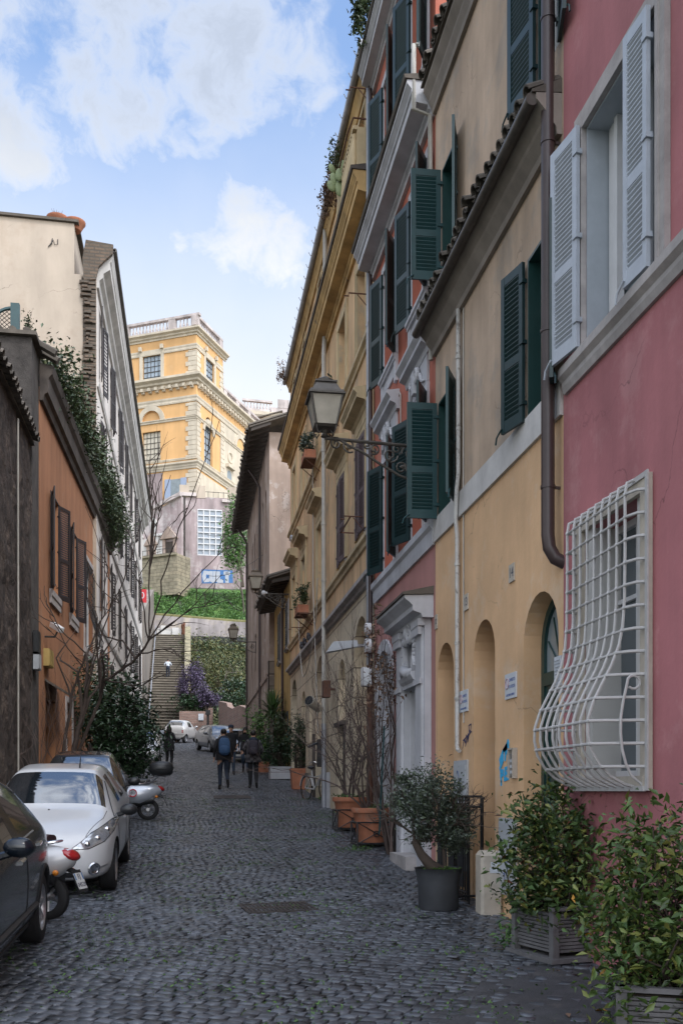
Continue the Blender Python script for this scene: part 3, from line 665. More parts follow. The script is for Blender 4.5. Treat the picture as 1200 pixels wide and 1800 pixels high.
# door in the arch at number 14
dr = MB(); dn = -.19
dr.slab(RF, [(s, z) for s, z in arch(8.60, 9.56, .2, 3.22, top=3.70)], dn-.05, dn, 0, [rect(8.68, 9.48, .25, 2.82), arch(8.68, 9.48, 2.95, 3.2, top=3.62)])
door = dr.build('door', M('door_green'), yel)
mb = MB(); mb.fbx(RF, 8.68, 9.48, dn-.05, dn-.02, .25, 2.82)
for (a, b, c, d) in ((8.74, 9.05, .4, 1.2), (9.11, 9.42, .4, 1.2), (8.74, 9.05, 1.3, 2.72), (9.11, 9.42, 1.3, 2.72)):
    for (a2, b2, c2, d2) in ((a, b, c, c+.04), (a, b, d-.04, d), (a, a+.04, c+.04, d-.04), (b-.04, b, c+.04, d-.04)): mb.fbx(RF, a2, b2, dn-.019, dn-.002, c2, d2)
mb.build('panel', M('door_green'), door)
mb = MB(); mb.slab(RF, arch(8.68, 9.48, 2.95, 3.2, top=3.62), dn-.045, dn-.035); fan = mb.build('fanlight', M('glass_grey'), door)
mb = MB()
for a in (30, 60, 90, 120, 150): mb.tube([RF.p(9.08, dn-.03, 2.95), RF.p(9.08-.4*math.cos(R(a)), dn-.03, 2.97+.6*math.sin(R(a)))], .011, 5)
mb.build('glazing_bar', M('door_green'), fan)
mb = MB(); mb.ball(RF.p(9.05, dn+.035, 1.55), .035, 10, 6); mb.tube([RF.p(9.05, dn-.02, 1.55), RF.p(9.05, dn+.03, 1.55)], .012); mb.build('handle', M('chrome'), door, smooth=True)
for (a, b) in ((12.22, 13.06), (10.5, 11.33)):
    mb = MB(); mb.slab(RF, arch(a, b, .2, 3.3, top=3.7), -.88, -.86)
    for q in range(4): mb.fbx(RF, a+.05+q*(b-a-.1)/4, a+.05+(q+.85)*(b-a-.1)/4, -.858, -.84, .5, 2.9)
    mb.build('door', M('wood_dark'), yel)
mb = MB(); mb.tube([RF.p(11.83, .05, 7.83), RF.p(11.83, .05, 5.75), RF.p(11.84, .07, 5.55), RF.p(11.88, .07, 5.2), RF.p(11.88, .05, 5.0), RF.p(11.88, .05, 2.33), RF.p(11.86, .05, 2.27), RF.p(11.8, .045, 2.25)], .028, 8)
for z in (7.2, 6.3, 4.6, 3.6, 2.9): mb.tube([RF.p(11.83 if z > 5.5 else 11.88, .05, z), RF.p(11.83 if z > 5.5 else 11.88, .05, z+.04)], .036, 8)
mb.build('conduit_pipe', mat('flaked_paint', (.50, .49, .47), .7, col2=(.22, .2, .18), c2s=9, c2t=.58, var=.1), yel, smooth=True)
mb = MB()
for k, q in enumerate((.09, .11)): mb.tube([RF.p(11.83-q, .012, 7.8), RF.p(11.83-q, .012, 5.54), RF.p(11.83-q-.01, .012, 2.6)], .006, 4)
mb.build('cable', M('pipe_pale'), yel)
# graffiti, meter doors
def S2(px, py): return RF.px(px, py)
def gl(pts): return [S2(*p) for p in pts]
mb = MB()
for st in ([(893, 1306), (884, 1322), (879, 1336), (880, 1342), (884, 1328), (884, 1338), (879, 1352)], [(884, 1322), (894, 1305)], [(889, 1314), (888, 1336)], [(890, 1324), (893, 1303), (894, 1322)], [(888, 1318), (894, 1312)]): mb.ribbon(RF, gl(st), .045, .006)
for st in ([(881, 1374), (880, 1357), (884, 1355), (884, 1362), (880, 1366)], [(893, 1350), (888, 1352), (887, 1371), (894, 1368)], [(888, 1361), (893, 1358)], [(881, 1374), (881, 1380)]): mb.ribbon(RF, gl(st), .04, .006)
mb.build('graffiti', M('graffiti_cyan'), yel)
mb = MB()
for st in ([(813, 1316), (816, 1300), (818, 1306), (820, 1292)], [(818, 1312), (823, 1290), (822, 1305), (826, 1284)], [(825, 1290), (824, 1276), (828, 1273), (827, 1288), (822, 1296)], [(814, 1302), (829, 1286)]): mb.ribbon(RF, gl(st), .012, .006)
mb.build('graffiti', M('graffiti_navy'), yel)
def box_on(fr, house, s0, s1, z0, z1, n, m, name, lid=True, tags=0, tm='ink_blue'):
    mb = MB(); mb.fbx(fr, s0, s1, .003, n, z0, z1)
    if lid: mb.fbx(fr, s0+.03, s1-.03, n+.001, n+.012, z0+.03, z1-.05)
    o = mb.build(name, M(m), house)
    if tags:
        mb = MB()
        for k in range(tags):
            s = random.uniform(s0+.08, s1-.08); z = random.uniform(z0+.1, z1-.12); l = []
            for q in range(5): l.append((s, z)); s += random.uniform(-.05, .05); z += random.uniform(-.09, .09); s = min(max(s, s0+.05), s1-.05); z = min(max(z, z0+.06), z1-.08)
            mb.ribbon(fr, l, .008, n+.018)
        mb.build('graffiti', M(tm), o)
    return o
box_on(RF, yel, 11.53, 12.12, .75, 2.13, .03, 'grey_plastic', 'meter_door', tags=12)
box_on(RF, yel, 9.75, 10.28, .62, 1.45, .03, 'grey_plastic', 'meter_door', tags=2)
mb = MB(); mb.fbx(RF, 8.5, 8.66, .003, .02, 2.72, 3.0)
for k in range(8): mb.hexa([RF.p(a, n, z) for z, n0 in ((2.745+k*.031, .03), (2.757+k*.031, .018)) for (a, n) in ((8.52, .02), (8.64, .02), (8.64, n0), (8.52, n0))])
mb.build('air_vent', M('sign_white'), yel)
mb = MB(); mb.fbx(RF, Y0, Y1, .003, .03, 0, .75); mb.build('plinth', M('travertine'), yel) if False else None
# number plaques and the two no-parking plates
def plaque(fr, s, z, w, h, label, cat, lines, name='number_plaque', col='travertine', ink='ink', emb=False):
    t = thing(name, label, cat, fr.p(s, 0, z-h/2))
    mb = MB(); mb.fbx(fr, s-w/2, s+w/2, .002, .016, z-h/2, z+h/2); mb.build('plate', M(col), t)
    mb = MB()
    for (tx, sz, dx, dz) in lines: text(mb, tx, sz, frM(fr, s, .0165, z) @ Matrix.Translation((dx, dz, 0)))
    mb.build('lettering', M(ink), t)
    if emb:
        mb = MB(); c = (-w*.28, .03); Mx = frM(fr, s, .0165, z)
        ring = [Mx @ Vector((c[0]+.055*math.cos(a), c[1]+.055*math.sin(a), .001)) for a in [2*PI*i/18 for i in range(18)]]
        mb.tube(ring, .007, 5, closed=True); mb.tube([Mx @ Vector((c[0]-.04, c[1]+.04, .001)), Mx @ Vector((c[0]+.04, c[1]-.04, .001))], .006, 5)
        mb.build('emblem', M('sign_faded'), t)
    return t
plaque(RF, 9.9, 4.07, .17, .19, 'small marble house number 14 beside the right arch of the yellow house', 'number plate', [('14', .15, 0, 0)])
plaque(RF, 11.62, 4.09, .17, .2, 'small marble house number 13 above the middle arch of the yellow house', 'number plate', [('13', .15, 0, 0)])
plaque(RF, 13.1, 4.1, .13, .2, 'small pale number plate 12 high between yellow house and white portal', 'number plate', [('12', .11, 0, 0)])
for (s, z, lb) in ((9.93, 2.87, 'marble no parking plate right of the middle arch of the yellow house'), (11.72, 2.87, 'marble no parking plate half behind the white conduit pipe')):
    plaque(RF, s, z, .36, .27, lb, 'sign', [('DIVIETO', .052, .06, .06), ('DI SOSTA', .048, .06, -.01), ('LASCIARE LIBERO', .034, 0, -.095)], 'parking_sign', 'sign_white', 'ink_blue', emb=True)
ic = thing('intercom', 'beige hooded door intercom beside the blue graffiti', 'intercom', RF.p(9.86, 0, 1.95))
mb = MB(); mb.fbx(RF, 9.74, 9.755, .002, .06, 1.88, 2.2); mb.fbx(RF, 9.885, 9.90, .002, .06, 1.88, 2.2); mb.fbx(RF, 9.755, 9.885, .002, .06, 2.18, 2.2); mb.fbx(RF, 9.755, 9.885, .002, .02, 1.88, 2.18); mb.build('hood', M('beige_plastic'), ic)
mb = MB(); mb.fbx(RF, 9.765, 9.875, .021, .04, 1.9, 2.14); pn = mb.build('panel', M('steel'), ic)
mb = MB()
for k in range(3): mb.fbx(RF, 9.785, 9.855, .041, .047, 1.93+k*.06, 1.96+k*.06)
mb.build('button', M('sign_white'), pn)
# ================================================================ RED HOUSE
R0, R1 = 13.17, 17.69
red = thing('red_house', 'coral red house with big white cornice, green shutters and white baroque portal', 'house', RF.p(15.4, 0, g(15.4)))
WC = [(13.62, 14.58), (15.74, 16.73)]
h2 = [(a, b, 5.62, 7.5) for a, b in WC]; h3 = [(a, b, 8.98, 10.85) for a, b in WC]; h4 = [(a, b, 12.2, 14.15) for a, b in WC]
DO = rect(13.86, 14.72, 0, 3.3); NI = [(14.29+.3*math.cos(a), 3.82+.36*math.sin(a)) for a in [2*PI*i/20 for i in range(20)]]; AR = arch(16.12, 17.22, 0, 3.75, top=4.2)
shell(red, RF, R0, R1, -.5, 5.25, [(DO, .32), (NI, .25), (AR, .3)], M('rose_plaster'), name='lower_wall')
shell(red, RF, R0, R1, 5.25, 15.1, [rect(*q) for q in h2+h3+h4], M('coral_plaster'), depth=.35, name='upper_wall')
mb = MB(); mb.profile(RF, [(.001, 5.2), (.04, 5.2), (.05, 5.3), (.05, 5.42), (.09, 5.46), (.09, 5.56), (.001, 5.57)], R0+.003, R1-.02); mb.build('band', M('white_stucco'), red)
def cornice(house, fr, s0, s1, z, h, n, m, edge='roof_tile_dark', m0=0, m1=0, name='cornice'):
    mb = MB(); mb.profile(fr, [(.001, z), (.06, z), (.06, z+h*.16), (.1, z+h*.2), (.1, z+h*.3), (n*.72, z+h*.36), (n*.72, z+h*.6), (n*.78, z+h*.62), (n*.78, z+h*.7), (n*.9, z+h*.82), (n*.93, z+h*.84), (n*.93, z+h*.95), (.001, z+h*.96)], s0, s1, miter0=m0, miter1=m1)
    c = mb.build(name, M(m), house)
    if edge:
        mb = MB(); mb.profile(fr, [(.001, z+h*.963), (n, z+h*.963), (n+.02, z+h*1.06), (.001, z+h*1.2)], s0-.02, s1+.01, miter0=m0, miter1=m1); mb.build('roof_edge', M(edge), c)
    return c
cornice(red, RF, R0+.03, R1-.02, 11.22, .5, .43, 'white_stucco')
cornice(red, RF, R0+.03, R1-.02, 14.68, .42, .34, 'white_stucco')
mb = MB(); mb.fbx(RF, R0+.01, R1-.01, -6, -.02, 15.1, 15.3); mb.build('roof', M('roof_tile_dark'), red)
LA = {0: (100, 158), 1: (150, 160)}
for k, (a, b) in enumerate(WC):
    for row, (q, th) in enumerate(((h2[k], (158, 150)), (h3[k], (164, 148)), (h4[k], (160, 150)))):
        w = window(RF, red, *q, depth=.2, cross=(.3, .65), leaves=th, lm='shutter_green' if row < 2 else 'shutter_green', lw=.47, sur=(.13, .04, 'white_stucco'), sill=(.12, .1, .1, 'white_stucco') if row else None)
        if row == 1:
            mb = MB(); mb.fbx(RF, q[0]-.13, q[0]+.02, .002, .05, q[2]-.45, q[2]-.1); mb.fbx(RF, q[1]-.02, q[1]+.13, .002, .05, q[2]-.45, q[2]-.1); mb.fbx(RF, q[0]-.05, q[1]+.05, .002, .03, q[2]-.3, q[2]-.1); mb.build('apron', M('white_stucco'), w)
        if row == 0:     # scrolled over-door and pediment
            c = (a+b)/2; mb = MB(); mb.fbx(RF, a-.12, b+.12, .002, .04, 7.64, 8.02)
            mb.profile(RF, [(.001, 8.02), (.05, 8.02), (.07, 8.1), (.16, 8.14), (.16, 8.2), (.22, 8.27), (.22, 8.31), (.001, 8.34)], a-.24, b+.24)
            for sg in (1, -1):
                mb.tube(scroll(RF, c+sg*.14, .09, 7.88, .12, 1.5, 0, -sg), [.034]*12+[.026]*11, 6); mb.tube([RF.p(c+sg*.26, .06, 7.86), RF.p(c+sg*.36, .06, 7.72), RF.p(c+sg*.5, .05, 7.68)], [.03, .03, .012], 6)
            mb.fbx(RF, c-.07, c+.07, .04, .12, 7.66, 8.0); mb.build('pediment', M('white_stucco'), w, smooth=False)
# baroque portal
mb = MB()
for (a, b) in ((13.40, 13.86), (14.72, 15.18)):
    mb.fbx(RF, a, b, .003, .10, .3, 4.2)
    mb.fbx(RF, a+.05, b-.05, .101, .14, .3, 4.15); mb.fbx(RF, a+.02, b-.02, .141, .19, 3.98, 4.1); mb.fbx(RF, a-.01, b+.01, .101, .2, 4.1, 4.2); mb.fbx(RF, a+.02, b-.02, .141, .17, 3.28, 3.36); mb.fbx(RF, a, b, .14, .16, .35, .62)
mb.slab(RF, rect(13.86, 14.72, 3.3, 4.2), .003, .09, 0, [NI])
mb.profile(RF, [(.09, 3.3), (.13, 3.3), (.13, 3.36), (.17, 3.4), (.2, 3.46), (.2, 3.5), (.09, 3.52)], 13.86, 14.72)
po = mb.build('portal', M('white_stucco'), red)
mb = MB()
mb.profile(RF, [(.001, 4.2), (.16, 4.2), (.18, 4.25), (.3, 4.29), (.3, 4.36), (.34, 4.40), (.42, 4.46), (.42, 4.5), (.001, 4.52)], 13.28, 15.32)
pdm = mb.build('pediment', M('white_stucco'), po); mb = MB(); mb.profile(RF, [(.001, 4.525), (.45, 4.505), (.45, 4.54), (.001, 4.64)], 13.25, 15.35); mb.build('roof_edge', M('roof_tile_dark'), pdm)
mb = MB(); c = 14.29
for sg in (1, -1):
    mb.tube(scroll(RF, c+sg*.17, .14, 4.08, .14, 1.3, PI/2, sg), [.055]*12+[.04]*11, 7)
    mb.tube([RF.p(c+sg*.32, .1, 4.02), RF.p(c+sg*.37, .11, 3.9), RF.p(c+sg*.31, .12, 3.8), RF.p(c+sg*.36, .12, 3.7), RF.p(c+sg*.40, .12, 3.6), RF.p(c+sg*.33, .12, 3.52)], [.03, .05, .035, .055, .05, .02], 7)
    mb.tube(scroll(RF, c+sg*.33, .13, 3.62, .09, 1.2, 0, sg), .03, 6)
    for k in range(4): mb.ball(RF.p(c+sg*(.36+.02*(k % 2)), .13, 3.95-k*.06), .035, 8, 5)
mb.tube([RF.p(c-.28, .12, 3.55), RF.p(c-.12, .16, 3.5), RF.p(c+.05, .18, 3.56), RF.p(c+.2, .15, 3.5), RF.p(c+.3, .12, 3.58)], [.03, .08, .09, .07, .03], 8)
mb.ball(RF.p(c, .15, 4.12), (.07, .1, .1), 10, 6); mb.tube([RF.p(s, .09, z) for s, z in NI], .03, 6, closed=True)
mb.build('scrollwork', M('white_stucco'), po, smooth=True)
mb = MB(); mb.fbx(RF, 13.86, 14.72, -.3, -.26, .3, 3.3); d = mb.build('door', M('door_green'), red); mb = MB(); mb.ball(RF.p(14.62, -.22, 1.75), .035); mb.build('handle', mat('brass', (.5, .33, .1), .3, metal=1), d)
mb = MB(); mb.fbx(RF, 13.75, 14.85, .0, .3, .2, g(14.3)+.17); mb.build('step', M('grey_stone'), red)
mb = MB(); mb.slab(RF, DO, -.318, .004, 0, [rect(13.875, 14.705, .01, 3.285)]); mb.build('jamb_lining', M('white_stucco'), po)
mb = MB(); mb.poly(RF, NI, (), -.245); nl = [(14.29+.29*math.cos(a), 3.82+.35*math.sin(a)) for a in [2*PI*i/20 for i in range(20)]]; mb.slab(RF, NI, -.248, .004, 0, [nl]); mb.build('niche', M('white_stucco'), po)
mb = MB(); mb.slab(RF, arch(15.92, 17.42, .2, 3.75, top=4.4), .003, .05, 0, [arch(16.12, 17.22, .2, 3.75, top=4.2)]); mb.slab(RF, arch(16.12, 17.22, .2, 3.75, top=4.2), -.298, .002, 0, [arch(16.14, 17.2, .21, 3.75, top=4.18)]); ar = mb.build('arch_surround', M('white_stucco'), red)
mb = MB(); mb.slab(RF, arch(16.12, 17.22, .2, 3.75, top=4.2), -.25, -.2); mb.fbx(RF, 16.62, 16.72, -.2, -.17, .3, 3.7); mb.fbx(RF, 16.14, 17.2, -.2, -.165, 3.1, 3.2); mb.build('door', M('white_paint'), red)
mb = MB(); mb.fbx(RF, 15.3, 15.9, .003, .03, .2, 1.6); mb.build('plinth', M('wood_old'), red)
for (s, n, r, m, z0, z1) in ((17.73, .1, .05, 'pipe_grey', 3.9, 15), (17.63, .09, .04, 'pipe_brown', .9, 15)):
    mb = MB(); mb.tube([RF.p(s, n, z1), RF.p(s, n, z0)], r, 10)
    for z in (4.6, 6.5, 8.5, 10.4, 12.4): mb.tube([RF.p(s, n, z), RF.p(s, n, z+.05)], r*1.15, 10)
    mb.build('drainpipe', M(m), red, smooth=True)
mb = MB(); mb.tube([RF.p(17.6, .1, g(17.6)), RF.p(17.6, .1, 3.9)], .06, 8); mb.build('drainpipe', M('rust'), red, smooth=True)
mb = MB(); mb.tube([RF.p(15.3, .03, 7.6), RF.p(15.3, .03, 8.15), RF.p(15.36, .03, 8.22), RF.p(15.43, .03, 8.18)], .012, 5); mb.build('cable', M('pipe_pale'), red)
mb = MB(); mb.tube([RF.p(13.22, .22, 12.2), RF.p(13.22, .3, 12.2), RF.p(13.22, .3, 11.3), RF.p(13.23, .06, 11.24), RF.p(13.23, .05, 7.8)], .035, 8); mb.build('drainpipe', M('pipe_pale'), red, smooth=True)
# ================================================================ OCHRE BUILDING
O0, O1 = 17.76, 32.9
och = thing('ochre_building', 'long ochre palazzo with stained cornices, pedimented windows and rusticated arched ground floor', 'building', RF.p(25, 0, g(25)))
COLS = [(18.44, 19.5), (20.9, 22.0), (24.7, 25.7), (28.3, 29.3), (30.9, 31.9)]
f1 = [(a, b, 6.85, 8.75) for a, b in COLS]; f2 = [(a, b, 10.55, 12.3) for a, b in COLS]; f3 = [(a+.1, b-.1, 13.9, 15.2) for a, b in COLS]
AG = [(arch(18.3, 20.0, 0, 4.3, top=5.25), .5), (arch(21.1, 22.1, 3.3, 4.2, top=4.72), .22), (rect(21.1, 22.1, 1.2, 3.2), .3), (arch(24.3, 26.2, 0, 4.3, top=5.3), .5), (arch(28.5, 29.5, 0, 4.3, top=4.75), .25), (arch(30.8, 32.5, 0, 4.6, top=5.4), .45), (rect(27.0, 27.5, 3.1, 4.2), .2)]
shell(och, RF, O0, O1, 0, 5.7, AG, M('ochre_base'), name='lower_wall')
shell(och, RF, O0, O1, 5.7, 13.0, [rect(*q) for q in f1+f2], M('ochre_plaster'), depth=.35, name='upper_wall')
shell(och, RF, O0, O1, 13.0, 15.4, [rect(*q) for q in f3], M('ochre_plaster'), depth=.3, name='attic_wall')
mb = MB(); mb.profile(RF, [(.001, 5.68), (.06, 5.7), (.08, 5.76), (.16, 5.8), (.16, 5.88), (.001, 5.92)], O0+.003, O1); mb.build('ledge', M('grey_stone'), och)
for (z, n) in ((6.5, .1), (10.28, .11)):
    mb = MB(); mb.profile(RF, [(.001, z), (.04, z), (.05, z+.08), (n, z+.12), (n, z+.2), (.001, z+.22)], O0+.003, O1); mb.build('string_course', M('ochre_trim'), och)
cornice(och, RF, O0+.01, O1+.02, 12.75, .62, .42, 'cornice_ochre', edge='wood_old')
mb = MB(); mb.profile(RF, [(.001, 15.35), (.05, 15.35), (.08, 15.5), (.14, 15.6), (.14, 15.68), (.001, 15.72)], O0+.01, O1+.02); c2 = mb.build('eave', M('cornice_ochre'), och)
mb = MB(); mb.tube([RF.p(O0+.01, .2, 15.72), RF.p(O1, .2, 15.66)], .075, 10)
for i in range(26): s = O0+.3+i*.58; mb.tube([RF.p(s, .2, 15.74), RF.p(s, .29, 15.70), RF.p(s, .33, 15.78)], .012, 4)
mb.build('gutter', M('pipe_grey'), och, smooth=True)
mb = MB(); mb.fbx(RF, O0+.01, O1, -6, .12, 15.73, 15.85); mb.build('roof', M('roof_tile_dark'), och)
for k in range(5):
    a, b = COLS[k]; c = (a+b)/2
    w = window(RF, och, *f1[k], depth=.18, sur=(.16, .05, 'ochre_trim'), leaves=(3, 3) if k < 2 else None, lm='shutter_purple', pitch=.06, gm='glass_dark' if k != 2 else 'glass_pale')
    mb = MB(); mb.fbx(RF, a-.14, b+.14, .002, .05, 8.93, 9.15)
    mb.profile(RF, [(.001, 9.15), (.06, 9.15), (.1, 9.22), (.26, 9.26), (.26, 9.33), (.32, 9.4), (.32, 9.44), (.001, 9.5)], a-.3, b+.3); mb.build('pediment', M('ochre_trim'), w)
    window(RF, och, *f2[k], depth=.22, sur=(.17, .04, 'ochre_trim'), gm='glass_grey' if k in (0, 3) else 'glass_dark')
    window(RF, och, *f3[k], depth=.2, sur=(.1, .03, 'ochre_trim'))
mb = MB(); mb.slab(RF, arch(18.3, 20.0, 0, 4.3, top=5.25), -.47, -.42, 0, [rect(18.5, 19.8, 0, 3.55)]); mb.build('arch_infill', M('ochre_plaster'), och)
mb = MB(); mb.fbx(RF, 18.5, 19.8, -.46, -.4, .3, 3.55); mb.fbx(RF, 19.13, 19.17, -.4, -.38, .3, 3.5); mb.build('door', M('iron_black'), och)
mb = MB(); mb.slab(RF, arch(24.3, 26.2, 0, 4.3, top=5.3), -.47, -.42, 0, [rect(24.5, 26.0, 0, 4.2)]); mb.build('arch_infill', M('ochre_plaster'), och)
mb = MB(); mb.fbx(RF, 24.5, 26.0, -.47, -.4, .6, 3.3); d = mb.build('door', M('wood_dark'), och); mb = MB(); mb.fbx(RF, 24.5, 26.0, -.46, -.39, 3.31, 4.2); mb.build('transom', M('sign_red'), d)
for (a_, b_, n_) in ((24.22, 24.29, .06), (26.21, 26.34, .08)): mb = MB(); mb.fbx(RF, a_, b_, .003, n_, .6, 3.3); mb.build('door_post', M('wood_old'), och)
mb = MB(); mb.fbx(RF, 21.12, 22.08, -.28, -.22, 1.2, 3.2)
for i in range(7): mb.tube([RF.p(21.18+i*.14, -.1, 1.2), RF.p(21.18+i*.14, -.1, 3.2)], .012, 5)
mb.build('window', M('iron_black'), och); mb = MB(); mb.fbx(RF, 21.0, 22.2, .003, .1, 3.21, 3.3); mb.build('lintel', M('wood_old'), och)
mb = MB(); mb.slab(RF, arch(30.8, 32.5, 0, 4.6, top=5.4), -.44, -.4); mb.build('door', M('wood_dark'), och)
mb = MB(); mb.tube([RF.p(23.62, .10, 15.6), RF.p(23.62, .10, 13.2), RF.p(23.62, .13, 12.5), RF.p(23.62, .13, 3.4)], .055, 12)
for z in (4.5, 6.9, 8.3, 10.1, 11.7): mb.tube([RF.p(23.62, .13, z), RF.p(23.62, .13, z+.06)], .066, 12)
mb.build('drainpipe', M('pipe_pale'), och, smooth=True)
mb = MB(); mb.tube([RF.p(23.62, .13, 3.4), RF.p(23.62, .13, 2.9)], .066, 12); mb.tube([RF.p(23.62, .13, 2.9), RF.p(23.62, .13, g(23.6))], .058, 12); mb.build('drainpipe', M('pipe_grey'), och, smooth=True)
mb = MB(); mb.fbx(RF, 23.45, 23.85, .003, .09, .8, 2.2); mb.build('meter_door', M('pipe_grey'), och)
# attic balcony on the cornice
mb = MB(); mb.fbx(RF, 17.85, 19.9, .30, .38, 14.15, 14.22)
for i in range(16): mb.lathe([(.03, 0), (.045, .1), (.055, .25), (.035, .5), (.05, .6)], RF.p(17.95+i*.125, .34, 13.5), 8)
mb.fbx(RF, 17.85, 17.93, .0, .3, 13.5, 14.2); mb.build('balcony', M('ochre_trim'), och)
mb = MB(); mb.tube([RF.p(17.8, .0, 14.32), RF.p(17.8, .38, 14.32), RF.p(18.2, .42, 14.3), RF.p(19.9, .42, 14.3)], .018, 6); mb.build('balcony_rail', M('rust'), och)
# rods at the sills
for (s, z, l) in ((18.6, 7.1, 1.2), (17.95, 15.0, .8), (18.1, 11.2, .35), (26.3, 6.6, .9), (28.6, 6.6, .9)):
    t = thing('clothes_line_bracket', {18.6: 'rusty rod across the first shuttered window of the ochre building', 17.95: 'rusty bracket sticking out by the roof gutter of the ochre building', 18.1: 'short rusty hook arm beside the red house drainpipe', 26.3: 'thin rusty rod at the sill left of the pale drainpipe', 28.6: 'thin rusty rod with planter at far sill of the ochre building'}[s], 'bracket', RF.p(s, 0, z))
    mb = MB(); mb.tube([RF.p(s, 0, z), RF.p(s, .42, z), RF.p(s, .42, z-.06), RF.p(s, .5, z-.06)], .014, 5); mb.tube([RF.p(s, 0, z-.3), RF.p(s, .25, z-.02)], .01, 5)
    if l > 1: mb.tube([RF.p(s, .3, z), RF.p(s+l, .3, z), RF.p(s+l, 0, z)], .016, 5)
    mb.build('rod', M('rust'), t)
# ================================================================ MUSTARD HOUSE
mus = thing('mustard_house', 'low mustard yellow house with dark wooden eave between ochre palazzo and tall mauve block', 'house', RF.p(36, 0, g(36)))
MW = [(33.35, 34.1, 6.7, 8.3), (36.2, 37.1, 6.6, 8.4)]
shell(mus, RF, 32.93, 39.18, 1, 9.0, [rect(*q) for q in MW]+[(rect(33.6, 34.4, 1, 4.4), .25), (rect(35.0, 35.9, 1, 4.5), .25), (rect(37.2, 38.2, 1, 4.3), .25)], M('mustard_plaster'))
for q in MW: window(RF, mus, *q, depth=.15, leaves=(4, 4), lm='shutter_black', pitch=.07, sur=(.1, .03, 'grey_stone'), sill=(.1, .1, .08, 'grey_stone'))
for (a, b, z) in ((33.6, 34.4, 4.4), (35.0, 35.9, 4.5), (37.2, 38.2, 4.3)):
    mb = MB(); mb.fbx(RF, a, b, -.24, -.18, 1.5, z); mb.fbx(RF, a-.12, a, .003, .04, 1.5, z+.12); mb.fbx(RF, b, b+.12, .003, .04, 1.5, z+.12); mb.fbx(RF, a, b, .003, .04, z, z+.12); mb.build('door', M('shutter_black'), mus)
for i in range(16): s = 33.05+i*.4; mb = MB(); mb.hexa([RF.p(a, n, z) for (n, z, t_) in ((0, 9.0, 0), (.62, 8.86, 0)) for (a, z) in ((s, z), (s+.1, z), (s+.1, z+.12), (s, z+.12))]); mb.build('rafter', M('wood_dark'), mus)
mb = MB(); mb.hexa([RF.p(a, n, z) for dz in (0, .05) for (a, n, z) in ((32.95, -1.5, 9.75+dz), (39.15, -1.5, 9.75+dz), (39.15, .72, 8.99+dz), (32.95, .72, 8.99+dz))]); pantiles(mb, RF, 32.95, 39.15, -1.5, 9.83, .8, 9.05, .24, .085); mb.build('roof', M('roof_tile_dark'), mus)
mb = MB(); mb.tube([RF.p(34.7, .1, 9), RF.p(34.7, .1, g(34.7))], .05, 8); mb.build('drainpipe', M('pipe_brown'), mus)
# ================================================================ MAUVE BLOCK (tower)
tow = thing('mauve_tower_house', 'tall mauve plastered house with deep dark rafter eaves beyond the ochre building', 'house', TF.p(46, 0, g(46)))
T0, T1 = 39.2, 54.5
TH = [(arch(40.6+i*1.75, 41.5+i*1.75, 11.8, 14.0, top=14.5), .3) for i in range(6)]+[(rect(41+i*3.0, 42+i*3, 7.6, 9.4), .3) for i in range(4)]+[(rect(41+i*3.2, 42.1+i*3.2, 1, 4.6), .3) for i in range(4)]
shell(tow, TF, T0, T1, 1, 16.3, TH, M('mauve_plaster'), back=None)
mb = MB()
E = Fr(3.2, T0, 1, 0, 0, -1)    # the end wall that looks down the street
mb.poly(E, rect(0, 8, 1, 16.3), (), 0); mb.quad((11.2, T0, 1), (11.2, T1, 1), (11.2, T1, 16.3), (11.2, T0, 16.3)); mb.quad((3.2, T1, 1), (11.2, T1, 1), (11.2, T1, 16.3), (3.2, T1, 16.3)); mb.build('end_wall', M('mauve_plaster'), tow)
mb = MB()
for i in range(9): z = 1.5+i*.62; mb.fbx(E, -.04, .5 if i % 2 else .8, .003, .05, z, z+.56); mb.fbx(TF, T0-.05, T0+.6, .003, .045, z, z+.56)
mb.build('quoin', M('tower_quoin'), tow)
mb = MB(); mb.poly(E, rect(1.18, 2.0, 11.4, 14.2), (), .012); mb.build('brick_patch', M('ruin_brick'), tow)
for i in range(28): s = T0-.7+i*.57; mb = MB(); mb.hexa([TF.p(a, n, z) for (n, z0) in ((0, 16.35), (.78, 16.05)) for (a, z) in ((s, z0), (s+.12, z0), (s+.12, z0+.14), (s, z0+.14))]); mb.build('rafter', M('wood_dark'), tow)
mb = MB()
mb.hexa([TF.p(a, n, z) for dz in (0, .06) for (a, n, z) in ((T0-.75, -2.5, 17.4+dz), (T1+.3, -2.5, 17.4+dz), (T1+.3, .85, 16.17+dz), (T0-.75, .85, 16.17+dz))]); pantiles(mb, TF, T0-.75, T1+.3, -2.5, 17.5, .92, 16.27, .26, .09)
mb.build('roof', M('roof_tile_dark'), tow)
for i in range(6): a = 40.6+i*1.75; mb = MB(); mb.slab(TF, arch(a, a+.9, 11.8, 14.0, top=14.45), -.2, -.15); mb.build('window', M('shutter_brown'), tow)
for i in range(4): mb = MB(); mb.fbx(TF, 41+i*3, 42+i*3, -.2, -.1, 7.6, 9.4); mb.build('window', M('shutter_brown'), tow); mb = MB(); mb.fbx(TF, 41+i*3.2, 42.1+i*3.2, -.2, -.12, 1.5, 4.6); mb.build('door', M('wood_dark'), tow)
for (s, r) in ((43.3, .055), (53.2, .06)):
    mb = MB(); mb.tube([TF.p(s, .6, 16.1), TF.p(s, .3, 15.7), TF.p(s, .1, 15.3), TF.p(s, .1, g(s))], r, 8); mb.build('drainpipe', M('pipe_brown'), tow, smooth=True)
mb = MB(); mb.profile(TF, [(.001, 6.4), (.07, 6.4), (.09, 6.55), (.001, 6.6)], T0+.6, T1); mb.build('string_course', M('mauve_plaster'), tow)
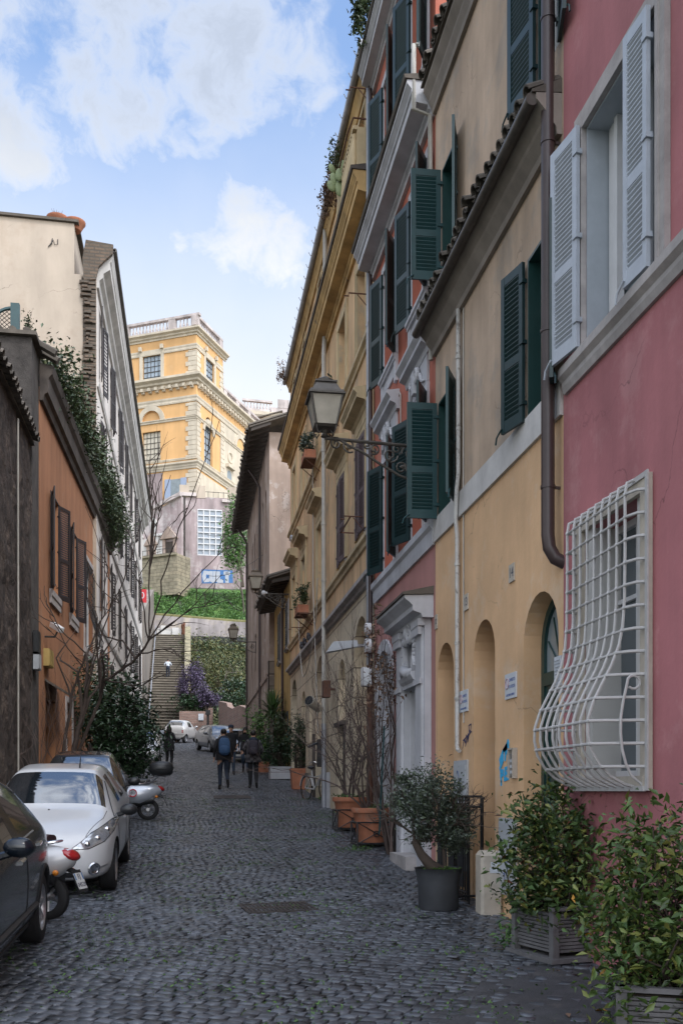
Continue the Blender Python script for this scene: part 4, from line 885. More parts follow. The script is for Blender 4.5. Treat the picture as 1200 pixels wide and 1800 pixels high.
# ================================================================ LEFT: dark wall, block, orange house, white block
dkw = thing('tufa_wall', 'high dark rough tufa wall with tiled coping at the far left', 'wall', LD.p(19, 0, 0))
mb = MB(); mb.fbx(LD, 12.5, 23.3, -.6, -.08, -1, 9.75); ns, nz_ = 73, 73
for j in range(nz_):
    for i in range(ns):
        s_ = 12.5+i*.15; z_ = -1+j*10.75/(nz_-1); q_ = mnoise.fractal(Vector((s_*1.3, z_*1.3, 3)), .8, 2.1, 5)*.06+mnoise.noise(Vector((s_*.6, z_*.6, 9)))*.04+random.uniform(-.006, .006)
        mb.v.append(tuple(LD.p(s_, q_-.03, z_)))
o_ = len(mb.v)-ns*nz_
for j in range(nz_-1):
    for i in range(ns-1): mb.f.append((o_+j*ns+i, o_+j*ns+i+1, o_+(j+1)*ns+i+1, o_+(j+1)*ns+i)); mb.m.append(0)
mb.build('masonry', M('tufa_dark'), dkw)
mb = MB(); mb.fbx(LD, 12.5, 23.3, -.75, .05, 9.76, 9.82); pantiles(mb, LD, 12.5, 23.3, -.4, 9.98, .2, 9.83, .3, .1); mb.build('coping', M('roof_tile_dark'), dkw)
mb = MB(); mb.tube([LD.p(21.2, .03, 9.6), LD.p(21.25, .03, 1.2)], .018, 5); mb.build('cable', M('pipe_pale'), dkw)
blk = thing('plaster_block', 'dark rough plastered chimney-like block rising behind the tufa wall', 'wall', (-5.8, 24.2, 0))
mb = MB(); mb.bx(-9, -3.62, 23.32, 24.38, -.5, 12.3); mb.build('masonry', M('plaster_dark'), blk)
mb = MB(); mb.bx(-9.1, -3.5, 23.2, 24.5, 12.31, 12.4)
for i in range(18): mb.tube([(-9+i*.31, 23.25, 12.42), (-9+i*.31, 24.5, 12.42)], .09, 6)
mb.tube([(-3.6, 24.3, 12.44), (-3.15, 24.3, 12.2)], .1, 6); mb.tube([(-3.6, 23.9, 12.44), (-3.15, 23.9, 12.2)], .1, 6); mb.build('coping', M('roof_tile_dark'), blk)
tre = thing('garden_trellis', 'curved dark green lattice trellis on top of the dark block at left', 'trellis', (-5, 23.9, 12.5))
mb = MB(); X1, X0 = -4.1, -4.72
def trz(x): return 12.42+.78*math.sqrt(max(0.02, 1-((X1-x)/.66)**2))
mb.bx(X1-.08, X1+.12, 23.8, 23.92, 12.5, trz(X1)+.1); mb.tube([(x, 23.86, trz(x)) for x in [X1-.05-i*.06 for i in range(11)]], .045, 6); mb.bx(X0, X1-.08, 23.81, 23.91, 12.5, 12.58); mb.build('post', mat('trellis_paint', (.03, .07, .075), .5, var=.2, vs=5), tre)
mb = MB()
for i in range(-16, 18):
    for sg in (1, -1):
        pts = []
        for k in range(40):
            x = X0+k*.016; z = 12.5+(x-X0)*sg*.9+i*.10
            if x < X1-.06 and 12.45 < z < trz(x): pts.append((x, 23.86+sg*.008, z))
        if len(pts) > 1: mb.tube([pts[0], pts[-1]], .009, 4)
mb.build('lattice', M('wood_old'), tre)
ora = thing('orange_house', 'orange plastered house with brown shutters and dark timber cornice on the left', 'house', LO.p(8, 0, g(32)))
OL = 15.6; OW = [LO.px(82, 1000), LO.px(108, 1000), LO.px(118, 1070), LO.px(138, 1070), LO.px(148, 1050), LO.px(163, 1050)]
ow1 = (OW[0][0], OW[1][0], 6.95, 9.5); ow2 = (OW[2][0], OW[3][0], 6.95, 9.5); ow3 = (OW[4][0], OW[5][0], 6.4, 9.4)
dsa = LO.px(80, 1300)[0]; dsb = LO.px(98, 1300)[0]; ssa = LO.px(116, 1250)[0]; ssb = LO.px(126, 1250)[0]
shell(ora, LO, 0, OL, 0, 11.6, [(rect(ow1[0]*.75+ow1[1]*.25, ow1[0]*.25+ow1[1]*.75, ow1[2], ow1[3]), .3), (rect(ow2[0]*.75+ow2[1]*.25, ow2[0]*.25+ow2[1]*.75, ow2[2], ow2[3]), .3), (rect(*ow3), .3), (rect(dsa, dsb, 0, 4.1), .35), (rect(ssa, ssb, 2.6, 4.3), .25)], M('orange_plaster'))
for q in (ow1, ow2):
    c = (q[0]+q[1])/2; hw = (q[1]-q[0])*.25; q = (c-hw, c+hw, q[2], q[3]); w = window(LO, ora, *q, depth=.2, leaves=(158, 166), lm='shutter_brown', lw=hw, pitch=.06, sur=(.04, .02, 'shutter_brown'), sill=(.2, .08, .35, 'grey_stone'))
w = window(LO, ora, *ow3, depth=.2, sur=(.16, .02, 'grey_stone'), sill=(.2, .08, .3, 'grey_stone')); mb = MB()
for i in range(7):
    s = ow3[0]+.06+i*(ow3[1]-ow3[0]-.12)/6; mb.tube([LO.p(s, n, z) for n, z in ((.02, 9.3), (.06, 9.2), (.08, 8), (.2, 7.4), (.36, 6.9), (.34, 6.6), (.1, 6.45), (.02, 6.4))], .014, 5)
for i in range(8): z = 6.7+i*.34; n = float(np.interp(z, [6.4, 6.6, 6.9, 7.4, 8, 9.3], [.05, .34, .36, .2, .08, .05])); mb.tube([LO.p(ow3[0], n, z), LO.p(ow3[1], n, z)], .012, 5)
mb.build('window_grille', M('iron_black'), w)
mb = MB(); mb.fbx(LO, dsa, dsb, -.34, -.28, 1, 4.1)
for i in range(20): mb.fbx(LO, dsa+.02, dsb-.02, -.279, -.26, 1.3+i*.14, 1.41+i*.14)
mb.build('door', M('wood_old'), ora); mb = MB(); mb.hexa([LO.p(a, n, z) for dz in (0, .06) for (a, n, z) in ((dsa-.15, .01, 4.5+dz), (dsb+.2, .01, 4.5+dz), (dsb+.2, .5, 4.2+dz), (dsa-.15, .5, 4.2+dz))]); mb.build('canopy', M('roof_tile_dark'), ora)
window(LO, ora, ssa, ssb, 2.6, 4.3, depth=.18, sur=(.16, .03, 'grey_stone'), sill=(.16, .06, .3, 'grey_stone'), gm='glass_dark')
mb = MB(); mb.profile(LO, [(.001, 11.25), (.08, 11.25), (.12, 11.4), (.2, 11.45), (.22, 11.8), (.3, 11.9), (.34, 12.1), (.001, 12.15)], -.05, OL); mb.build('cornice', M('wood_old'), ora)
mb = MB(); mb.fbx(LO, 0, OL, -7, .0, 12.16, 12.3); mb.build('roof', M('roof_tile_dark'), ora)
for (a, b, z0, z1, m_, nm) in ((57, 64, 1150, 1112, 'iron_black', 'meter_box'), (57, 65, 1176, 1150, 'grey_plastic', 'meter_box')):
    s0, zz0 = LD.px(a+1, z0); s1, zz1 = LD.px(b-2, z1); box_on(LD, dkw, s0, s1, zz0, zz1, .12, m_, nm)
mat('box_yellow', (.42, .30, .10), .6, var=.2)
s0, zz0 = LO.px(76, 1170); s1, zz1 = LO.px(84, 1146); box_on(LO, ora, max(.1, s0), s1, zz0, zz1, .14, 'box_yellow', 'meter_box')
wht = thing('white_apartment_block', 'tall whitewashed block with rows of brown shutters and bare brick corner on the left', 'building', LW.p(50, 0, g(50)))
G0, G1 = 34.6, 67.5
rows = [(16.6, 19.1), (12.5, 15.2), (8.3, 10.9), (4.4, 6.9)]; cols = [36.6, 41.0, 45.4, 49.8, 54.2, 58.6, 63.0]
WH = [(c-.55, c+.55, z0, z1) for (z0, z1) in rows for c in cols]
shell(wht, LW, G0, G1, 1, 19.7, [(rect(*q), .25) for q in WH], M('white_plaster'), back=None)
GB = Fr(-3.2, G0, -1, 0, 0, -1)     # gable that looks down the street, s runs to the left
mb = MB(); mb.poly(GB, rect(0, 12, 1, 19.7), (), 0); mb.poly(GB, [(0.75, 19.7), (12, 19.7), (12, 21.6), (.75, 21.45)], (), 0)
mb.quad((-3.95, G0, 19.7), (-3.95, G1, 19.7), (-3.95, G1, 21.4), (-3.95, G0, 21.4)); mb.quad((-3.2, G1, 1), (-15, G1, 1), (-15, G1, 21), (-3.2, G1, 21)); mb.quad((-15, G0, 1), (-15, G1, 1), (-15, G1, 21), (-15, G0, 21)); mb.build('gable_wall', M('cream_plaster'), wht)
mb = MB(); mb.hexa([GB.p(s, n, z) for dz in (0, .09) for (s, n, z) in ((.6, .1, 21.46+dz), (12, .1, 21.62+dz), (12, -8, 21.62+dz), (.6, -8, 21.46+dz))]); mb.build('parapet_cap', M('roof_tile_dark'), wht)
mb = MB(); z = 12.0
while z < 19.5:
    h = .12; e = .46+.09*math.sin(z*1.7)+random.uniform(-.06, .06)+(.2 if z < 15.3 else 0); mb.fbx(GB, .015, e, .003, random.uniform(.03, .11), z, z+h)
    if random.random() < .6: mb.fbx(GB, random.uniform(.1, .3), e-.05, .0035, random.uniform(.12, .18), z+.02, z+h-.02)
    z += .15
mb.poly(GB, rect(.012, .46, 11.5, 19.5), (), .012); mb.slab(GB, [(-.58, 20.76), (-.56, 20.45), (-.3, 20.2), (-.08, 19.95), (.02, 19.5), (.42, 19.45), (.46, 20.2), (.35, 20.85)], .003, .14)
mb.build('bare_brick', M('ruin_brick'), wht)
mb = MB(); mb.profile(LW, [(.001, 19.3), (.08, 19.3), (.1, 19.55), (.22, 19.65), (.24, 19.8), (.46, 19.95), (.46, 20.2), (.5, 20.25), (.56, 20.5), (.56, 20.6), (.001, 20.7)], G0+.02, G1); mb.build('cornice', mat('cornice_pale', (.50, .48, .46), .8, var=.12, vs=1.5, streak=.2), wht)
mb = MB(); mb.profile(LW, [(.0, 20.71), (.62, 20.62), (.64, 20.72), (.001, 20.86)], G0+.1, G1); mb.tube([LW.p(G0+.1, .62, 20.7), LW.p(G1, .62, 20.7)], .07, 8); mb.build('gutter', M('lamp_metal'), wht)
for z in (15.9, 11.6, 7.6): mb = MB(); mb.profile(LW, [(.001, z), (.05, z), (.09, z+.12), (.001, z+.15)], G0+.13, G1); mb.build('string_course', mat('cornice_pale', (.5, .48, .46)), wht)
random.seed(11)
for q in WH:
    w = window(LW, wht, *q, depth=.18, cross=(), leaves=(random.choice((6, 14, 172, 166)), random.choice((5, 12, 168, 172))), lm='shutter_brown', pitch=.12, lw=.55)
    if random.random() < .35 and q[2] > 8:     # lower halves swung out
        pass
bw = thing('flower_pot', 'terracotta bowl with dry grass on the roof parapet, left of the pair', 'pot', (-4.55, 34.9, 21.44), group='terracotta bowls on the roof parapet')
mb = MB(); mb.lathe([(.0, 0), (.22, .0), (.33, .2), (.38, .26), (.38, .31), (.33, .31), (.3, .24), (.0, .22)], (-4.55, 34.9, 21.44), 18); mb.build('bowl', M('terracotta'), bw, smooth=True)
gr = MB()
for i in range(40): a = random.uniform(0, 6.28); d = random.uniform(.05, .28); gr.tube([(-4.55+.1*math.cos(a), 34.9+.1*math.sin(a), 21.66), (-4.55+d*math.cos(a), 34.9+d*math.sin(a), 21.7+random.uniform(.1, .28))], [.012, .004], 3)
tag(gr.build('grass_tuft', M('leaf_dry'), origin=(-4.55, 34.9, 21.66)), 'dry grass growing in the left roof bowl', 'grass')
b2 = copy_tree(bw); b2.location = (-3.98, 34.95, 21.38); b2['label'] = 'terracotta bowl at the corner of the roof parapet, right of the pair'
mb = MB(); mb.tube([GB.p(1.62, .04, 20.55), GB.p(1.5, .04, 20.66), GB.p(1.48, .04, 20.84)], .017, 4); mb.tube([GB.p(1.58, .03, 20.6), GB.p(1.44, .03, 20.80), GB.p(1.4, .03, 20.64), GB.p(1.3, .03, 20.66), GB.p(1.3, .03, 20.84)], .013, 4); mb.build('iron_tie', M('iron_black'), wht)
# ================================================================ VILLA ON THE HILL
VT = 125.0; VC = at(345, 1390, VT)
def camdir(u): return Vector((SA+u*CA, CA-u*SA, 0)).normalized()
eL = camdir(-2.93); eL = -eL if eL.dot(Vector((1, 0, 0))) > 0 else eL; eR = camdir(.338)
VL = Fr(VC.x, VC.y, eL.x, eL.y, -eR.x, -eR.y); VR = Fr(VC.x, VC.y, eR.x, eR.y, -eL.x, -eL.y)
def vz(py): return H+(1390-py)*VT/F
Z = {k: vz(v) for k, v in dict(base=905, bandlow=838, band2=812, imp=735, fr0=697, cor0=688, cor1=662, top0=600, top1=578, bal0=577, bal1=549).items()}
vil = thing('villa', 'large orange and cream villa with balustraded roof tower on the hill', 'villa', (VC.x, VC.y, vz(900)))
LL = 24.0; sR = VR.px(392, 700)[0]; RLn = VR.px(470, 760)[0]+6
def vs_(fr, px, py): return fr.px(px, py)[0]
wl = (vs_(VL, 283, 640), vs_(VL, 251, 640)); wl2 = (vs_(VL, 282, 770), vs_(VL, 250, 770)); wr = (vs_(VR, 361, 640), vs_(VR, 376, 640)); wra = (vs_(VR, 359, 760), vs_(VR, 374, 760))
zt0, zt1 = vz(668), vz(612); zi0, zi1 = vz(806), vz(748)
lunL = arch(wl2[0], wl2[1], Z['imp']+.35, Z['imp']+.4); archR = arch(wra[0], wra[1], vz(812), vz(745), top=vz(716))
shell(vil, VL, 0, LL, vz(980), Z['top1'], [(rect(wl[0], wl[1], zt0, zt1), .5), (rect(wl2[0], wl2[1], zi0, zi1), .4), (lunL, .2)], M('villa_orange'), back=None, name='front_wall')
n1 = (vs_(VR, 399, 800), vs_(VR, 407, 800)); lunR = (vs_(VR, 415, 760), vs_(VR, 430, 760))
shell(vil, VR, 0, sR, Z['cor1']+.2, Z['top1'], [(rect(wr[0], wr[1], zt0, zt1), .5)], M('villa_orange'), back=None, name='tower_wall')
shell(vil, VR, 0, RLn, vz(980), Z['cor1']+.2, [(archR, .5)], M('villa_orange'), back=None, name='side_wall')
mb = MB()
for fr, l in ((VL, LL), ):
    mb.quad(VL.p(LL, 0, vz(980)), VL.p(LL, -sR, vz(980)), VL.p(LL, -sR, Z['top1']), VL.p(LL, 0, Z['top1'])); mb.quad(VR.p(sR, 0, vz(700)), VR.p(sR, -LL, vz(700)), VR.p(sR, -LL, Z['top1']), VR.p(sR, 0, Z['top1'])); mb.quad(VR.p(0, 0, Z['top1']), VR.p(sR, 0, Z['top1']), VR.p(sR, -LL, Z['top1']), VR.p(0, -LL, Z['top1']))
    mb.quad(VR.p(sR, 0, Z['cor1']), VR.p(RLn, 0, Z['cor1']), VR.p(RLn, -LL, Z['cor1']), VR.p(sR, -LL, Z['cor1']))
mb.build('roof', M('villa_parapet'), vil)
def vcorn(z, h, n, name, l1, l2, m='villa_stone'):
    mb = MB(); pr = [(.001, z), (.12, z), (.15, z+h*.25), (n*.5, z+h*.35), (n*.55, z+h*.55), (n, z+h*.75), (n, z+h), (.001, z+h+.05)]
    mb.profile(VL, pr, 0, l1, miter0=1); mb.profile(VR, pr, 0, l2, miter0=1); return mb.build(name, M(m), vil)
vcorn(Z['cor1']-.9, 1.15, .95, 'cornice', LL, RLn); vcorn(Z['top1']-.7, .85, .7, 'cornice', LL, sR+.7); vcorn(Z['top0']-.9, .7, .12, 'frieze', LL, sR); vcorn(Z['imp'], .4, .22, 'string_course', LL, RLn); vcorn(vz(822), .9, .45, 'string_course', LL, RLn); vcorn(Z['cor0']-1.2, .8, .15, 'frieze', LL, RLn); vcorn(Z['cor1']+.25, .35, .12, 'plinth', LL, sR); vcorn(vz(806), .3, .1, 'sill_course', LL, RLn)
def split_rows(name, items, m, parent):
    for it in items: mb = MB(); it(mb); mb.build(name, M(m), parent)
br = []
for i in range(22): br.append((VL, .35+i*1.02))
for i in range(30): br.append((VR, .35+i*.85))
mb = MB(); z = Z['cor1']-1.0; pr = [(.002, z-.02), (.2, z), (.2, z+.06), (.002, z+.06)]; mb.profile(VL, pr, 0, LL, miter0=1); mb.profile(VR, pr, 0, RLn, miter0=1)
for fr, s in br:
    mb.fbx(fr, s, s+.36, .05, .66, z-.2, z+.2); mb.fbx(fr, s-.02, s+.38, .05, .36, z-.38, z-.2)
mb.build('bracket_row', M('villa_stone'), vil)
# quoins
def quoin(fr, s, sg, z0, z1, w=1.15):
    global mb
    z = z0; k = 0; mb.fbx(fr, *sorted((s, s+sg*w*.9)), .002, .05, z0, z1)
    while z < z1-.1:
        h = min(.62, z1-z); mb.fbx(fr, *sorted((s, s+sg*(w if k % 2 else w*1.3))), .002, .1, z, z+h-.07); z += h; k += 1
for (z0, z1) in ((Z['cor1']+.3, Z['top0']-1), (Z['imp']+.5, Z['cor0']-1.3), (vz(806), Z['imp']), (vz(905), vz(824))):
    mb = MB(); quoin(VL, .0, 1, z0, z1); quoin(VR, .0, 1, z0, z1, .9); mb.build('quoin_row', M('villa_stone'), vil)
mb = MB(); quoin(VR, sR-.0, -1, Z['cor1']+.3, Z['top0']-1, .9); mb.build('quoin_row', M('villa_stone'), vil); s2 = vs_(VR, 387, 760); mb = MB(); quoin(VR, s2, 1, vz(806), Z['cor0']-1.3, .9); mb.build('quoin_row', M('villa_stone'), vil)
s3 = vs_(VR, 393, 760)
mb = MB(); mb.slab(VR, rect(s3, RLn, vz(806), Z['cor0']-1.2), .001, .04, 0, [arch(lunR[0], lunR[1], Z['imp']+.45, Z['imp']+.5), arch(n1[0], n1[1], vz(830), vz(795))]); mb.build('stone_facing', M('villa_stone'), vil)
mb = MB(); mb.slab(VR, rect(0, RLn, vz(985), vz(826)), .001, .05); mb.build('stone_facing', M('villa_stone'), vil)
def vwin(fr, q, z0, z1, nx, nz, gm, dep, sur=True, ar=None):
    mb = MB()
    for i in range(nx+1): s = q[0]+(q[1]-q[0])*i/nx; mb.fbx(fr, s-.028, s+.028, -dep+.05, -dep+.12, z0, z1)
    for i in range(nz+1): z = z0+(z1-z0)*i/nz; mb.fbx(fr, q[0], q[1], -dep+.05, -dep+.13, z-.025-(.04 if i == nz//2 else 0), z+.025)
    w = mb.build('window', M('lamp_metal'), vil); mb = MB(); mb.fbx(fr, q[0], q[1], -dep+.01, -dep+.06, z0, z1); mb.build('pane', M(gm), w)
    if sur:
        mb = MB()
        for (a, b) in ((q[0]-.45, q[0]), (q[1], q[1]+.45)): mb.fbx(fr, a, b, .002, .12, z0-.2, z1+.5)
        mb.fbx(fr, q[0], q[1], .002, .118, z1, z1+.6)
        for s in (q[0]-.25, q[1]+.25): mb.fbx(fr, s-.2, s+.2, .12, .45, z1+.62, z1+1.15)
        mb.build('surround', M('villa_stone'), w)
    return w
vwin(VL, wl, zt0, zt1, 5, 6, 'glass_pale', .3); vwin(VR, wr, zt0, zt1, 4, 6, 'glass_pale', .3); vwin(VL, wl2, zi0, zi1, 5, 6, 'glass_warm', .4, False)
mb = MB()
def archband(fr, q, z0, w, n):
    c = (q[0]+q[1])/2; r = (q[1]-q[0])/2
    mb.slab(fr, [(c-(r+w)*math.cos(PI*i/16), z0+(r+w)*math.sin(PI*i/16)) for i in range(17)]+[(c+r*math.cos(PI*i/16), z0+r*math.sin(PI*i/16)) for i in range(17)], .002, n)
archband(VL, wl2, Z['imp']+.4, .65, .16); mb.build('arch_band', M('villa_stone'), vil)
mb = MB(); archband(VR, lunR, Z['imp']+.5, .6, .18); mb.build('arch_band', M('villa_stone'), vil); mb = MB(); archband(VR, wra, vz(745), .5, .16); mb.build('arch_band', M('villa_stone'), vil)
mb = MB(); mb.slab(VR, arch(wra[0], wra[1], vz(812), vz(745), top=vz(716)), -.45, -.4); w = mb.build('window', M('glass_pale'), vil); mb = MB()
for i in range(5): s = wra[0]+(wra[1]-wra[0])*i/4; mb.fbx(VR, s-.04, s+.04, -.39, -.33, vz(812), vz(728))
for i in range(8): z = vz(812-i*12); mb.fbx(VR, wra[0], wra[1], -.39, -.325, z-.04, z+.04)
mb.build('glazing_bar', M('lamp_metal'), w)
mb = MB(); c = (vs_(VR, 404, 752), vz(760)); mb.tube([VR.p(c[0]+.7*math.cos(a), .08, c[1]+.7*math.sin(a)) for a in [2*PI*i/20 for i in range(20)]], .12, 6, closed=True); mb.build('roundel', M('villa_stone'), vil, smooth=True)
mb = MB(); a, b = vs_(VR, 411, 820), vs_(VR, 425, 820); mb.fbx(VR, a, b, .05, .16, vz(846), vz(806))
for i in range(60): mb.ball(VR.p(random.uniform(a+.2, b-.2), .17, random.uniform(vz(843), vz(809))), random.uniform(.08, .22), 6, 4)
mb.tube([VR.p((a+b)/2+.55*math.cos(t), .2, (vz(846)+vz(806))/2+.8*math.sin(t)) for t in [2*PI*i/16 for i in range(16)]], .14, 6, closed=True); mb.build('relief_panel', M('villa_white'), vil)
mb = MB(); mb.slab(VR, arch(n1[0], n1[1], vz(830), vz(795)), -.05, .03); w = mb.build('window', M('glass_grey'), vil); mb = MB(); mb.fbx(VR, n1[0]-.4, n1[1]+.4, .05, .5, vz(782), vz(776)); mb.build('pediment', M('villa_stone'), w)
a, b = vs_(VL, 318, 850), vs_(VL, 300, 850)     # low window with pale blue shutters
mb = MB(); mb.fbx(VL, a, b, .004, .05, vz(872), vz(838)); w = mb.build('window', M('glass_grey'), vil)
for s in (a-.85, b): mb = MB(); mb.fbx(VL, s, s+.85, .02, .1, vz(874), vz(837)); mb.build('shutter', mat('shutter_blue', (.30, .36, .48), .6), w)
mb = MB(); mb.slab(VL, rect(vs_(VL, 300, 850)+1.2, LL, vz(985), vz(824)), .001, .035); mb.build('bare_plaster', M('mauve_wall'), vil)
def balus(fr, s0, s1, z0, z1, n=-.3, posts=(), per=.5, parent=None, m='villa_parapet'):
    mb = MB(); mb.fbx(fr, s0, s1, n-.25, n+.25, z0, z0+.55); mb.fbx(fr, s0-.1, s1+.1, n-.3, n+.3, z1-.3, z1)
    for p in posts: mb.fbx(fr, p-.5, p+.5, n-.27, n+.27, z0+.5, z1-.28)
    k = int((s1-s0)/per)
    for i in range(k):
        s = s0+(i+.5)*per
        if any(abs(s-p) < .7 for p in posts): continue
        mb.lathe([(.09, 0), (.16, .3), (.07, .7), (.1, z1-z0-.8)], fr.p(s, n, z0+.53), 6)
    return mb.build('balustrade', M(m), parent or vil)
balus(VL, -.3, LL, Z['bal0'], Z['bal1'], posts=(.3, 3.6, 10.5, 17)); balus(VR, .4, sR, Z['bal0'], Z['bal1'], posts=(.4, sR-.4)); balus(VR, sR, RLn, Z['cor1']+.2, Z['cor1']+2.0, posts=[sR+1+4*i for i in range(6)])
far = thing('hilltop_palace', 'second cream and orange hilltop palace with balustrade behind the villa', 'palace', at(480, 760, 150))
FB = Fr(*at(430, 1390, 150).xy, *(camdir(4).xy), *(-camdir(.0).xy)); mb = MB(); zf = lambda py: H+(1390-py)*150/F
mb.fbx(FB, 0, 14, -10, 0, zf(900), zf(722)); mb.build('wall', M('villa_orange'), far); mb = MB(); mb.profile(FB, [(0.002, zf(736)), (.1, zf(736)), (.6, zf(728)), (.6, zf(722)), (.002, zf(721))], -.6, 14); mb.build('cornice', M('villa_stone'), far)
mb = MB(); mb.fbx(FB, 4.2, 8.5, .01, .25, zf(740), zf(712)); mb.fbx(FB, 5.2, 7, .02, .3, zf(712), zf(697)); mb.build('attic', M('villa_parapet'), far); balus(FB, -.3, 4.2, zf(722), zf(700), parent=far)
mb = MB(); mb.hexa([FB.p(s, n, z) for dz in (0, .15) for (s, n, z) in ((1.5, .9, zf(738)+dz), (6, .9, zf(738)+dz+1.6), (6, -3, zf(738)+dz+1.6), (1.5, -3, zf(738)+dz))]); mb.build('roof', M('roof_tile_dark'), far)
# ================================================================ CHURCH-LIKE HOUSE, GARDEN WALLS, STAIRS
CT = 114.0
def cz(py, t=CT): return H+(1390-py)*t/F
cd = camdir(0.); CF = Fr(*at(318, 1390, CT).xy, *camdir(6).xy, *(-camdir(-.16)).xy); CF.n = Vector((CF.e.y, -CF.e.x, 0)); CF.n = CF.n if CF.n.y < 0 else -CF.n
chp = thing('hillside_chapel_house', 'weathered mauve house with tall white gridded window below the villa', 'house', CF.p(3, 0, cz(1020)))
def cs_(px): return CF.px(px, 900)[0]
wc = (cs_(347), cs_(390))
shell(chp, CF, 0, cs_(432), cz(1060), cz(872), [(rect(wc[0], wc[1], cz(974), cz(894)), .3)], M('mauve_wall'), back=8)
mb = MB()
for i in range(5): s = wc[0]+(wc[1]-wc[0])*i/4; mb.fbx(CF, s-.06, s+.06, -.1, .0, cz(974), cz(894))
for i in range(9): z = cz(974)+(cz(894)-cz(974))*i/8; mb.fbx(CF, wc[0], wc[1], -.1, .01, z-.06, z+.06)
w = mb.build('window', M('white_paint'), chp); mb = MB(); mb.fbx(CF, wc[0], wc[1], -.25, -.12, cz(974), cz(894)); mb.build('pane', mat('glass_sky', (.28, .32, .37), .25, var=.25, vs=.6), w)
mb = MB(); mb.fbx(CF, -.3, cs_(345), .0, .3, cz(872), cz(866)); mb.build('cornice', M('villa_parapet'), chp); mb = MB(); mb.fbx(CF, cs_(390), cs_(432), .0, .3, cz(880), cz(875)); mb.build('cornice', M('villa_parapet'), chp)
mb = MB(); mb.fbx(CF, -.2, cs_(326), .002, .1, cz(1000), cz(873)); mb.build('pilaster', M('plaster_dark'), chp)
for px in (317, 346, 402, 426): mb = MB(); s = cs_(px); mb.fbx(CF, s-.1, s+1.0, -.8, .05, cz(874), cz(852)); mb.build('parapet_post', M('cream_plaster'), chp)
mb = MB()
for i in range(12): s = cs_(330)+i*.6; mb.tube([CF.p(s, -.3, cz(872)), CF.p(s, -.3, cz(860))], .025, 4)
mb.tube([CF.p(cs_(318), -.3, cz(860)), CF.p(cs_(430), -.3, cz(862))], .03, 4); mb.build('railing', M('iron_black'), chp)
LET = {'C': [[(1, .9), (.25, .95), (.05, .5), (.25, .05), (1, .1)]], 'U': [[(.05, 1), (.05, .15), (.5, .02), (.95, .15), (.95, 1)]], 'L': [[(.1, 1), (.1, .05), (1, .05)]], 'T': [[(0, .95), (1, .95)], [(.5, .95), (.5, 0)]]}
mb = MB(); ga, gb = cs_(356), cs_(405); gz0, gz1 = cz(1023), cz(1001)
mb.slab(CF, [(ga-.1, gz0-.1), (gb+.3, gz0+.1), (gb+.25, gz1+.1), (ga-.15, gz1+.1)], .002, .02); gq = mb.build('graffiti', M('graffiti_blue'), chp)
mb = MB()
for i, c in enumerate('CULT'):
    wd = (gb-ga)/4
    for st in LET[c]: mb.ribbon(CF, [(ga+.15+i*wd+x*wd*.62, gz0+.2+y*(gz1-gz0-.4)) for x, y in st], .42, .04)
mb.build('lettering', M('graffiti_white'), gq)
KT = 110.0; KF = Fr(*at(318, 1390, KT).xy, *camdir(-2.2).xy, 0, -1); KF.n = Vector((KF.e.y, -KF.e.x, 0)); KF.n = KF.n if KF.n.y < 0 else -KF.n
if KF.e.x > 0: KF.e = -KF.e
fac = thing('baroque_facade', 'pale baroque facade with white pilasters and small pedimented door on the terrace', 'facade', KF.p(3, 0, cz(980, KT)))
ks = lambda px: KF.px(px, 940)[0]; kz = lambda py: cz(py, KT)
mb = MB(); mb.slab(KF, [(0, kz(985)), (0, kz(872)), (ks(240), kz(905)), (ks(225), kz(905)), (ks(225), kz(985))], -.5, 0); mb.build('wall', M('mauve_wall'), fac)
mb = MB(); mb.profile(KF, [(.002, 0), (.4, 0), (.4, .5), (.002, .5)], 0, .01); mb = MB(); mb.hexa([KF.p(s, n, z) for dz in (0, .45) for (s, n, z) in ((-.1, .0, kz(873)+dz), (ks(226), 0, kz(906)+dz), (ks(226), .4, kz(906)+dz), (-.1, .4, kz(873)+dz))]); mb.build('cornice', M('villa_parapet'), fac)
mb = MB(); mb.fbx(KF, ks(292), ks(244), .002, .06, kz(980), kz(940)); mb.build('lower_facing', M('villa_white'), fac)
for (a, b) in ((291, 284), (280, 275), (252, 246)): mb = MB(); mb.fbx(KF, ks(a), ks(b), .06, .22, kz(980), kz(938)); mb.fbx(KF, ks(a)-.1, ks(b)+.1, .06, .35, kz(938), kz(934)); mb.build('pilaster', M('villa_white'), fac)
for (a, b, z) in ((306, 292, 950), (272, 264, 958)):
    mb = MB(); mb.fbx(KF, ks(a), ks(b), .05, .12, kz(980), kz(z)); d = mb.build('door', M('wood_dark'), fac)
    mb = MB(); A, B = ks(a)-.35, ks(b)+.35; mb.fbx(KF, A, A+.35, .05, .25, kz(980), kz(z)+.3); mb.fbx(KF, B-.35, B, .05, .25, kz(980), kz(z)+.3); mb.slab(KF, [(A-.3, kz(z)+.3), ((A+B)/2, kz(z)+1.7), (B+.3, kz(z)+.3)], .06, .45); mb.build('pediment', M('mauve_plaster'), d)
mb = MB(); c = (ks(271), kz(918)); mb.slab(KF, [(c[0]+.45*math.cos(t), c[1]+.9*math.sin(t)) for t in [2*PI*i/16 for i in range(16)]], .002, .15); mb.build('medallion', M('villa_white'), fac)
mb = MB()
for i in range(14): s = i*.7; mb.tube([KF.p(s, 1.5, kz(980)), KF.p(s, 1.5, kz(968))], .025, 4)
mb.tube([KF.p(0, 1.5, kz(968)), KF.p(9.8, 1.5, kz(968))], .03, 4); mb.build('railing', M('iron_black'), fac)
ter = thing('terrace_wall', 'rough stone terrace wall under the baroque facade', 'wall', KF.p(4, 1.6, kz(1020)))
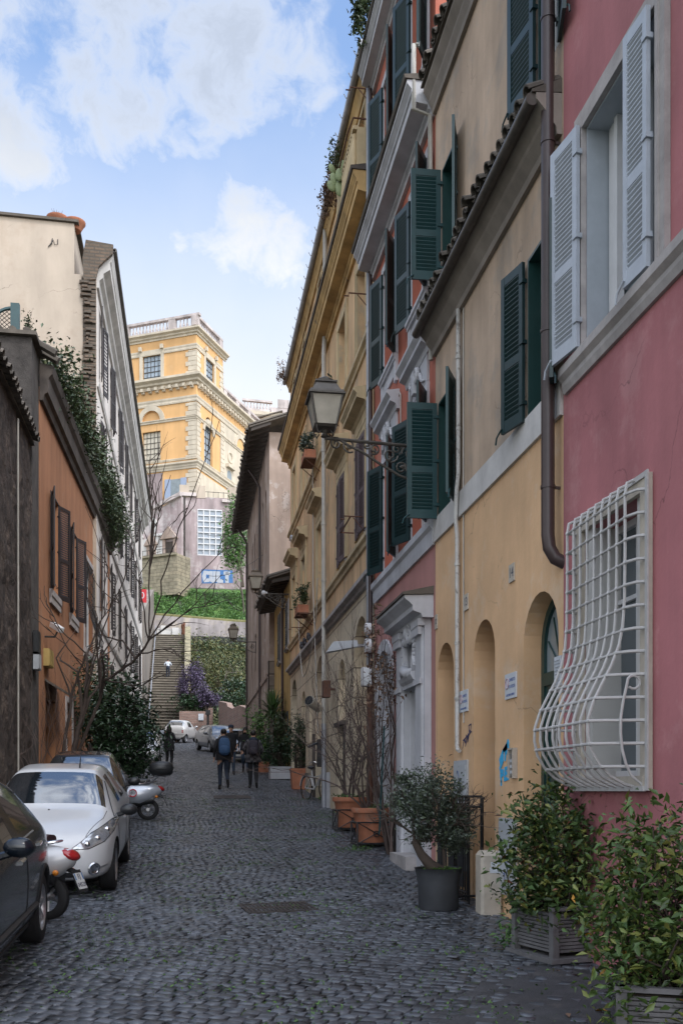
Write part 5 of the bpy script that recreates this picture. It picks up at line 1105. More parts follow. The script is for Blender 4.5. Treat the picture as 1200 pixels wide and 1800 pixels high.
mb = MB(); mb.fbx(KF, -.6, 14, -1, 1.7, kz(1050), kz(979)); mb.fbx(KF, -.6, 14, 1.6, 1.95, kz(982), kz(978)); mb.build('masonry', M('stone_courses'), ter)
rw = thing('retaining_wall', 'grey plastered retaining wall at the foot of the green slope', 'wall', (0, 105.8, 17.3))
mb = MB(); pts = [(-12, 20.6), (-6, 20.7), (-1, 20.45), (5, 20.1), (16, 19.9)]; RWf = Fr(0, 105.6, 1, 0, 0, -1)
mb.slab(RWf, [(-16, 16.5)]+pts+[(16, 16.5)], -.5, 0); mb.build('masonry', mat('wall_grey', (.30, .27, .265), .9, var=.3, vs=.5, streak=.35, col2=(.38, .33, .27), c2s=.4, c2t=.58), rw)
mb = MB(); mb.tube([RWf.p(a, -.2, b+.08) for a, b in pts], .2, 6); mb.build('coping', mat('moss_stone', (.16, .15, .06), .9, var=.4, vs=2), rw)
rw2 = thing('path_wall', 'low tan stone wall along the upper path right of the stairs', 'wall', (4, 103.6, 16))
mb = MB(); mb.fbx(Fr(0, 103.4, 1, 0, 0, -1), -.6, 16, -.4, 0, 15, 18.05); mb.build('masonry', M('stone_courses'), rw2)
# stairs
SX0, SX1 = at(276, 1122, 104).x-.3, at(325, 1122, 104).x; N_ST = 40; SY0, SY1 = 76.5, 103.5; SZ0, SZ1 = 6.0, 18.1
stp = tag(MB().build('steps_placeholder', M('earth')), kind='structure') if False else None
sta = thing('stone_staircase', 'long worn stone staircase climbing the hill at the end of the street', 'staircase', ((SX0+SX1)/2, SY0, SZ0))
mb = MB()
stairs_x0 = at(283, 1250, 77).x-1.2
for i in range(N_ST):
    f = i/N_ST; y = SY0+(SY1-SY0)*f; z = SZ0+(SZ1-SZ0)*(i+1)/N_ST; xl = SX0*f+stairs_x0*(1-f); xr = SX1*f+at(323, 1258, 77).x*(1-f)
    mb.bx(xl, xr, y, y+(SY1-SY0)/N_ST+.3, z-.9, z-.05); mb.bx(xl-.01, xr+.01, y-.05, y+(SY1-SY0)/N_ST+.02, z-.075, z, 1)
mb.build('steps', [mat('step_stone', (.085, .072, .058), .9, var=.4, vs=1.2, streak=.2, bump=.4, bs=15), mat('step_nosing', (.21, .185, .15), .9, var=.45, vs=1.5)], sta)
mb = MB(); xb, xt = at(323, 1258, 77).x, SX1
mb.hexa([(x, y, z) for dz in (0, 1.9) for (x, y, z) in ((xb+.02, SY0, SZ0-.5+dz), (xb+.55, SY0, SZ0-.5+dz), (xt+.6, SY1, SZ1-.9+dz), (xt+.02, SY1, SZ1-.9+dz))]); mb.build('parapet', mat('parapet_stone', (.30, .265, .17), .9, var=.4, vs=.8, streak=.4, col2=(.16, .15, .1), c2s=.7, c2t=.6), sta)
mb = MB()
for i in range(12): f = i/11; x = stairs_x0*(1-f)+SX0*f+.25; y = SY0+(SY1-SY0)*f; z = SZ0+(SZ1-SZ0)*f; mb.tube([(x, y, z), (x, y, z+1.05)], .03, 5)
for dz in (1.05, .55): mb.tube([(stairs_x0+.25, SY0, SZ0+dz), (SX0+.25, SY1, SZ1+dz)], .035, 5)
mb.build('handrail', M('pipe_grey'), sta)
slw = thing('stair_side_wall', 'tall dark stained wall left of the staircase', 'wall', (SX0-1, 90, 10))
mb = MB(); mb.hexa([(x, y, z) for (z0, z1) in ((5, 5), (15.5, 23.3)) for (x, y, z) in ((stairs_x0-.02, SY0-1, z0), (SX0-.02, SY1+2, z1), (SX0-8, SY1+2, z1), (stairs_x0-8, SY0-1, z0))]); mb.build('masonry', mat('wall_stained', (.22, .19, .165), .9, var=.35, vs=.5, streak=.4, bump=.4, bs=8), slw)
# terrace at the stair head
hd = tag(MB().build('stair_landing', M('earth')), kind='structure') if False else None
mb = MB(); mb.bx(-12, 14, 103.3, 106, 17, 18.08); tag(mb.build('upper_path', M('worn_asphalt')), kind='structure')
wb = thing('white_barrier', 'white stone bench and boxes at the head of the stairs', 'bench', (at(300, 1110, 105).x, 105, 18.1))
x = wb.location.x; mb = MB(); mb.bx(x-1.4, x+1.3, 104.6, 105.0, 18.1, 18.9); mb.bx(x-1.0, x-.5, 104.4, 104.6, 18.1, 19.3); mb.bx(x+.2, x+.9, 104.4, 104.6, 18.1, 19.1); mb.bx(x-1.5, x+1.4, 104.55, 105.05, 18.9, 19.0); mb.build('slab', M('villa_white'), wb)
# brick garden wall and its gate posts right of the stairs
gw = thing('brick_garden_wall', 'pinkish brick garden wall stepping up at the end of the street on the right', 'wall', (2.6, 74, g(74)))
xa, ya = at(385, 1265, 74).x, at(385, 1265, 74).y; xb_, yb_ = at(437, 1290, 60).x, at(437, 1290, 60).y; GWf = Fr(xa, ya, xb_-xa, yb_-ya, 0, -1); GWf.n = Vector((GWf.e.y, -GWf.e.x, 0)); GWf.n = GWf.n if GWf.n.x < 0 else -GWf.n
Ls = math.hypot(xb_-xa, yb_-ya); q = lambda px, py: GWf.px(px, py)
tp = [(-.3, q(384, 1233)[1])]+[(q(px, 1250)[0], q(px, py)[1]) for px, py in ((398, 1236), (400, 1242), (408, 1246), (420, 1240), (430, 1244), (436, 1243))]
mb = MB(); mb.slab(GWf, [(-.3, 4.5)]+tp+[(tp[-1][0], 4)], -.4, 0); mb.build('masonry', M('garden_brick'), gw)
gp = thing('gate_pier', 'old brick gate pier with small white plate below the purple wisteria', 'pier', at(352, 1268, 75)); c = at(352, 1300, 75)
mb = MB(); mb.bx(c.x-1.6, c.x+.55, 75, 75.6, 5, at(352, 1252, 75).z); mb.bx(c.x+.6, c.x+.95, 75, 75.4, 5, at(352, 1246, 75).z); mb.build('masonry', M('garden_brick'), gp)
mb = MB(); p_ = at(353, 1262, 74.9); mb.bx(p_.x-.2, p_.x+.2, 74.93, 74.99, p_.z-.25, p_.z+.25); mb.build('plate', M('sign_white'), gp)
gpp = thing('gate_post', 'grey steel gate post with small lamp beside the brick pier', 'post', at(365, 1270, 74)); p_ = at(365, 1300, 74)
mb = MB(); mb.tube([(p_.x, 74, 5.4), (p_.x, 74, at(365, 1252, 74).z)], .09, 6); mb.bx(p_.x-.18, p_.x+.18, 73.85, 74.1, at(365, 1258, 74).z, at(365, 1250, 74).z); mb.build('post', M('iron_black'), gpp)
# low house at the left of the stairs is hidden by the white block; street sign on its corner
sg = thing('no_entry_sign', 'small red sign with white lettering on the far corner of the white block', 'sign', at(246, 1047, 63)); p_ = at(246, 1047, 63)
mb = MB(); mb.bx(p_.x-.45, p_.x+.42, p_.y, p_.y+.03, p_.z-.45, p_.z+.42); mb.build('plate', M('sign_red'), sg)
mb = MB(); text(mb, '20', .6, Matrix.Translation((p_.x, p_.y-.004, p_.z)) @ Matrix.Rotation(R(90), 4, 'X')); mb.build('lettering', M('sign_white'), sg)
# ---------------------------------------------------------------- hillside growth
def on_slope(n, x0, x1, y0, y1, h, fz=None):
    x = RNG.uniform(x0, x1, n); y = RNG.uniform(y0, y1, n); z = np.array([tz(a, b) for a, b in zip(x, y)]); return x, y, z
def shrubs(name, label, K, per, x0, x1, y0, y1, hr, sz, m, dens=None):
    x, y, z = on_slope(K, x0, x1, y0, y1, 0); P = []
    for i in range(K):
        h = RNG.uniform(*hr); P.append(RNG.normal(0, 1, (per, 3))*[h*.55, h*.5, h*.42]+[x[i], y[i], z[i]+h*.45])
    return tag(leaves_mesh(name, np.concatenate(P), sz, M(m)), label, 'shrubs', kind='stuff')
shrubs('hillside_weeds', 'lush green weeds covering the slope below the terrace', 900, 44, -9, 9, 106.3, 112, (.25, .6), .20, 'leaf_hill')
grid_mesh('grass_slope', [-14+i*.5 for i in range(57)], [106.35+i*.4 for i in range(17)], lambda x, y: tz(x, y)+.05+.05*math.sin(x*3.1+y*2.3), mat('grass_green', (.085, .17, .04), .95, var=.45, vs=1.1, col2=(.12, .17, .05), c2s=.8, c2t=.55, bump=.8, bs=6, dist=.1))
shrubs('slope_scrub', 'mixed olive and green scrub on the bank right of the stairs', 420, 70, SX1-.2, 7.5, 79, 103.2, (.7, 1.9), .30, 'leaf_olive')
shrubs('slope_ivy', 'dark ivy tangles hanging on the bank right of the stairs', 90, 90, SX1+.8, 7.5, 82, 103.2, (.8, 1.8), .28, 'leaf_dark')
def tree(name, label, cat, base, h, crown, radii, n, K, sz, lm, tr=.18, seed=1, spread=.24, group=None, lean=(0, 0), bark='bark', shell_=.5):
    rng = np.random.default_rng(seed); t = thing(name, label, cat, base, group=group); b = Vector(base)
    P, cl = clumped(n, K, crown, radii, spread, shell_, rng); leaves_mesh('crown', P, sz, M(lm), t, rng=rng)
    mb = MB(); c = Vector(crown); fork = b+(c-b)*.45+Vector((lean[0], lean[1], 0))
    mb.tube([b, b+(fork-b)*.5+Vector((.05, 0, 0)), fork], [tr, tr*.8, tr*.65], 7)
    for q in cl[:min(K, 14)]:
        q = Vector(q); mid = fork+(q-fork)*.5+Vector(rng.normal(0, .12, 3)); mb.tube([fork, mid, q], [tr*.45, tr*.28, tr*.08], 5)
    mb.build('trunk', M(bark), t, smooth=True); return t
a = at(420, 1010, 108); tree('ivy_clad_tree', 'ivy covered tree beside the gridded window', 'tree', (a.x+.4, a.y, 24.5), 8, at(415, 950, 108), (1.5, 1.4, 4.0), 4600, 36, .30, 'leaf_hill', .22, 3)
a = at(412, 1235, 82); tree('evergreen_tree', 'dark evergreen shrub tree above the brick garden wall', 'tree', (a.x, a.y, 6.5), 4, at(410, 1225, 82), (1.6, 1.4, 1.5), 3000, 30, .22, 'leaf_dark', .12, 4)
a = at(385, 1190, 90); tree('yellow_green_tree', 'small yellow green budding tree on the bank', 'tree', (a.x, a.y, tz(a.x, a.y)), 4, at(387, 1175, 90), (2.3, 1.6, 3.4), 2600, 46, .2, 'leaf_olive', .09, 5, spread=.2)
a = at(340, 1250, 78); wis = tree('wisteria', 'violet flowering wisteria mass beside the staircase', 'wisteria', (a.x, 78, 6), 4, at(336, 1206, 78), (.95, .8, 1.9), 5200, 36, .17, 'flower_violet', .12, 6, spread=.25)
a = at(368, 1255, 77); tree('wisteria', 'smaller rounded violet wisteria clump over the gate', 'wisteria', (a.x, 77, 6), 4, at(367, 1224, 77), (.85, .7, .85), 3000, 26, .17, 'flower_violet', .1, 7, spread=.25)
a = at(345, 1250, 77.5); tree('evergreen_shrub', 'dark green shrub under the violet wisteria', 'shrub', (a.x, 77.3, 6), 2, at(347, 1236, 77.3), (1.9, .7, .8), 2500, 26, .2, 'leaf_dark', .06, 8)
rng = np.random.default_rng(5)
for (px, py, t, lb) in ((382, 1250, 84, 'thin pale bare sapling above the brick wall'), (428, 1010, 108, 'pale bare tree with upright limbs in front of the ivy')):
    a = at(px, py, t); bt = thing('bare_tree', lb, 'tree', (a.x, a.y, tz(a.x, a.y)-.1)); mb = MB(); grow(mb, (a.x, a.y, tz(a.x, a.y)-.1), (0, 0, 1), 3.2, .12 if t > 100 else .06, 3, rng, .5, .35, (2, 4)); mb.build('trunk', M('bark_grey'), bt)
# ================================================================ STREET FURNITURE
def lantern(name, label, base, scale=1, parts=True, group=None, metal='lamp_metal'):
    """four-sided Roman street lantern, base = foot of the lantern"""
    t = thing(name, label, 'street lamp', base, group=group); b = Vector(base); k = scale
    P = lambda x, y, z: b+Vector((x*k, y*k, z*k*.74)); mb = MB(); c45 = [(1, 1), (-1, 1), (-1, -1), (1, -1)]
    mb.lathe([(.02, 0), (.06, .02), (.03, .06), (.05, .1), (.09, .12), (.1, .16)], b, 10) if k == 1 else mb.lathe([(.02*k, 0), (.06*k, .02*k), (.03*k, .06*k), (.1*k, .16*k)], b, 8)
    def ringbox(h0, z0, h1, z1, m=0):
        mb.hexa([P(h0*x, h0*y, z0) for x, y in c45]+[P(h1*x, h1*y, z1) for x, y in c45])
    ringbox(.13, .16, .16, .20)
    for x, y in c45: mb.tube([P(.14*x, .14*y, .2), P(.215*x, .215*y, .72)], .017*k, 5)
    ringbox(.25, .72, .25, .755); ringbox(.235, .755, .225, .80); ringbox(.20, .80, .13, .98); ringbox(.15, .98, .15, 1.01); mb.ball(P(0, 0, 1.04), (.13*k, .13*k, .06*k), 10, 5); mb.ball(P(0, 0, 1.1), .03*k, 8, 5)
    for x, y in c45: mb.tube([P(.07*x, .07*y, .1), P(.1*x, .1*y, .04), P(.13*x, .13*y, .12), P(.14*x, .14*y, .2)], .012*k, 4)
    mb.build('frame', M(metal), t)
    mb = MB(); mb.hexa([P(.135*x, .135*y, .205) for x, y in c45]+[P(.21*x, .21*y, .715) for x, y in c45]); mb.build('pane', M('lamp_glass'), t)
    return t
def bracket(t, a, b, drop, m='lamp_metal', rich=True):
    """wall bracket from wall point a out to b with scrollwork below"""
    a = Vector(a); b = Vector(b); d = b-a; mb = MB(); mb.tube([a, b], .025, 8); Lh = d.length; e = d.normalized(); z = Vector((0, 0, 1)); q = lambda s, h: a+e*s*Lh-z*h*drop
    mb.tube([q(0, 1.0), q(.15, .98), q(.32, .82), q(.5, .55), q(.66, .28), q(.8, .12), q(.86, .02)], .02, 6)
    mb.tube([q(0, -.06), q(0, 1.1)], .022, 6)
    def sc(c, h, r, sg, a0=0): mb.tube([q(c+sg*r*(1-.8*i/18)*math.cos(a0+i*.5)/Lh*1.0, h+r*(1-.8*i/18)*math.sin(a0+i*.5)/drop) for i in range(19)], .013, 5)
    if rich:
        sc(.15, .5, .19, 1); sc(.15, .5, .11, -1, 2); sc(.4, .3, .11, -1); sc(.55, .17, .08, 1, 1); sc(.78, .14, .1, -1, 1); sc(.30, .62, .09, 1, 3); sc(.22, .2, .12, -1, 3); sc(.34, .12, .08, 1, 2); sc(.62, .08, .06, -1); sc(.9, .12, .09, 1, 4); mb.ball(q(.15, .5), .05, 8, 5)
        for i in range(5): mb.ball(q(.05+.12*i, .9-.16*i), .028, 6, 4)
    else: sc(.15, .4, .12, 1); sc(.4, .22, .08, -1)
    mb.build('bracket', M(m), t); return t
lp = at(571, 770, 13.4*.98); zl = lp.z; L0 = Vector((1.98, 13.6, zl))
tw = 13.55; A = Vector((3.40, tw, zl)); px571 = at(571, 770, 13.3)
L0 = Vector((px571.x, px571.y, px571.z)); A = Vector((3.4, 13.25+.35, L0.z))
l1 = lantern('street_lantern', 'large weathered street lantern on scrolled bracket beside the red house', L0, 1.0)
bracket(l1, (3.4, L0.y+.15, L0.z-.0), L0+Vector((0, 0, .0)), .52)
b2_ = at(449, 1043, 33.3); b2_ = Vector((b2_.x, b2_.y, b2_.z)); l2 = lantern('street_lantern', 'brown street lantern on bracket from the mustard house, middle one of three', b2_, 1.0, metal='lamp_metal_brown'); bracket(l2, (3.4, b2_.y, b2_.z), b2_, .5)
mb = MB(); mb.ball(b2_+Vector((.28, 0, .02)), .09, 8, 6); mb.bx(b2_.x+.2, b2_.x+.4, b2_.y-.05, b2_.y+.05, b2_.z, b2_.z+.06); cmr = thing('security_camera', 'white dome security camera on the bracket of the middle lantern', 'camera', b2_+Vector((.28, 0, 0))); mb.build('housing', M('white_paint'), cmr, smooth=True)
b3_ = at(410, 1128, 47); l3 = lantern('street_lantern', 'farthest small street lantern seen against the green bank', b3_, 1.05, metal='lamp_metal_brown'); bracket(l3, (3.2, b3_.y, b3_.z), b3_, .5, rich=False)
# floodlight on the pipes
fp = RF.p(17.55, .35, RF.px(645, 1125, .3)[1]); fl = thing('floodlight', 'grey flat street floodlight and round junction boxes on the pipes between red and ochre houses', 'floodlight', fp)
mb = MB(); e = Vector((-.75, -.1, -.12)).normalized(); sd = Vector((.0, 1, 0)); u = e.cross(sd); Bm = Matrix(((e.x, sd.x, -u.x, fp.x), (e.y, sd.y, -u.y, fp.y), (e.z, sd.z, -u.z, fp.z), (0, 0, 0, 1)))
if Bm.col[2].z < 0: Bm.col[2] = -Bm.col[2]
mb.hexa([Bm @ Vector(q) for q in [(0, -.1, -.02), (.62, -.15, -.06), (.62, .15, -.06), (0, .1, -.02), (0, -.07, .1), (.45, -.1, .12), (.45, .1, .12), (0, .07, .1)]]); mb.build('head', M('grey_plastic'), fl)
mb = MB(); mb.tube([fp, fp+Vector((.25, .02, .03)), RF.p(17.6, .0, fp.z+.05)], .03, 6); mb.build('arm', M('steel'), fl); mb = MB(); mb.lathe([(.0, -.05), (.13, -.05), (.13, .05), (.0, .06)], RF.p(17.5, .16, fp.z-.0), 14, M=Matrix.Rotation(R(90), 4, 'Y')); mb.build('junction_box', M('white_paint'), fl, smooth=True); mb = MB(); mb.lathe([(.0, -.05), (.1, -.05), (.1, .05), (.0, .06)], RF.p(17.5, .16, fp.z+.32), 14, M=Matrix.Rotation(R(90), 4, 'Y')); mb.build('junction_box', M('white_paint'), fl, smooth=True); mb = MB(); mb.rbx(3.12, 3.3, 17.42, 17.6, fp.z-.75, fp.z-.4, .02); mb.build('junction_box', M('white_paint'), fl, smooth=True)
sp_ = RF.p(23.4, .25, RF.px(562, 1238, .3)[1]); sl_ = thing('spotlight', 'pale cylindrical spotlight strapped to the light drainpipe', 'spotlight', sp_); mb = MB(); mb.tube([sp_+Vector((.0, .2, -.08)), sp_+Vector((-.28, -.1, .1))], [.1, .13], 12); mb.build('housing', M('beige_plastic'), sl_, smooth=True); mb = MB(); mb.tube([sp_+Vector((-.28, -.1, .1)), sp_+Vector((-.3, -.12, .11))], .115, 12); mb.build('lens', M('glass_dark'), sl_)
wl_ = RF.p(22.6, .1, RF.px(591, 1205, .1)[1]); wt = thing('wall_lamp', 'rusty brown box lamp on the ochre wall between narrow niche and pale drainpipe', 'lamp', wl_); mb = MB(); mb.rbx(3.1, 3.28, 22.5, 22.75, wl_.z-.2, wl_.z+.2, .02); mb.tube([RF.p(22.6, 0, wl_.z), RF.p(22.6, .15, wl_.z)], .03); mb.build('housing', M('rust'), wt)
pb = thing('letter_box', 'dark iron letter box on the old timber door post', 'letter box', RF.p(25.0, .08, 3.0)); mb = MB(); mb.rbx(3.2, 3.39, 24.2, 24.5, 2.35, 3.05, .02); mb.tube([(3.2, 24.3, 2.95), (2.95, 24.25, 2.85)], .03); mb.build('box', M('iron_black'), pb)
sc_ = LO.p(.55, .02, LO.px(89, 1130)[1]); scm = thing('security_camera', 'white boxed security camera on the orange wall above the door', 'camera', sc_); mb = MB(); mb.tube([sc_, sc_+Vector((.25, 0, .0)), sc_+Vector((.3, 0, .12))], .025, 6); mb.build('arm', M('iron_black'), scm); mb = MB(); c = sc_+Vector((.32, -.05, .22)); mb.rbx(-.28, .2, -.07, .07, -.07, .07, .015, 0, Matrix.Translation(c) @ Matrix.Rotation(R(-50), 4, 'Z') @ Matrix.Rotation(R(25), 4, 'Y')); mb.build('housing', M('white_paint'), scm)
# pigeons on the ledge
for k, (px, py, lb) in enumerate(((531, 1107, 'dark pigeon nearest the mustard house on the ochre ledge'), (536, 1101, 'dark pigeon in the middle of three on the ochre ledge'), (543, 1092, 'dark pigeon nearest the pale drainpipe on the ochre ledge'), (521, 950, 'pale pigeon perched on the farthest pediment of the ochre building'))):
    z0 = 5.93 if k < 3 else 9.5; s = RF.px(px, py, .1)[0]; b = RF.p(s, .11 if k < 3 else .25, z0); pg = thing('pigeon', lb, 'bird', b, group='pigeons on the ochre building'); mb = MB(); m_ = Matrix.Rotation(R(-25), 4, 'X')
    mb.ball(b+Vector((0, 0, .12)), (.07, .15, .075), 10, 7, M=m_); mb.ball(b+Vector((0, .12, .22)), (.042, .05, .045), 8, 6); mb.tube([b+Vector((0, .07, .16)), b+Vector((0, .12, .22))], [.055, .035], 7); mb.tube([b+Vector((0, -.1, .08)), b+Vector((0, -.24, .04))], [.05, .03], 6); mb.tube([b+Vector((0, .16, .22)), b+Vector((0, .195, .21))], [.012, .004], 4)
    for sg in (-.025, .025): mb.tube([b+Vector((sg, 0, .07)), b+Vector((sg, .01, 0))], .008, 4)
    mb.build('body', mat('pigeon_grey', (.05, .05, .06), .7) if k < 3 else M('pipe_grey'), pg, smooth=True)
# cables
def cable(name, label, pts, r=.012, m='pipe_pale', sag=0):
    P = [Vector(p) for p in pts]; Q = []
    for a, b in zip(P[:-1], P[1:]):
        for i in range(8): f = i/8; Q.append(a.lerp(b, f)-Vector((0, 0, sag*4*f*(1-f))))
    Q.append(P[-1]); mb = MB(); mb.tube(Q, r, 4); o = mb.build(name, M(m), origin=P[0]); tag(o, label, 'cable'); return o
cable('loose_cable', 'pale loose cable hanging in loops down the ochre building to the spotlight', [RF.p(25.9, .12, 12.4), RF.p(25.8, .12, 7.2), RF.p(25.2, .14, 5.6), RF.p(24.2, .2, 3.2)], .014)
cable('loose_cable', 'pale cable drooping in a deep loop over the ochre ledge', [RF.p(29.5, .12, 7.4), RF.p(27.5, .2, 5.0), RF.p(25.3, .12, 6.2), RF.p(24.6, .16, 7.2)], .013, sag=.35)
cable('overhead_cable', 'thin dark wire from the mauve house across to the gutter', [TF.p(40, .2, 11.5), (1.0, 52, 13.2), LW.p(66, .2, 12.0)], .012, 'iron_black', .3)
for (s, z, lb) in ((22.4, 10.5, 'planter box with grey rosemary on the third floor sill behind the big lantern'), (25.6, 10.5, 'wooden planter with spiky plant on the third floor sill left of the pale drainpipe'), (27.2, 6.72, 'terracotta window box with trailing plant above the first arch')):
    t = thing('window_box', lb, 'window box', RF.p(s, .28, z)); mb = MB(); mb.fbx(RF, s-.4, s+.4, .12, .42, z, z+.22); mb.build('box', M('terracotta'), t)
    mb = MB(); mb.fbx(RF, s-.42, s+.42, .11, .44, z-.03, z); mb.tube([RF.p(s-.38, .42, z-.02), RF.p(s-.38, .0, z-.35)], .012, 4); mb.tube([RF.p(s+.38, .42, z-.02), RF.p(s+.38, .0, z-.35)], .012, 4); mb.build('bracket', M('rust'), t)
    P, c_ = clumped(700, 14, RF.p(s, .27, z+.5), (.2, .36, .35), .25, .4); tag(leaves_mesh('potted_shrub', P, .09, M('leaf_silver' if z > 9 else 'leaf_ivy')), {22.4: 'grey rosemary bush in the sill box behind the big lantern', 25.6: 'spiky plant in the wooden sill planter', 27.2: 'trailing plant in the window box over the first arch'}[s], 'plant')
cc = RF.p(19.3, .40, 13.75); ct = thing('prickly_pear', 'prickly pear cactus on the ochre cornice beside the little balcony', 'cactus', cc); mb = MB()
for (dx, dy, dz, r, h) in ((0, 0, .35, .2, .34), (-.22, .1, .75, .17, .28), (.05, .2, .9, .18, .28), (-.05, -.15, .8, .16, .26), (-.35, .0, .4, .16, .24), (.1, .05, 1.3, .15, .24), (-.3, .15, 1.2, .14, .22)): mb.ball(cc+Vector((dx*.5, dy*.5, dz*.5)), (r*.5, .035, h*.5), 12, 8, M=Matrix.Rotation(R(dx*80), 4, 'Y') @ Matrix.Rotation(R(dy*120), 4, 'Z'))
mb.build('pads', M('cactus'), ct, smooth=True)
for k, (px, py, T_, rad, lb) in enumerate(((648, 22, 17.2, .55, 'hanging tuft of creeper on the roof corner of the red house'), (578, 340, 21.5, .42, 'dry weeds growing in the roof gutter of the ochre building'), (585, 285, 21, .35, 'small green weeds along the ochre gutter above the cactus'), (513, 655, 32.5, .4, 'spiky dry weed at the far end of the ochre gutter'))):
    c = at(px, py, T_); c = Vector((RF.o.x-.35, c.y, c.z)); P, cl = clumped(1100 if k < 2 else 420, 24, c, (rad*.45, rad*(1.6 if k == 1 or k == 2 else .6), rad), .2, .3); o = tag(leaves_mesh('roof_weeds', P, .07 if k else .09, M('leaf_ivy' if k in (0, 2) else 'leaf_dry')), lb, 'weeds')
# ================================================================ POTS AND PLANTS ON THE RIGHT
def pot_round(name, label, c, r, h, m, rim=True, cat='pot', group=None, taper=.72):
    t = thing(name, label, cat, c, group=group); mb = MB(); pr = [(0, .0), (r*taper, .0), (r*taper*1.02, .01), (r*.86, h*.6), (r*.93, h*.84)]
    if rim: pr += [(r*.94, h*.845), (r*1.02, h*.86), (r*1.04, h*.93), (r*1.02, h), (r*.93, h), (r*.9, h*.9)]
    else: pr += [(r, h), (r*1.03, h*1.01), (r*.96, h), (r*.93, h*.9)]
    mb.lathe(pr, c, 28); mb.build('body', M(m), t, smooth=True); mb = MB(); mb.lathe([(0, h*.92), (r*.91, h*.91)], c, 20); mb.build('soil', M('soil'), t); return t
def iron_stand(c, w, h):
    t = thing('iron_pot_stand', '', 'stand', c); mb = MB(); c = Vector(c); cr = [(w, w), (-w, w), (-w, -w), (w, -w)]
    for i in range(4):
        a = c+Vector((*cr[i], 0)); b = c+Vector((*cr[(i+1) % 4], 0)); up = Vector((0, 0, h))
        mb.tube([a, a+up], .014, 5); mb.tube([a+up, b+up], .014, 5); mb.tube([a+Vector((0, 0, .05)), b+Vector((0, 0, .05))], .014, 5)
        mb.tube([a+Vector((0, 0, .05)), b+up], .009, 4); mb.tube([b+Vector((0, 0, .05)), a+up], .009, 4); mid = (a+b)/2+Vector((0, 0, h*.53))
        mb.tube([mid+((b-a).normalized()*math.cos(q)+Vector((0, 0, math.sin(q))))*.05 for q in [i_*PI/5 for i_ in range(10)]], .008, 4, closed=True)
    mb.build('frame', M('iron_black'), t); return t
def bare_shrub(name, label, base, h, seed, n=9, spread=.5, r=.02, depth=4, lean=(0, 0), leaves=0, lm='leaf_dry', group=None):
    rng = np.random.default_rng(seed); t = thing(name, label, 'shrub', base, group=group); mb = MB(); tips = []
    for i in range(n):
        a = rng.uniform(0, 6.28); d = Vector((math.cos(a)*.4+lean[0], math.sin(a)*.4+lean[1], 1)); b = Vector(base)+Vector((math.cos(a)*.12, math.sin(a)*.12, 0)); grow(mb, b, d, h*.34*rng.uniform(.7, 1.2), r, depth, rng, spread, .16, (2, 3), tips, .8, .2)
    mb.build('branches', M('twig'), t)
    if leaves:
        T_ = np.array([tuple(q) for q in tips]); P = T_[rng.integers(0, len(T_), leaves)]+rng.normal(0, .04, (leaves, 3)); leaves_mesh('foliage', P, .05, M(lm), t, rng=rng)
    return t
c1 = onG(657, 1489); c0 = onG(619, 1462)
for (c, lb, s_) in ((c1, 'nearer big round terracotta pot in an iron stand by the white portal', 1), (c0, 'farther big round terracotta pot in an iron stand by the dark archway', 2)):
    c = Vector((c.x, c.y+.1, g(c.y+.1)))
    t = pot_round('terracotta_pot', lb, c+Vector((0, 0, .07)), .37, .60, 'terracotta', group='round terracotta pots in iron stands')
    st = iron_stand(c, .33, .42); st['label'] = lb.replace('big round terracotta pot in an iron stand', 'square black iron stand with crossed bars around the terracotta pot'); st['group'] = 'iron pot stands'
    bare_shrub('bare_shrub', 'tangled leafless shrub in the '+('nearer' if s_ == 1 else 'farther')+' terracotta pot', c+Vector((0, 0, .6)), 2.7 if s_ == 1 else 2.5, s_, 10, .55, .019, 4, (.02, .0), group='leafless shrubs in terracotta pots')
    P, _ = clumped(160, 8, c+Vector((0, 0, .68)), (.25, .25, .05), .3); tag(leaves_mesh('pot_weeds', P, .06, M('grass_blade')), 'green weeds on the soil of the '+('nearer' if s_ == 1 else 'farther')+' terracotta pot', 'weeds')
# creeper on the red house between portal and archway
cb = RF.p(15.65, .2, g(15.6)); vt = thing('bare_creeper', 'brown bare climbing creeper with dry leaves left of the white portal', 'creeper', cb); mb = MB(); rng = np.random.default_rng(21); tips = []
for i in range(11): grow(mb, RF.p(15.65+rng.normal(0, .16), .1+rng.random()*.1, g(15.6)), (rng.normal(0, .06), rng.normal(0, .1), 1), 1.55*rng.uniform(.8, 1.1), .022, 4, rng, .28, .35, (2, 3), tips, .68, .12)
mb.build('stems', M('twig'), vt); tp_ = np.array([tuple(q) for q in tips]); tp_ = tp_[tp_[:, 2] > 2.2]; P = tp_[rng.integers(0, len(tp_), 900)]+rng.normal(0, .08, (900, 3)); P[:, 0] = np.clip(P[:, 0], 2.9, 3.38); leaves_mesh('foliage', P, .075, M('leaf_dry'), vt)
mb = MB(); mb.tube([RF.p(14.95, .45, g(15)+.4), RF.p(14.7, .42, 2.75)], .014, 6); tag(mb.build('garden_stake', M('shutter_teal'), origin=RF.p(14.95, .45, g(15)+.4)), 'thin green plastic garden stake leaning by the white portal', 'stake')
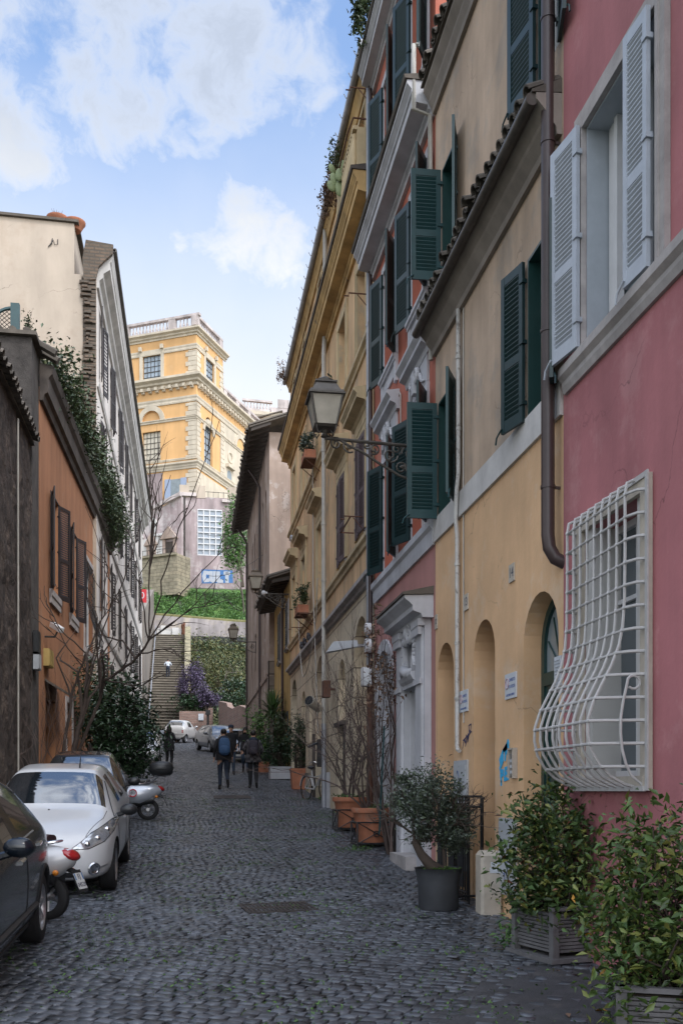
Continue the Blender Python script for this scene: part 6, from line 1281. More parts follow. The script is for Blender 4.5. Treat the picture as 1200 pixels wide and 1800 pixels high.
# black plastic pot with a gnarled grey-green bush
cp = onG(779, 1604); cp = Vector((cp.x, cp.y+.22, g(cp.y+.22))); pot_round('plastic_pot', 'large round black plastic pot on the setts', cp, .27, .46, 'plastic_pot', rim=False, taper=.83)
bs = thing('potted_bush', 'gnarled silvery green bush growing from the black plastic pot', 'bush', cp+Vector((0, 0, .42))); mb = MB(); b = cp+Vector((0, 0, .42)); rng = np.random.default_rng(31)
tops = []
mb.tube([b+Vector((.02, 0, 0)), b+Vector((-.1, 0, .08)), b+Vector((-.2, 0, .2)), b+Vector((-.28, .02, .36))], [.075, .065, .05, .04], 8); mb.tube([b+Vector((.08, 0, 0)), b+Vector((.06, 0, .25)), b+Vector((.12, 0, .45))], [.022, .018, .012], 6)
for i in range(10): grow(mb, b+Vector((-.27+.04*i, .02, .34)), (rng.normal(0, .7), rng.normal(0, .6), .9), .34, .02, 3, rng, .5, .15, (2, 3), tops, .75, .2)
for i in range(6): grow(mb, b+Vector((.1, .0, .4)), (rng.uniform(.2, 1), rng.normal(0, .5), .4), .3, .012, 3, rng, .5, .1, (2, 3), tops, .75, .2)
mb.build('stem', M('bark'), bs, smooth=True); cen = b+Vector((-.12, 0, .78)); P, _ = clumped(8500, 60, cen, (.42, .36, .44), .17, .5, rng); P2, _ = clumped(2600, 16, b+Vector((.24, 0, .42)), (.26, .22, .2), .25, .5, rng); leaves_mesh('foliage', np.concatenate([P, P2]), .042, M('leaf_silver'), bs, rng=rng)
P, _ = clumped(500, 14, cp+Vector((0, 0, .44)), (.23, .23, .03), .3); tag(leaves_mesh('pot_weeds', P, .04, M('grass_blade')), 'bright green weeds on the soil of the black plastic pot', 'weeds')
# travertine bollard and black railing
bo = onG(866, 1609); bl = thing('stone_bollard', 'short square travertine bollard with chamfered top and small stickers', 'bollard', Vector((3.27, bo.y+.1, g(bo.y)))); b = bl.location; mb = MB()
w_ = .125; cr = lambda w, c: [(w-c, -w), (w, -w+c), (w, w-c), (w-c, w), (-w+c, w), (-w, w-c), (-w, -w+c), (-w+c, -w)]; lv = [(w_, .03, -.1), (w_, .03, .65), (w_-.035, .02, .70)]; mb.add([(b.x+x, b.y+y, b.z+z) for w, c, z in lv for x, y in cr(w, c)], [(l*8+i, l*8+(i+1) % 8, (l+1)*8+(i+1) % 8, (l+1)*8+i) for l in range(2) for i in range(8)]+[tuple(range(16, 24))]); mb.build('post', M('travertine'), bl)
mb = MB(); mb.bx(b.x-.03, b.x+.09, b.y-w_-.003, b.y-w_-.0005, b.z+.46, b.z+.52); mb.bx(b.x-.02, b.x+.1, b.y-w_-.003, b.y-w_-.0005, b.z+.53, b.z+.58); mb.build('sticker', M('sign_white'), bl)
rl = thing('iron_railing', 'black iron railing gate between the black pot and the yellow house', 'railing', RF.p(11.3, .2, g(11.3)))
mb = MB()
def rail(pa, pb, z0, z1, n, wbar=.011):
    a = Vector(pa); b = Vector(pb)
    for z in (z0+.1, z1-.12, z1): mb.tube([a+Vector((0, 0, z)), b+Vector((0, 0, z))], .014, 4)
    for i in range(n+1):
        q = a.lerp(b, i/n); mb.tube([q+Vector((0, 0, z0)), q+Vector((0, 0, z1))], wbar if 0 < i < n else .022, 4)
rail(RF.p(10.95, .18, 0), RF.p(12.3, .18, 0), .45, 1.68, 11); rail(RF.p(10.9, .03, 0), RF.p(10.9, .5, 0), .42, 1.68, 3)
mb.build('bars', M('iron_black'), rl); mb = MB()
for i in range(3): mb.fbx(RF, 11.1+i*.42, 11.35+i*.42, .185, .2, .6, 1.6)
mb.build('backing_panel', M('iron_black'), rl)
for y in (): 
    t = thing('stone_step', 'low worn travertine block at the foot of the yellow house', 'step', RF.p(y, .15, g(y))); mb = MB(); mb.rbx(3.08, 3.38, y-.2, y+.6, g(y)-.2, g(y)+.24, .03); mb.build('block', M('travertine'), t)
# wooden planters with shrubs
def planter(c, wx, wy, h, label, rz=0):
    t = thing('wooden_planter', label, 'planter', c, group='grey slatted planters'); mb = MB(); c = Vector(c); n = 11
    Rz = Matrix.Translation(c) @ Matrix.Rotation(rz, 4, 'Z')
    for i in range(n):
        z = .08+i*(h-.1)/n; zz = z+(h-.1)/n-.008
        mb.bx(-wx, wx, -wy, -wy+.02, z, zz, 0, Rz); mb.bx(-wx, wx, wy-.02, wy, z, zz, 0, Rz); mb.bx(-wx, -wx+.02, -wy+.021, wy-.021, z, zz, 0, Rz); mb.bx(wx-.02, wx, -wy+.021, wy-.021, z, zz, 0, Rz)
    mb.bx(-wx+.022, wx-.022, -wy+.022, wy-.022, .1, h-.06, 0, Rz); mb.build('slats', M('wood_grey'), t); mb = MB()
    for sx in (-1, 1):
        for sy in (-1, 1): mb.bx(sx*wx-.03, sx*wx+.03, sy*wy-.03, sy*wy+.03, .03, h+.03, 0, Rz)
    mb.bx(-wx-.04, wx+.04, -wy-.04, -wy+.03, h, h+.03, 0, Rz); mb.bx(-wx-.04, wx+.04, wy-.03, wy+.04, h, h+.03, 0, Rz); mb.bx(-wx-.07, wx+.07, -wy-.07, wy+.07, 0, .04, 0, Rz); mb.build('frame', M('wood_grey'), t)
    mb = MB(); mb.bx(-wx+.025, wx-.025, -wy+.025, wy-.025, h-.05, h-.02, 0, Rz); mb.build('soil', M('soil'), t); return t
pa = onG(958, 1698); pc = Vector((pa.x+.30, pa.y+.38, g(pa.y+.3))); planter(pc, .29, .29, .44, 'square grey slatted planter nearer the yellow door, on a rusty tray', R(14))
pd = Vector((2.86, 5.35, g(5.4))); planter(pd, .33, .32, .42, 'grey slatted planter at the lower right corner under the big shrub', R(-24))
def shrub(name, label, base, cen, radii, n, K, sz, lm, seed, stems=9, spread=.2, extra=None):
    rng = np.random.default_rng(seed); t = thing(name, label, 'shrub', base); b = Vector(base); P, cl = clumped(n, K, cen, radii, spread, .45, rng); mb = MB()
    for q in cl: q = Vector(q); s0 = b+Vector((rng.normal(0, .08), rng.normal(0, .08), 0)); m1 = s0.lerp(q, .45)+Vector(rng.normal(0, .05, 3)); mb.tube([s0, m1, q], [.012, .009, .004], 4)
    mb.build('stems', M('bark'), t); leaves_mesh('foliage', P, sz, M(lm), t, rng=rng, asp=.42)
    if extra: em, en = extra; leaves_mesh('yellowed_leaves', P[rng.integers(0, n, en)]+rng.normal(0, .02, (en, 3)), sz*1.05, M(em), t, rng=rng)
    return t
shrub('potted_shrub', 'glossy broad leaved shrub in the planter nearer the yellow door', pc+Vector((0, 0, .4)), pc+Vector((-.04, -.04, .88)), (.56, .48, .60), 5200, 66, .076, 'leaf_glossy', 41, spread=.19, extra=('leaf_red', 60))
shrub('potted_shrub', 'large bright green shrub with a few yellow leaves at the right edge', pd+Vector((0, 0, .4)), pd+Vector((.04, .04, .76)), (.66, .62, .70), 7200, 80, .066, 'leaf_bright', 42, spread=.17, extra=('leaf_yellow', 34))
# pots further up
def square_pot(c, w, h, label, m, taper=.85):
    t = thing('square_pot', label, 'pot', c); c = Vector(c); mb = MB(); k = taper
    mb.hexa([c+Vector((sx*w*q, sy*w*q, z)) for q, z in ((k, 0), (1, h*.9)) for sx, sy in ((-1, -1), (1, -1), (1, 1), (-1, 1))]); mb.hexa([c+Vector((sx*w*1.06, sy*w*1.06, z)) for z in (h*.9, h) for sx, sy in ((-1, -1), (1, -1), (1, 1), (-1, 1))]); mb.build('body', M(m), t); mb = MB(); mb.bx(c.x-w*.9, c.x+w*.9, c.y-w*.9, c.y+w*.9, c.z+h-.02, c.z+h+.008); mb.build('soil', M('soil'), t); return t
c = onG(528, 1389); c = Vector((c.x, c.y+.2, g(c.y+.2))); square_pot(c, .27, .62, 'tall square terracotta pot beside the bicycle', 'terracotta')
shrub('potted_shrub', 'slim dark glossy shrub in the tall square terracotta pot', c+Vector((0, 0, .6)), c+Vector((0, 0, 1.45)), (.33, .33, .75), 1900, 36, .085, 'leaf_dark', 43)
c = onG(493, 1371); c = Vector((c.x, c.y+.25, g(c.y+.25))); square_pot(c, .36, .42, 'white square planter with mossy stain at the foot of the ochre building', 'white_stucco', .97)
shrub('potted_shrub', 'rounded dark shrub dusted with pale leaves in the white square planter', c+Vector((0, 0, .4)), c+Vector((.05, 0, .95)), (.62, .55, .6), 2600, 40, .09, 'leaf_dark', 44)
c = onG(466, 1362); c = Vector((c.x+.1, c.y+1.2, g(c.y+1.2))); square_pot(c, .3, .4, 'low brown pot in front of the light green bushes', 'terracotta')
shrub('potted_shrub', 'tall light green feathery bush below the yucca', c+Vector((0, 0, .3)), c+Vector((.05, .2, 1.5)), (.75, .8, 1.35), 3400, 46, .12, 'leaf_hill', 45)
def yucca(name, label, base, h, n, L_, seed):
    rng = np.random.default_rng(seed); t = thing(name, label, 'yucca', base); b = Vector(base); mb = MB(); mb.tube([b, b+Vector((.03, 0, h))], [.1, .08], 7); mb.build('trunk', M('bark_grey'), t); mb = MB(); tp = b+Vector((.03, 0, h))
    for i in range(n):
        a = rng.uniform(0, 6.28); el = rng.uniform(-.35, 1.5); d = Vector((math.cos(a)*math.cos(el), math.sin(a)*math.cos(el), math.sin(el))); s_ = d.cross(Vector((0, 0, 1))).normalized()*.03; o_ = tp+Vector((0, 0, rng.uniform(-.35, .15))); m_ = o_+d*L_*.55+Vector((0, 0, .04)); e_ = o_+d*L_-Vector((0, 0, .1))
        mb.add([o_-s_*.6, o_+s_*.6, m_+s_, e_, m_-s_], [(0, 1, 2, 4), (4, 2, 3)])
    mb.build('leaves', mat('leaf_yucca', (.05, .10, .03), .45, island=.4), t); return t
y_ = onG(468, 1345); yucca('yucca', 'spiky yucca rising over the bushes by the mustard house', (2.9, 34.5, g(34.5)+.1), 2.2, 130, .95, 51)
shrub('potted_shrub', 'mixed leafy bush hanging by the mustard house doorway', (3.0, 33.0, g(33)+.3), Vector((3.05, 33.0, g(33)+1.7)), (.3, .5, .7), 1300, 24, .1, 'leaf_ivy', 46)
for (x, y, lb) in ():
    t = thing('stone_block', lb, 'stone', (x, y, g(y))); mb = MB(); mb.rbx(x-.2, x+.2, y-.2, y+.2, g(y)-.05, g(y)+.25, .06); mb.build('block', M('travertine'), t)
# ---------------------------------------------------------------- bicycle leaning by the drainpipe
bk = onG(561, 1412); by = bk.y; bx_ = bk.x; bi = thing('bicycle', 'old white city bicycle parked against the ochre wall by the drainpipe', 'bicycle', (bx_-.02, by+.6, g(by+.6)), R(20))
def torus(mb, c, r, t, ax, seg=22): mb.tube([Vector(c)+(Vector((0, 1, 0))*math.cos(2*PI*i/seg)+Vector((0, 0, 1))*math.sin(2*PI*i/seg))*r for i in range(seg)], t, 6, closed=True)
for dy, nm in ((-.53, 'wheel'), (.53, 'wheel')):
    mb = MB(); torus(mb, (0, dy, .34), .325, .017, 0); wo = mb.build(nm, M('tyre'), bi, smooth=True, local=True); mb = MB(); torus(mb, (0, dy, .34), .302, .012, 0)
    for i in range(14): a = 2*PI*i/14; mb.tube([(0, dy, .34), (0, dy+.3*math.cos(a), .34+.3*math.sin(a))], .0025, 3)
    mb.tube([(-.04, dy, .34), (.04, dy, .34)], .025, 6); mb.build('rim', M('chrome'), wo, local=True)
mb = MB(); bb = (0, .08, .30); hd_ = (0, -.36, .82); st_ = (0, .22, .80)
for a, b, r in ((bb, st_, .016), (bb, (0, -.38, .72), .018), (hd_, (0, -.40, .62), .02), ((0, .2, .6), (0, -.39, .68), .014), (bb, (.04, .53, .34), .01), (bb, (-.04, .53, .34), .01), ((0, .2, .7), (.04, .53, .34), .009), ((0, .2, .7), (-.04, .53, .34), .009), ((.04, -.41, .62), (.04, -.53, .34), .012), ((-.04, -.41, .62), (-.04, -.53, .34), .012)): mb.tube([a, b], r*1.35, 6)
for dy in (-.53, .53): mb.tube([(0, dy+.36*math.cos(q), .34+.36*math.sin(q)) for q in [PI*.05+i*PI*.9/12 for i in range(13)]], .022, 5)
mb.build('frame', M('iron_white'), bi, smooth=True, local=True)
mb = MB(); mb.tube([(-.3, -.22, .98), (-.24, -.34, 1.02), (-.08, -.4, .98), (.08, -.4, .98), (.24, -.34, 1.02), (.3, -.22, .98)], .012, 6); mb.tube([(0, -.36, .82), (0, -.4, .98)], .013, 6); mb.build('handlebar', M('chrome'), bi, smooth=True, local=True); mb = MB(); mb.ball((0, .26, .88), (.09, .14, .045), 10, 6); mb.tube([(0, .22, .78), (0, .25, .86)], .014, 6); mb.build('saddle', M('black_plastic'), bi, smooth=True, local=True); mb = MB(); mb.bx(-.07, .07, .3, .66, .72, .735); mb.tube([(0, .5, .72), (.05, .53, .36)], .008, 4); mb.tube([(0, .5, .72), (-.05, .53, .36)], .008, 4); mb.build('carrier', M('steel'), bi, local=True)
# ---------------------------------------------------------------- ground details
mh = onG(488, 1597); mt = thing('drain_grate', 'rusty rectangular iron drain grate set flush in the setts', 'drain grate', mh); mb = MB()
sl = (g(mh.y+.3)-g(mh.y-.3))/.6; ca_, sa_ = math.cos(R(9)), math.sin(R(9))
def ZM(x, y, z): X = x*ca_-y*sa_; Y = x*sa_+y*ca_; return (mh.x+X, mh.y+Y, g(mh.y)+Y*sl+z)
def gb_(x0, x1, y0, y1, z1): mb.hexa([ZM(a, b, z) for z in (-.01, z1) for a, b in ((x0, y0), (x1, y0), (x1, y1), (x0, y1))])
gb_(-.40, .40, -.30, .30, .003)
for (q0, q1, q2, q3) in ((-.40, .40, -.30, -.265), (-.40, .40, .265, .30), (-.40, .40, -.018, .018), (-.40, -.365, -.264, .264), (.365, .40, -.264, .264)): gb_(q0, q1, q2, q3, .013)
for i in range(15): x = -.345+i*.0465; gb_(x, x+.026, -.264, -.02, .012); gb_(x, x+.026, .02, .264, .012)
mb.build('grate', mat('iron_rusty', (.05, .04, .035), .6, var=.4, vs=12, metal=.3), mt)
mh = onG(408, 1402); mt = thing('manhole_cover', 'square dark manhole cover at the walkers feet', 'manhole cover', mh); mb = MB(); sl = (g(mh.y+.3)-g(mh.y-.3))/.6; mb.hexa([(mh.x+a, mh.y+b, g(mh.y)+b*sl+z) for z in (-.02, .016) for a, b in ((-.5, -.4), (.5, -.4), (.5, .4), (-.5, .4))]); mb.build('plate', M('iron_rusty'), mt)
def tufts(n, xs, ys, h, seed, clus=30, label=''):
    rng = np.random.default_rng(seed); cx = rng.uniform(*xs, clus); cy = rng.uniform(*ys, clus); i = rng.integers(0, clus, n); x = cx[i]+rng.normal(0, .16, n); y = cy[i]+rng.normal(0, .12, n); z = np.interp(y, _gy, _gz)
    P = np.stack([x, y, z+rng.uniform(.0, h, n)], 1); return P
P = np.concatenate([tufts(3600, (-2.2, 2.6), (5, 14), .012, 1, 150), tufts(2200, (-1, 2.6), (14, 26), .02, 2, 70), tufts(900, (2.6, 3.3), (12, 26), .06, 3, 12), tufts(240, (-2.4, -1.6), (5, 6), .02, 4, 4)])
tag(leaves_mesh('street_weeds', P, .032, M('grass_blade')), 'moss and small weeds growing between the setts', 'weeds', kind='stuff')
for k, (px, py, r, lb) in enumerate(((905, 1668, .16, 'grey green weed clump at the tray corner of the planter'), (1030, 1668, .13, 'broad leaved weeds beside the planter tray'), (575, 1408, .16, 'weeds at the foot of the pale drainpipe'), (545, 1392, .14, 'weeds behind the bicycle wheel'))):
    c = onG(px, py); P, _ = clumped(170, 10, c+Vector((0, 0, .1)), (r, r, .1), .3); tag(leaves_mesh('weed_clump', P, .06 if k != 1 else .1, M('leaf_hill')), lb, 'weeds')
for k, (px, py, m_, lb) in enumerate(((912, 1708, 'leaf_red', 'reddish fallen leaf in front of the planter'), (1056, 1782, 'leaf_yellow', 'yellow fallen leaf on the setts near the lower right'), (998, 1791, 'leaf_dry', 'brown curled fallen leaf near the bottom edge'), (980, 1712, 'leaf_dry', 'dry leaf under the planter tray edge'))):
    c = onG(px, py); o = leaves_mesh('fallen_leaf', [tuple(c+Vector((0, 0, .02)))], .09, M(m_), up=6); tag(o, lb, 'leaf')
# ================================================================ LEFT: ivy, evergreen bush, bare tree
rng = np.random.default_rng(61)
iv = thing('roof_ivy', 'thick ivy spilling over the timber cornice of the orange house', 'ivy', LO.p(6, 0, 12.2)); Pl = []
for i in range(210):
    f = rng.random(); s = .8+f*14.4; zc = 12.3+abs(rng.normal(0, .42))*(1.1-.5*abs(f-.5)); n_ = .05+rng.normal(0, .22)
    if f > .66: zc = 12.5-(f-.66)*3.2*rng.random()**.7+rng.normal(0, .3); n_ = .3+abs(rng.normal(0, .16))
    c = LO.p(s, n_, zc); Pl.append(rng.normal(0, 1, (95, 3))*[.2, .3, .22]+np.array(c))
P = np.concatenate(Pl); leaves_mesh('foliage', P, .12, M('leaf_ivy'), iv)
c = Vector((-3.82, 23.9, 12.72)); P, _ = clumped(300, 14, c, (.2, .15, .34), .3, .3); tag(leaves_mesh('climbing_plant', P, .08, M('leaf_ivy')), 'sparse climber on the right side of the lattice trellis', 'creeper')
eb = at(228, 1372, 25.5); eb = Vector((-2.35, 25.6, g(25.6)))
shrub('evergreen_bush', 'big dark glossy evergreen bush between the parked cars and orange house', eb, eb+Vector((.62, .2, 1.6)), (1.0, 1.3, 1.6), 9000, 100, .13, 'leaf_dark', 62, spread=.17)
shrub('evergreen_bush', 'second dark bush further up the left side by the bare tree', (-2.7, 30, g(30)), Vector((-2.7, 30, g(30)+2.2)), (.8, 1.2, 1.5), 3500, 50, .13, 'leaf_dark', 63)
bt = thing('bare_tree', 'leafless tree with long thin branches in front of the orange house', 'tree', (-2.6, 23.2, g(23.2))); mb = MB(); rng = np.random.default_rng(64); T0_ = 23.2
def limb(pts, r0, r1, kids=0, kl=1.2, dep=2, seed=0):
    P = [at(px, py, t) for px, py, t in pts]; Q = []
    for i in range(len(P)-1):
        for k in range(4): Q.append(P[i].lerp(P[i+1], k/4)+Vector(rng.normal(0, .015, 3)))
    Q.append(P[-1]); n = len(Q); mb.tube(Q, [r0+(r1-r0)*i/(n-1) for i in range(n)], 6)
    for k in range(kids):
        i = rng.integers(n//4, n-1); d = (Q[min(i+1, n-1)]-Q[i]).normalized(); grow(mb, Q[i], d+Vector(rng.normal(0, .6, 3)), kl*rng.uniform(.5, 1.1), r1*1.0+.006, dep, rng, .45, .1, (1, 2), None, .7, .12)
limb([(126, 1340, 22.8), (138, 1285, 22.8), (150, 1235, 22.8), (158, 1190, 22.7)], .07, .04, 3, 1.1)
limb([(133, 1330, 23), (160, 1270, 23), (175, 1230, 23), (185, 1195, 22.8), (215, 1178, 22.6), (245, 1150, 22.4), (262, 1125, 22.3)], .045, .028, 4, 1.1)
limb([(110, 1330, 22.6), (120, 1270, 22.6), (128, 1215, 22.6), (150, 1150, 22.4)], .045, .02, 3, 1.0)
for pts in ([(262, 1125, 22.3), (250, 1060, 22), (242, 1000, 22), (225, 930, 22)], [(262, 1125, 22.3), (285, 1020, 22), (315, 930, 21.5), (345, 850, 21), (385, 740, 20.6)], [(262, 1125, 22.3), (320, 1040, 22), (370, 990, 21.8), (425, 935, 21.5)], [(262, 1125, 22.3), (330, 1075, 22), (390, 1010, 21.6)], [(262, 1125, 22.3), (262, 1000, 22.2), (268, 900, 22), (262, 800, 22)], [(262, 1000, 22.2), (280, 900, 22.2), (300, 835, 22.2)], [(262, 1125, 22.3), (340, 1070, 22), (420, 1050, 21.6)], [(158, 1190, 22.7), (190, 1080, 22.5), (225, 1000, 22.3), (262, 870, 22)], [(158, 1190, 22.7), (175, 1090, 22.6), (190, 1000, 22.5), (150, 890, 22.4)], [(150, 1150, 22.4), (110, 1110, 22), (82, 1060, 22), (78, 1030, 22)], [(158, 1190, 22.7), (120, 1140, 22.3), (80, 1100, 22)], [(215, 1178, 22.6), (235, 1130, 22.2), (200, 1040, 22), (175, 960, 22)], [(245, 1150, 22.4), (300, 1140, 22), (330, 1150, 21.6)], [(185, 1195, 22.8), (240, 1210, 22.3), (285, 1180, 22)]):
    limb(pts, .019, .006, 3, .8, 1)
limb([(262, 1010, 22), (270, 930, 22), (262, 860, 22)], .02, .008, 8, .8, 2)
mb.build('trunk', mat('bark_brown', (.06, .043, .035), .9, var=.3, vs=8), bt, smooth=True)
sd_ = thing('bare_sapling', 'thin bare twiggy sapling beside the dark tufa wall', 'sapling', (-3.1, 21.5, g(21.5))); mb = MB()
for i in range(7): grow(mb, (-3.1+rng.normal(0, .15), 21.5+rng.normal(0, .15), g(21.5)), (rng.normal(0, .25), rng.normal(0, .2), 1), 1.1, .016, 4, rng, .4, .2, (2, 3), None, .75, .14)
mb.build('stems', M('twig'), sd_)
# ================================================================ VEHICLES
mat('car_white', (.57, .57, .575), .28, coat=.8, var=.05, vs=3); mat('car_black', (.006, .009, .014), .2, coat=.35, spec=.4); mat('car_dark', (.012, .014, .018), .25, coat=.8)
mat('car_silver', (.42, .45, .50), .3, metal=.35, coat=.7); mat('car_grey', (.12, .13, .145), .3, metal=.4, coat=.7); mat('car_smart', (.50, .49, .48), .3, coat=.7)
mat('car_glass', (.012, .016, .02), .03, spec=1.0, coat=1.0).node_tree.nodes['Principled BSDF'].inputs['IOR'].default_value = 2.1; mat('trim_black', (.014, .014, .015), .5); mat('plate_white', (.6, .6, .58), .4)
def mesh_from(name, verts, faces, mats, parent, smooth=True):
    mb = MB(); mb.v = [tuple(v) for v in verts]; mb.f = faces; mb.m = [0]*len(faces); return mb.build(name, mats, parent, smooth, local=True)
def car(label, cat, loc, rz, stations, paint, wheels, wr=.31, group=None, detail=True, name='parked_car', roof=None, ww=.2):
    """stations: (y, zb, w, zs, zt, wt, kind of the span to the next)"""
    sl = math.atan((g(loc[1]+1.2)-g(loc[1]-1.2))/2.4)
    t = thing(name, label, cat, (loc[0], loc[1], g(loc[1])+.01), 0, group); t.rotation_mode = 'XYZ'; t.rotation_euler = (Matrix.Rotation(sl, 3, 'X') @ Matrix.Rotation(rz, 3, 'Z')).to_euler()
    rings = []
    for (y, zb, w, zs, zt, wt, k) in stations:
        h = zs-zb
        half = [(0, zb), (w*.82, zb), (w*.965, zb+min(.1, h*.3)), (w, zb+h*.45), (w*.99, zs-min(.11, h*.3)), (w*.95, zs), (wt, zt-min(.05, (zt-zs)*.45)), (wt*.84, zt-.008), (0, zt)]
        rings.append([Vector((x, y, z)) for x, z in half]+[Vector((-x, y, z)) for x, z in half[-2:0:-1]])
    n = len(rings[0]); V = [v for r in rings for v in r]; Fc = []; Mi = []
    for i in range(len(rings)-1):
        k = stations[i][6]
        for j in range(n):
            Fc.append((i*n+j, i*n+(j+1) % n, (i+1)*n+(j+1) % n, (i+1)*n+j)); m = 0; jj = j if j < 8 else 15-j
            if k == 'ws' and jj in (6, 7): m = 1
            elif k == 'rear' and jj in (6, 7): m = 4
            elif k == 'side' and jj == 5: m = 3
            elif k == 'wside' and jj in (5,): m = 3
            Mi.append(m)
    Fc.append(tuple(range(n-1, -1, -1))); Mi.append(0); Fc.append(tuple((len(rings)-1)*n+j for j in range(n))); Mi.append(0)
    me = bpy.data.meshes.new('body_cage'); me.from_pydata([tuple(v) for v in V], [], Fc); me.polygons.foreach_set('material_index', Mi)
    for q in range(5): me.materials.append(None)
    ob = bpy.data.objects.new('body_cage', me); COL.objects.link(ob)
    sm = ob.modifiers.new('s', 'SUBSURF'); sm.levels = 2; sm.render_levels = 2
    tmp = []
    for wy in wheels:
        for sg in (1, -1):
            mb = MB(); W_ = stations[len(stations)//2][2]
            mb.lathe([(0, -.3), (wr+.045, -.3), (wr+.045, .3), (0, .3)], (sg*(W_+.02), wy, wr), 28, 2, M=Matrix.Rotation(R(90), 4, 'Y')); c = mb.build('cutter', [M('trim_black')]*3, smooth=False); c.data.polygons.foreach_set('material_index', [2]*len(c.data.polygons)); tmp.append(c)
            bo = ob.modifiers.new('b', 'BOOLEAN'); bo.operation = 'DIFFERENCE'; bo.object = c; bo.solver = 'EXACT'
    dg = bpy.context.evaluated_depsgraph_get(); ev = ob.evaluated_get(dg).to_mesh()
    P = [v.co.copy() for v in ev.vertices]; polys = [tuple(p.vertices) for p in ev.polygons]; mi = [p.material_index for p in ev.polygons]
    for c in tmp: bpy.data.objects.remove(c)
    bpy.data.objects.remove(ob)
    bvh = BVHTree.FromPolygons(P, polys)
    def part(nm, idx, mats, sgn=0):
        used = {}; mb = MB()
        for p, m in zip(polys, mi):
            if m not in idx or (sgn and P[p[0]].x*sgn < 0): continue
            f = []
            for v in p:
                if v not in used: used[v] = len(mb.v); mb.v.append(tuple(P[v]))
                f.append(used[v])
            mb.f.append(tuple(f)); mb.m.append(idx.index(m))
        if mb.f: return mb.build(nm, mats, t, True, local=True)
    body = part('body', [0, 2], [M(paint), M('trim_black')]); part('windscreen', [1], [M('car_glass')]); part('rear_window', [4], [M('car_glass')]); [part('side_window', [3], [M('car_glass')], q_) for q_ in (1, -1)]
    def hit(axis, a, b):
        o, d = {'f': ((a, -9, b), (0, 1, 0)), 'r': ((a, 9, b), (0, -1, 0)), 'R': ((9, a, b), (-1, 0, 0)), 'L': ((-9, a, b), (1, 0, 0)), 't': ((a, b, 9), (0, 0, -1))}[axis]
        h = bvh.ray_cast(Vector(o), Vector(d)); return (h[0], -Vector(d), h[1]) if h[0] is not None else None
    def patch(nm, axis, poly, m, off=.006, parent=None, step=.05):
        pts = []; k = len(poly)
        for i in range(k):
            a, b = Vector(poly[i]), Vector(poly[(i+1) % k]); q = max(1, int((b-a).length/step))
            for j in range(q): pts.append(a.lerp(b, j/q))
        nb = len(pts); edges = [(i, (i+1) % nb) for i in range(nb)]
        xs = [p.x for p in pts]; zs = [p.y for p in pts]; x = min(xs)+step/2
        while x < max(xs):
            z = min(zs)+step/2
            while z < max(zs): pts.append(Vector((x, z))); z += step
            x += step
        r = delaunay_2d_cdt(pts, edges, [], 1, 1e-5); vs = []; ok = []
        for p in r[0]:
            h = hit(axis, p.x, p.y); ok.append(h is not None); vs.append(h[0]+(h[1]*.6+h[2]*.4).normalized()*off if h else Vector((0, 0, 0)))
        fs = [tuple(f) for f in r[2] if all(ok[i] for i in f)]
        if fs: return mesh_from(nm, vs, fs, M(m), parent or t)
    def seam(nm, axis, pts, m='trim_black', r=.004, parent=None, off=0., closed=False):
        Q = []
        for (a, b) in zip(pts[:-1], pts[1:]):
            a, b = Vector(a), Vector(b); q = max(2, int((b-a).length/.05))
            for j in range(q+1):
                c = a.lerp(b, j/q); h = hit(axis, c.x, c.y)
                if h: Q.append(h[0]+h[1]*off)
        if len(Q) > 1: mb = MB(); mb.tube(Q, r, 5); return mb.build(nm, M(m), parent or t, True, local=True)
    W_ = max(s[2] for s in stations)
    for wy in wheels:
        for sg in (1, -1):
            Mx = Matrix.Translation((sg*(W_-.03-ww/2), wy, wr)) @ Matrix.Rotation(R(90)*sg, 4, 'Y'); mb = MB(); h = ww/2
            mb.lathe([(wr*.62, -h), (wr*.9, -h), (wr, -h*.75), (wr, h*.75), (wr*.93, h), (wr*.68, h), (wr*.64, h*.8), (wr*.64, -h)], (0, 0, 0), 32, M=Mx); ty = mb.build('wheel', M('tyre'), t, True, local=True)
            mb = MB(); mb.lathe([(wr*.67, h*.86), (wr*.66, h*.98), (wr*.6, h*.7), (wr*.6, -h*.2), (0, -h*.2)], (0, 0, 0), 28, M=Mx)
            for k in range(7 if detail else 5):
                a = 2*PI*k/(7 if detail else 5); Rk = Mx @ Matrix.Rotation(a, 4, 'Z'); mb.hexa([Rk @ Vector(q) for q in [(.03, -.028, h*.3), (wr*.62, -.018, h*.55), (wr*.62, .018, h*.55), (.03, .028, h*.3), (.03, -.024, h*.75), (wr*.62, -.012, h*.85), (wr*.62, .012, h*.85), (.03, .024, h*.75)]])
            mb.lathe([(0, h*.8), (.05, h*.78), (.055, h*.4)], (0, 0, 0), 12, M=Mx); mb.build('rim', M('steel' if detail else 'pipe_grey'), ty, True, local=True)
    return t, patch, seam, hit, body
def mirror(t, x, y, z, m, sg):
    mb = MB(); mb.ball((x+sg*.1, y, z), (.115, .075, .075), 12, 8); mb.tube([(x-sg*.05, y+.02, z-.07), (x+sg*.05, y, z-.04)], [.03, .025], 6); o = mb.build('wing_mirror', M(m), t, True, local=True)
    mb = MB(); mb.ball((x+sg*.1, y+.05, z), (.09, .03, .058), 10, 6); mb.build('glass', M('chrome'), o, True, local=True)
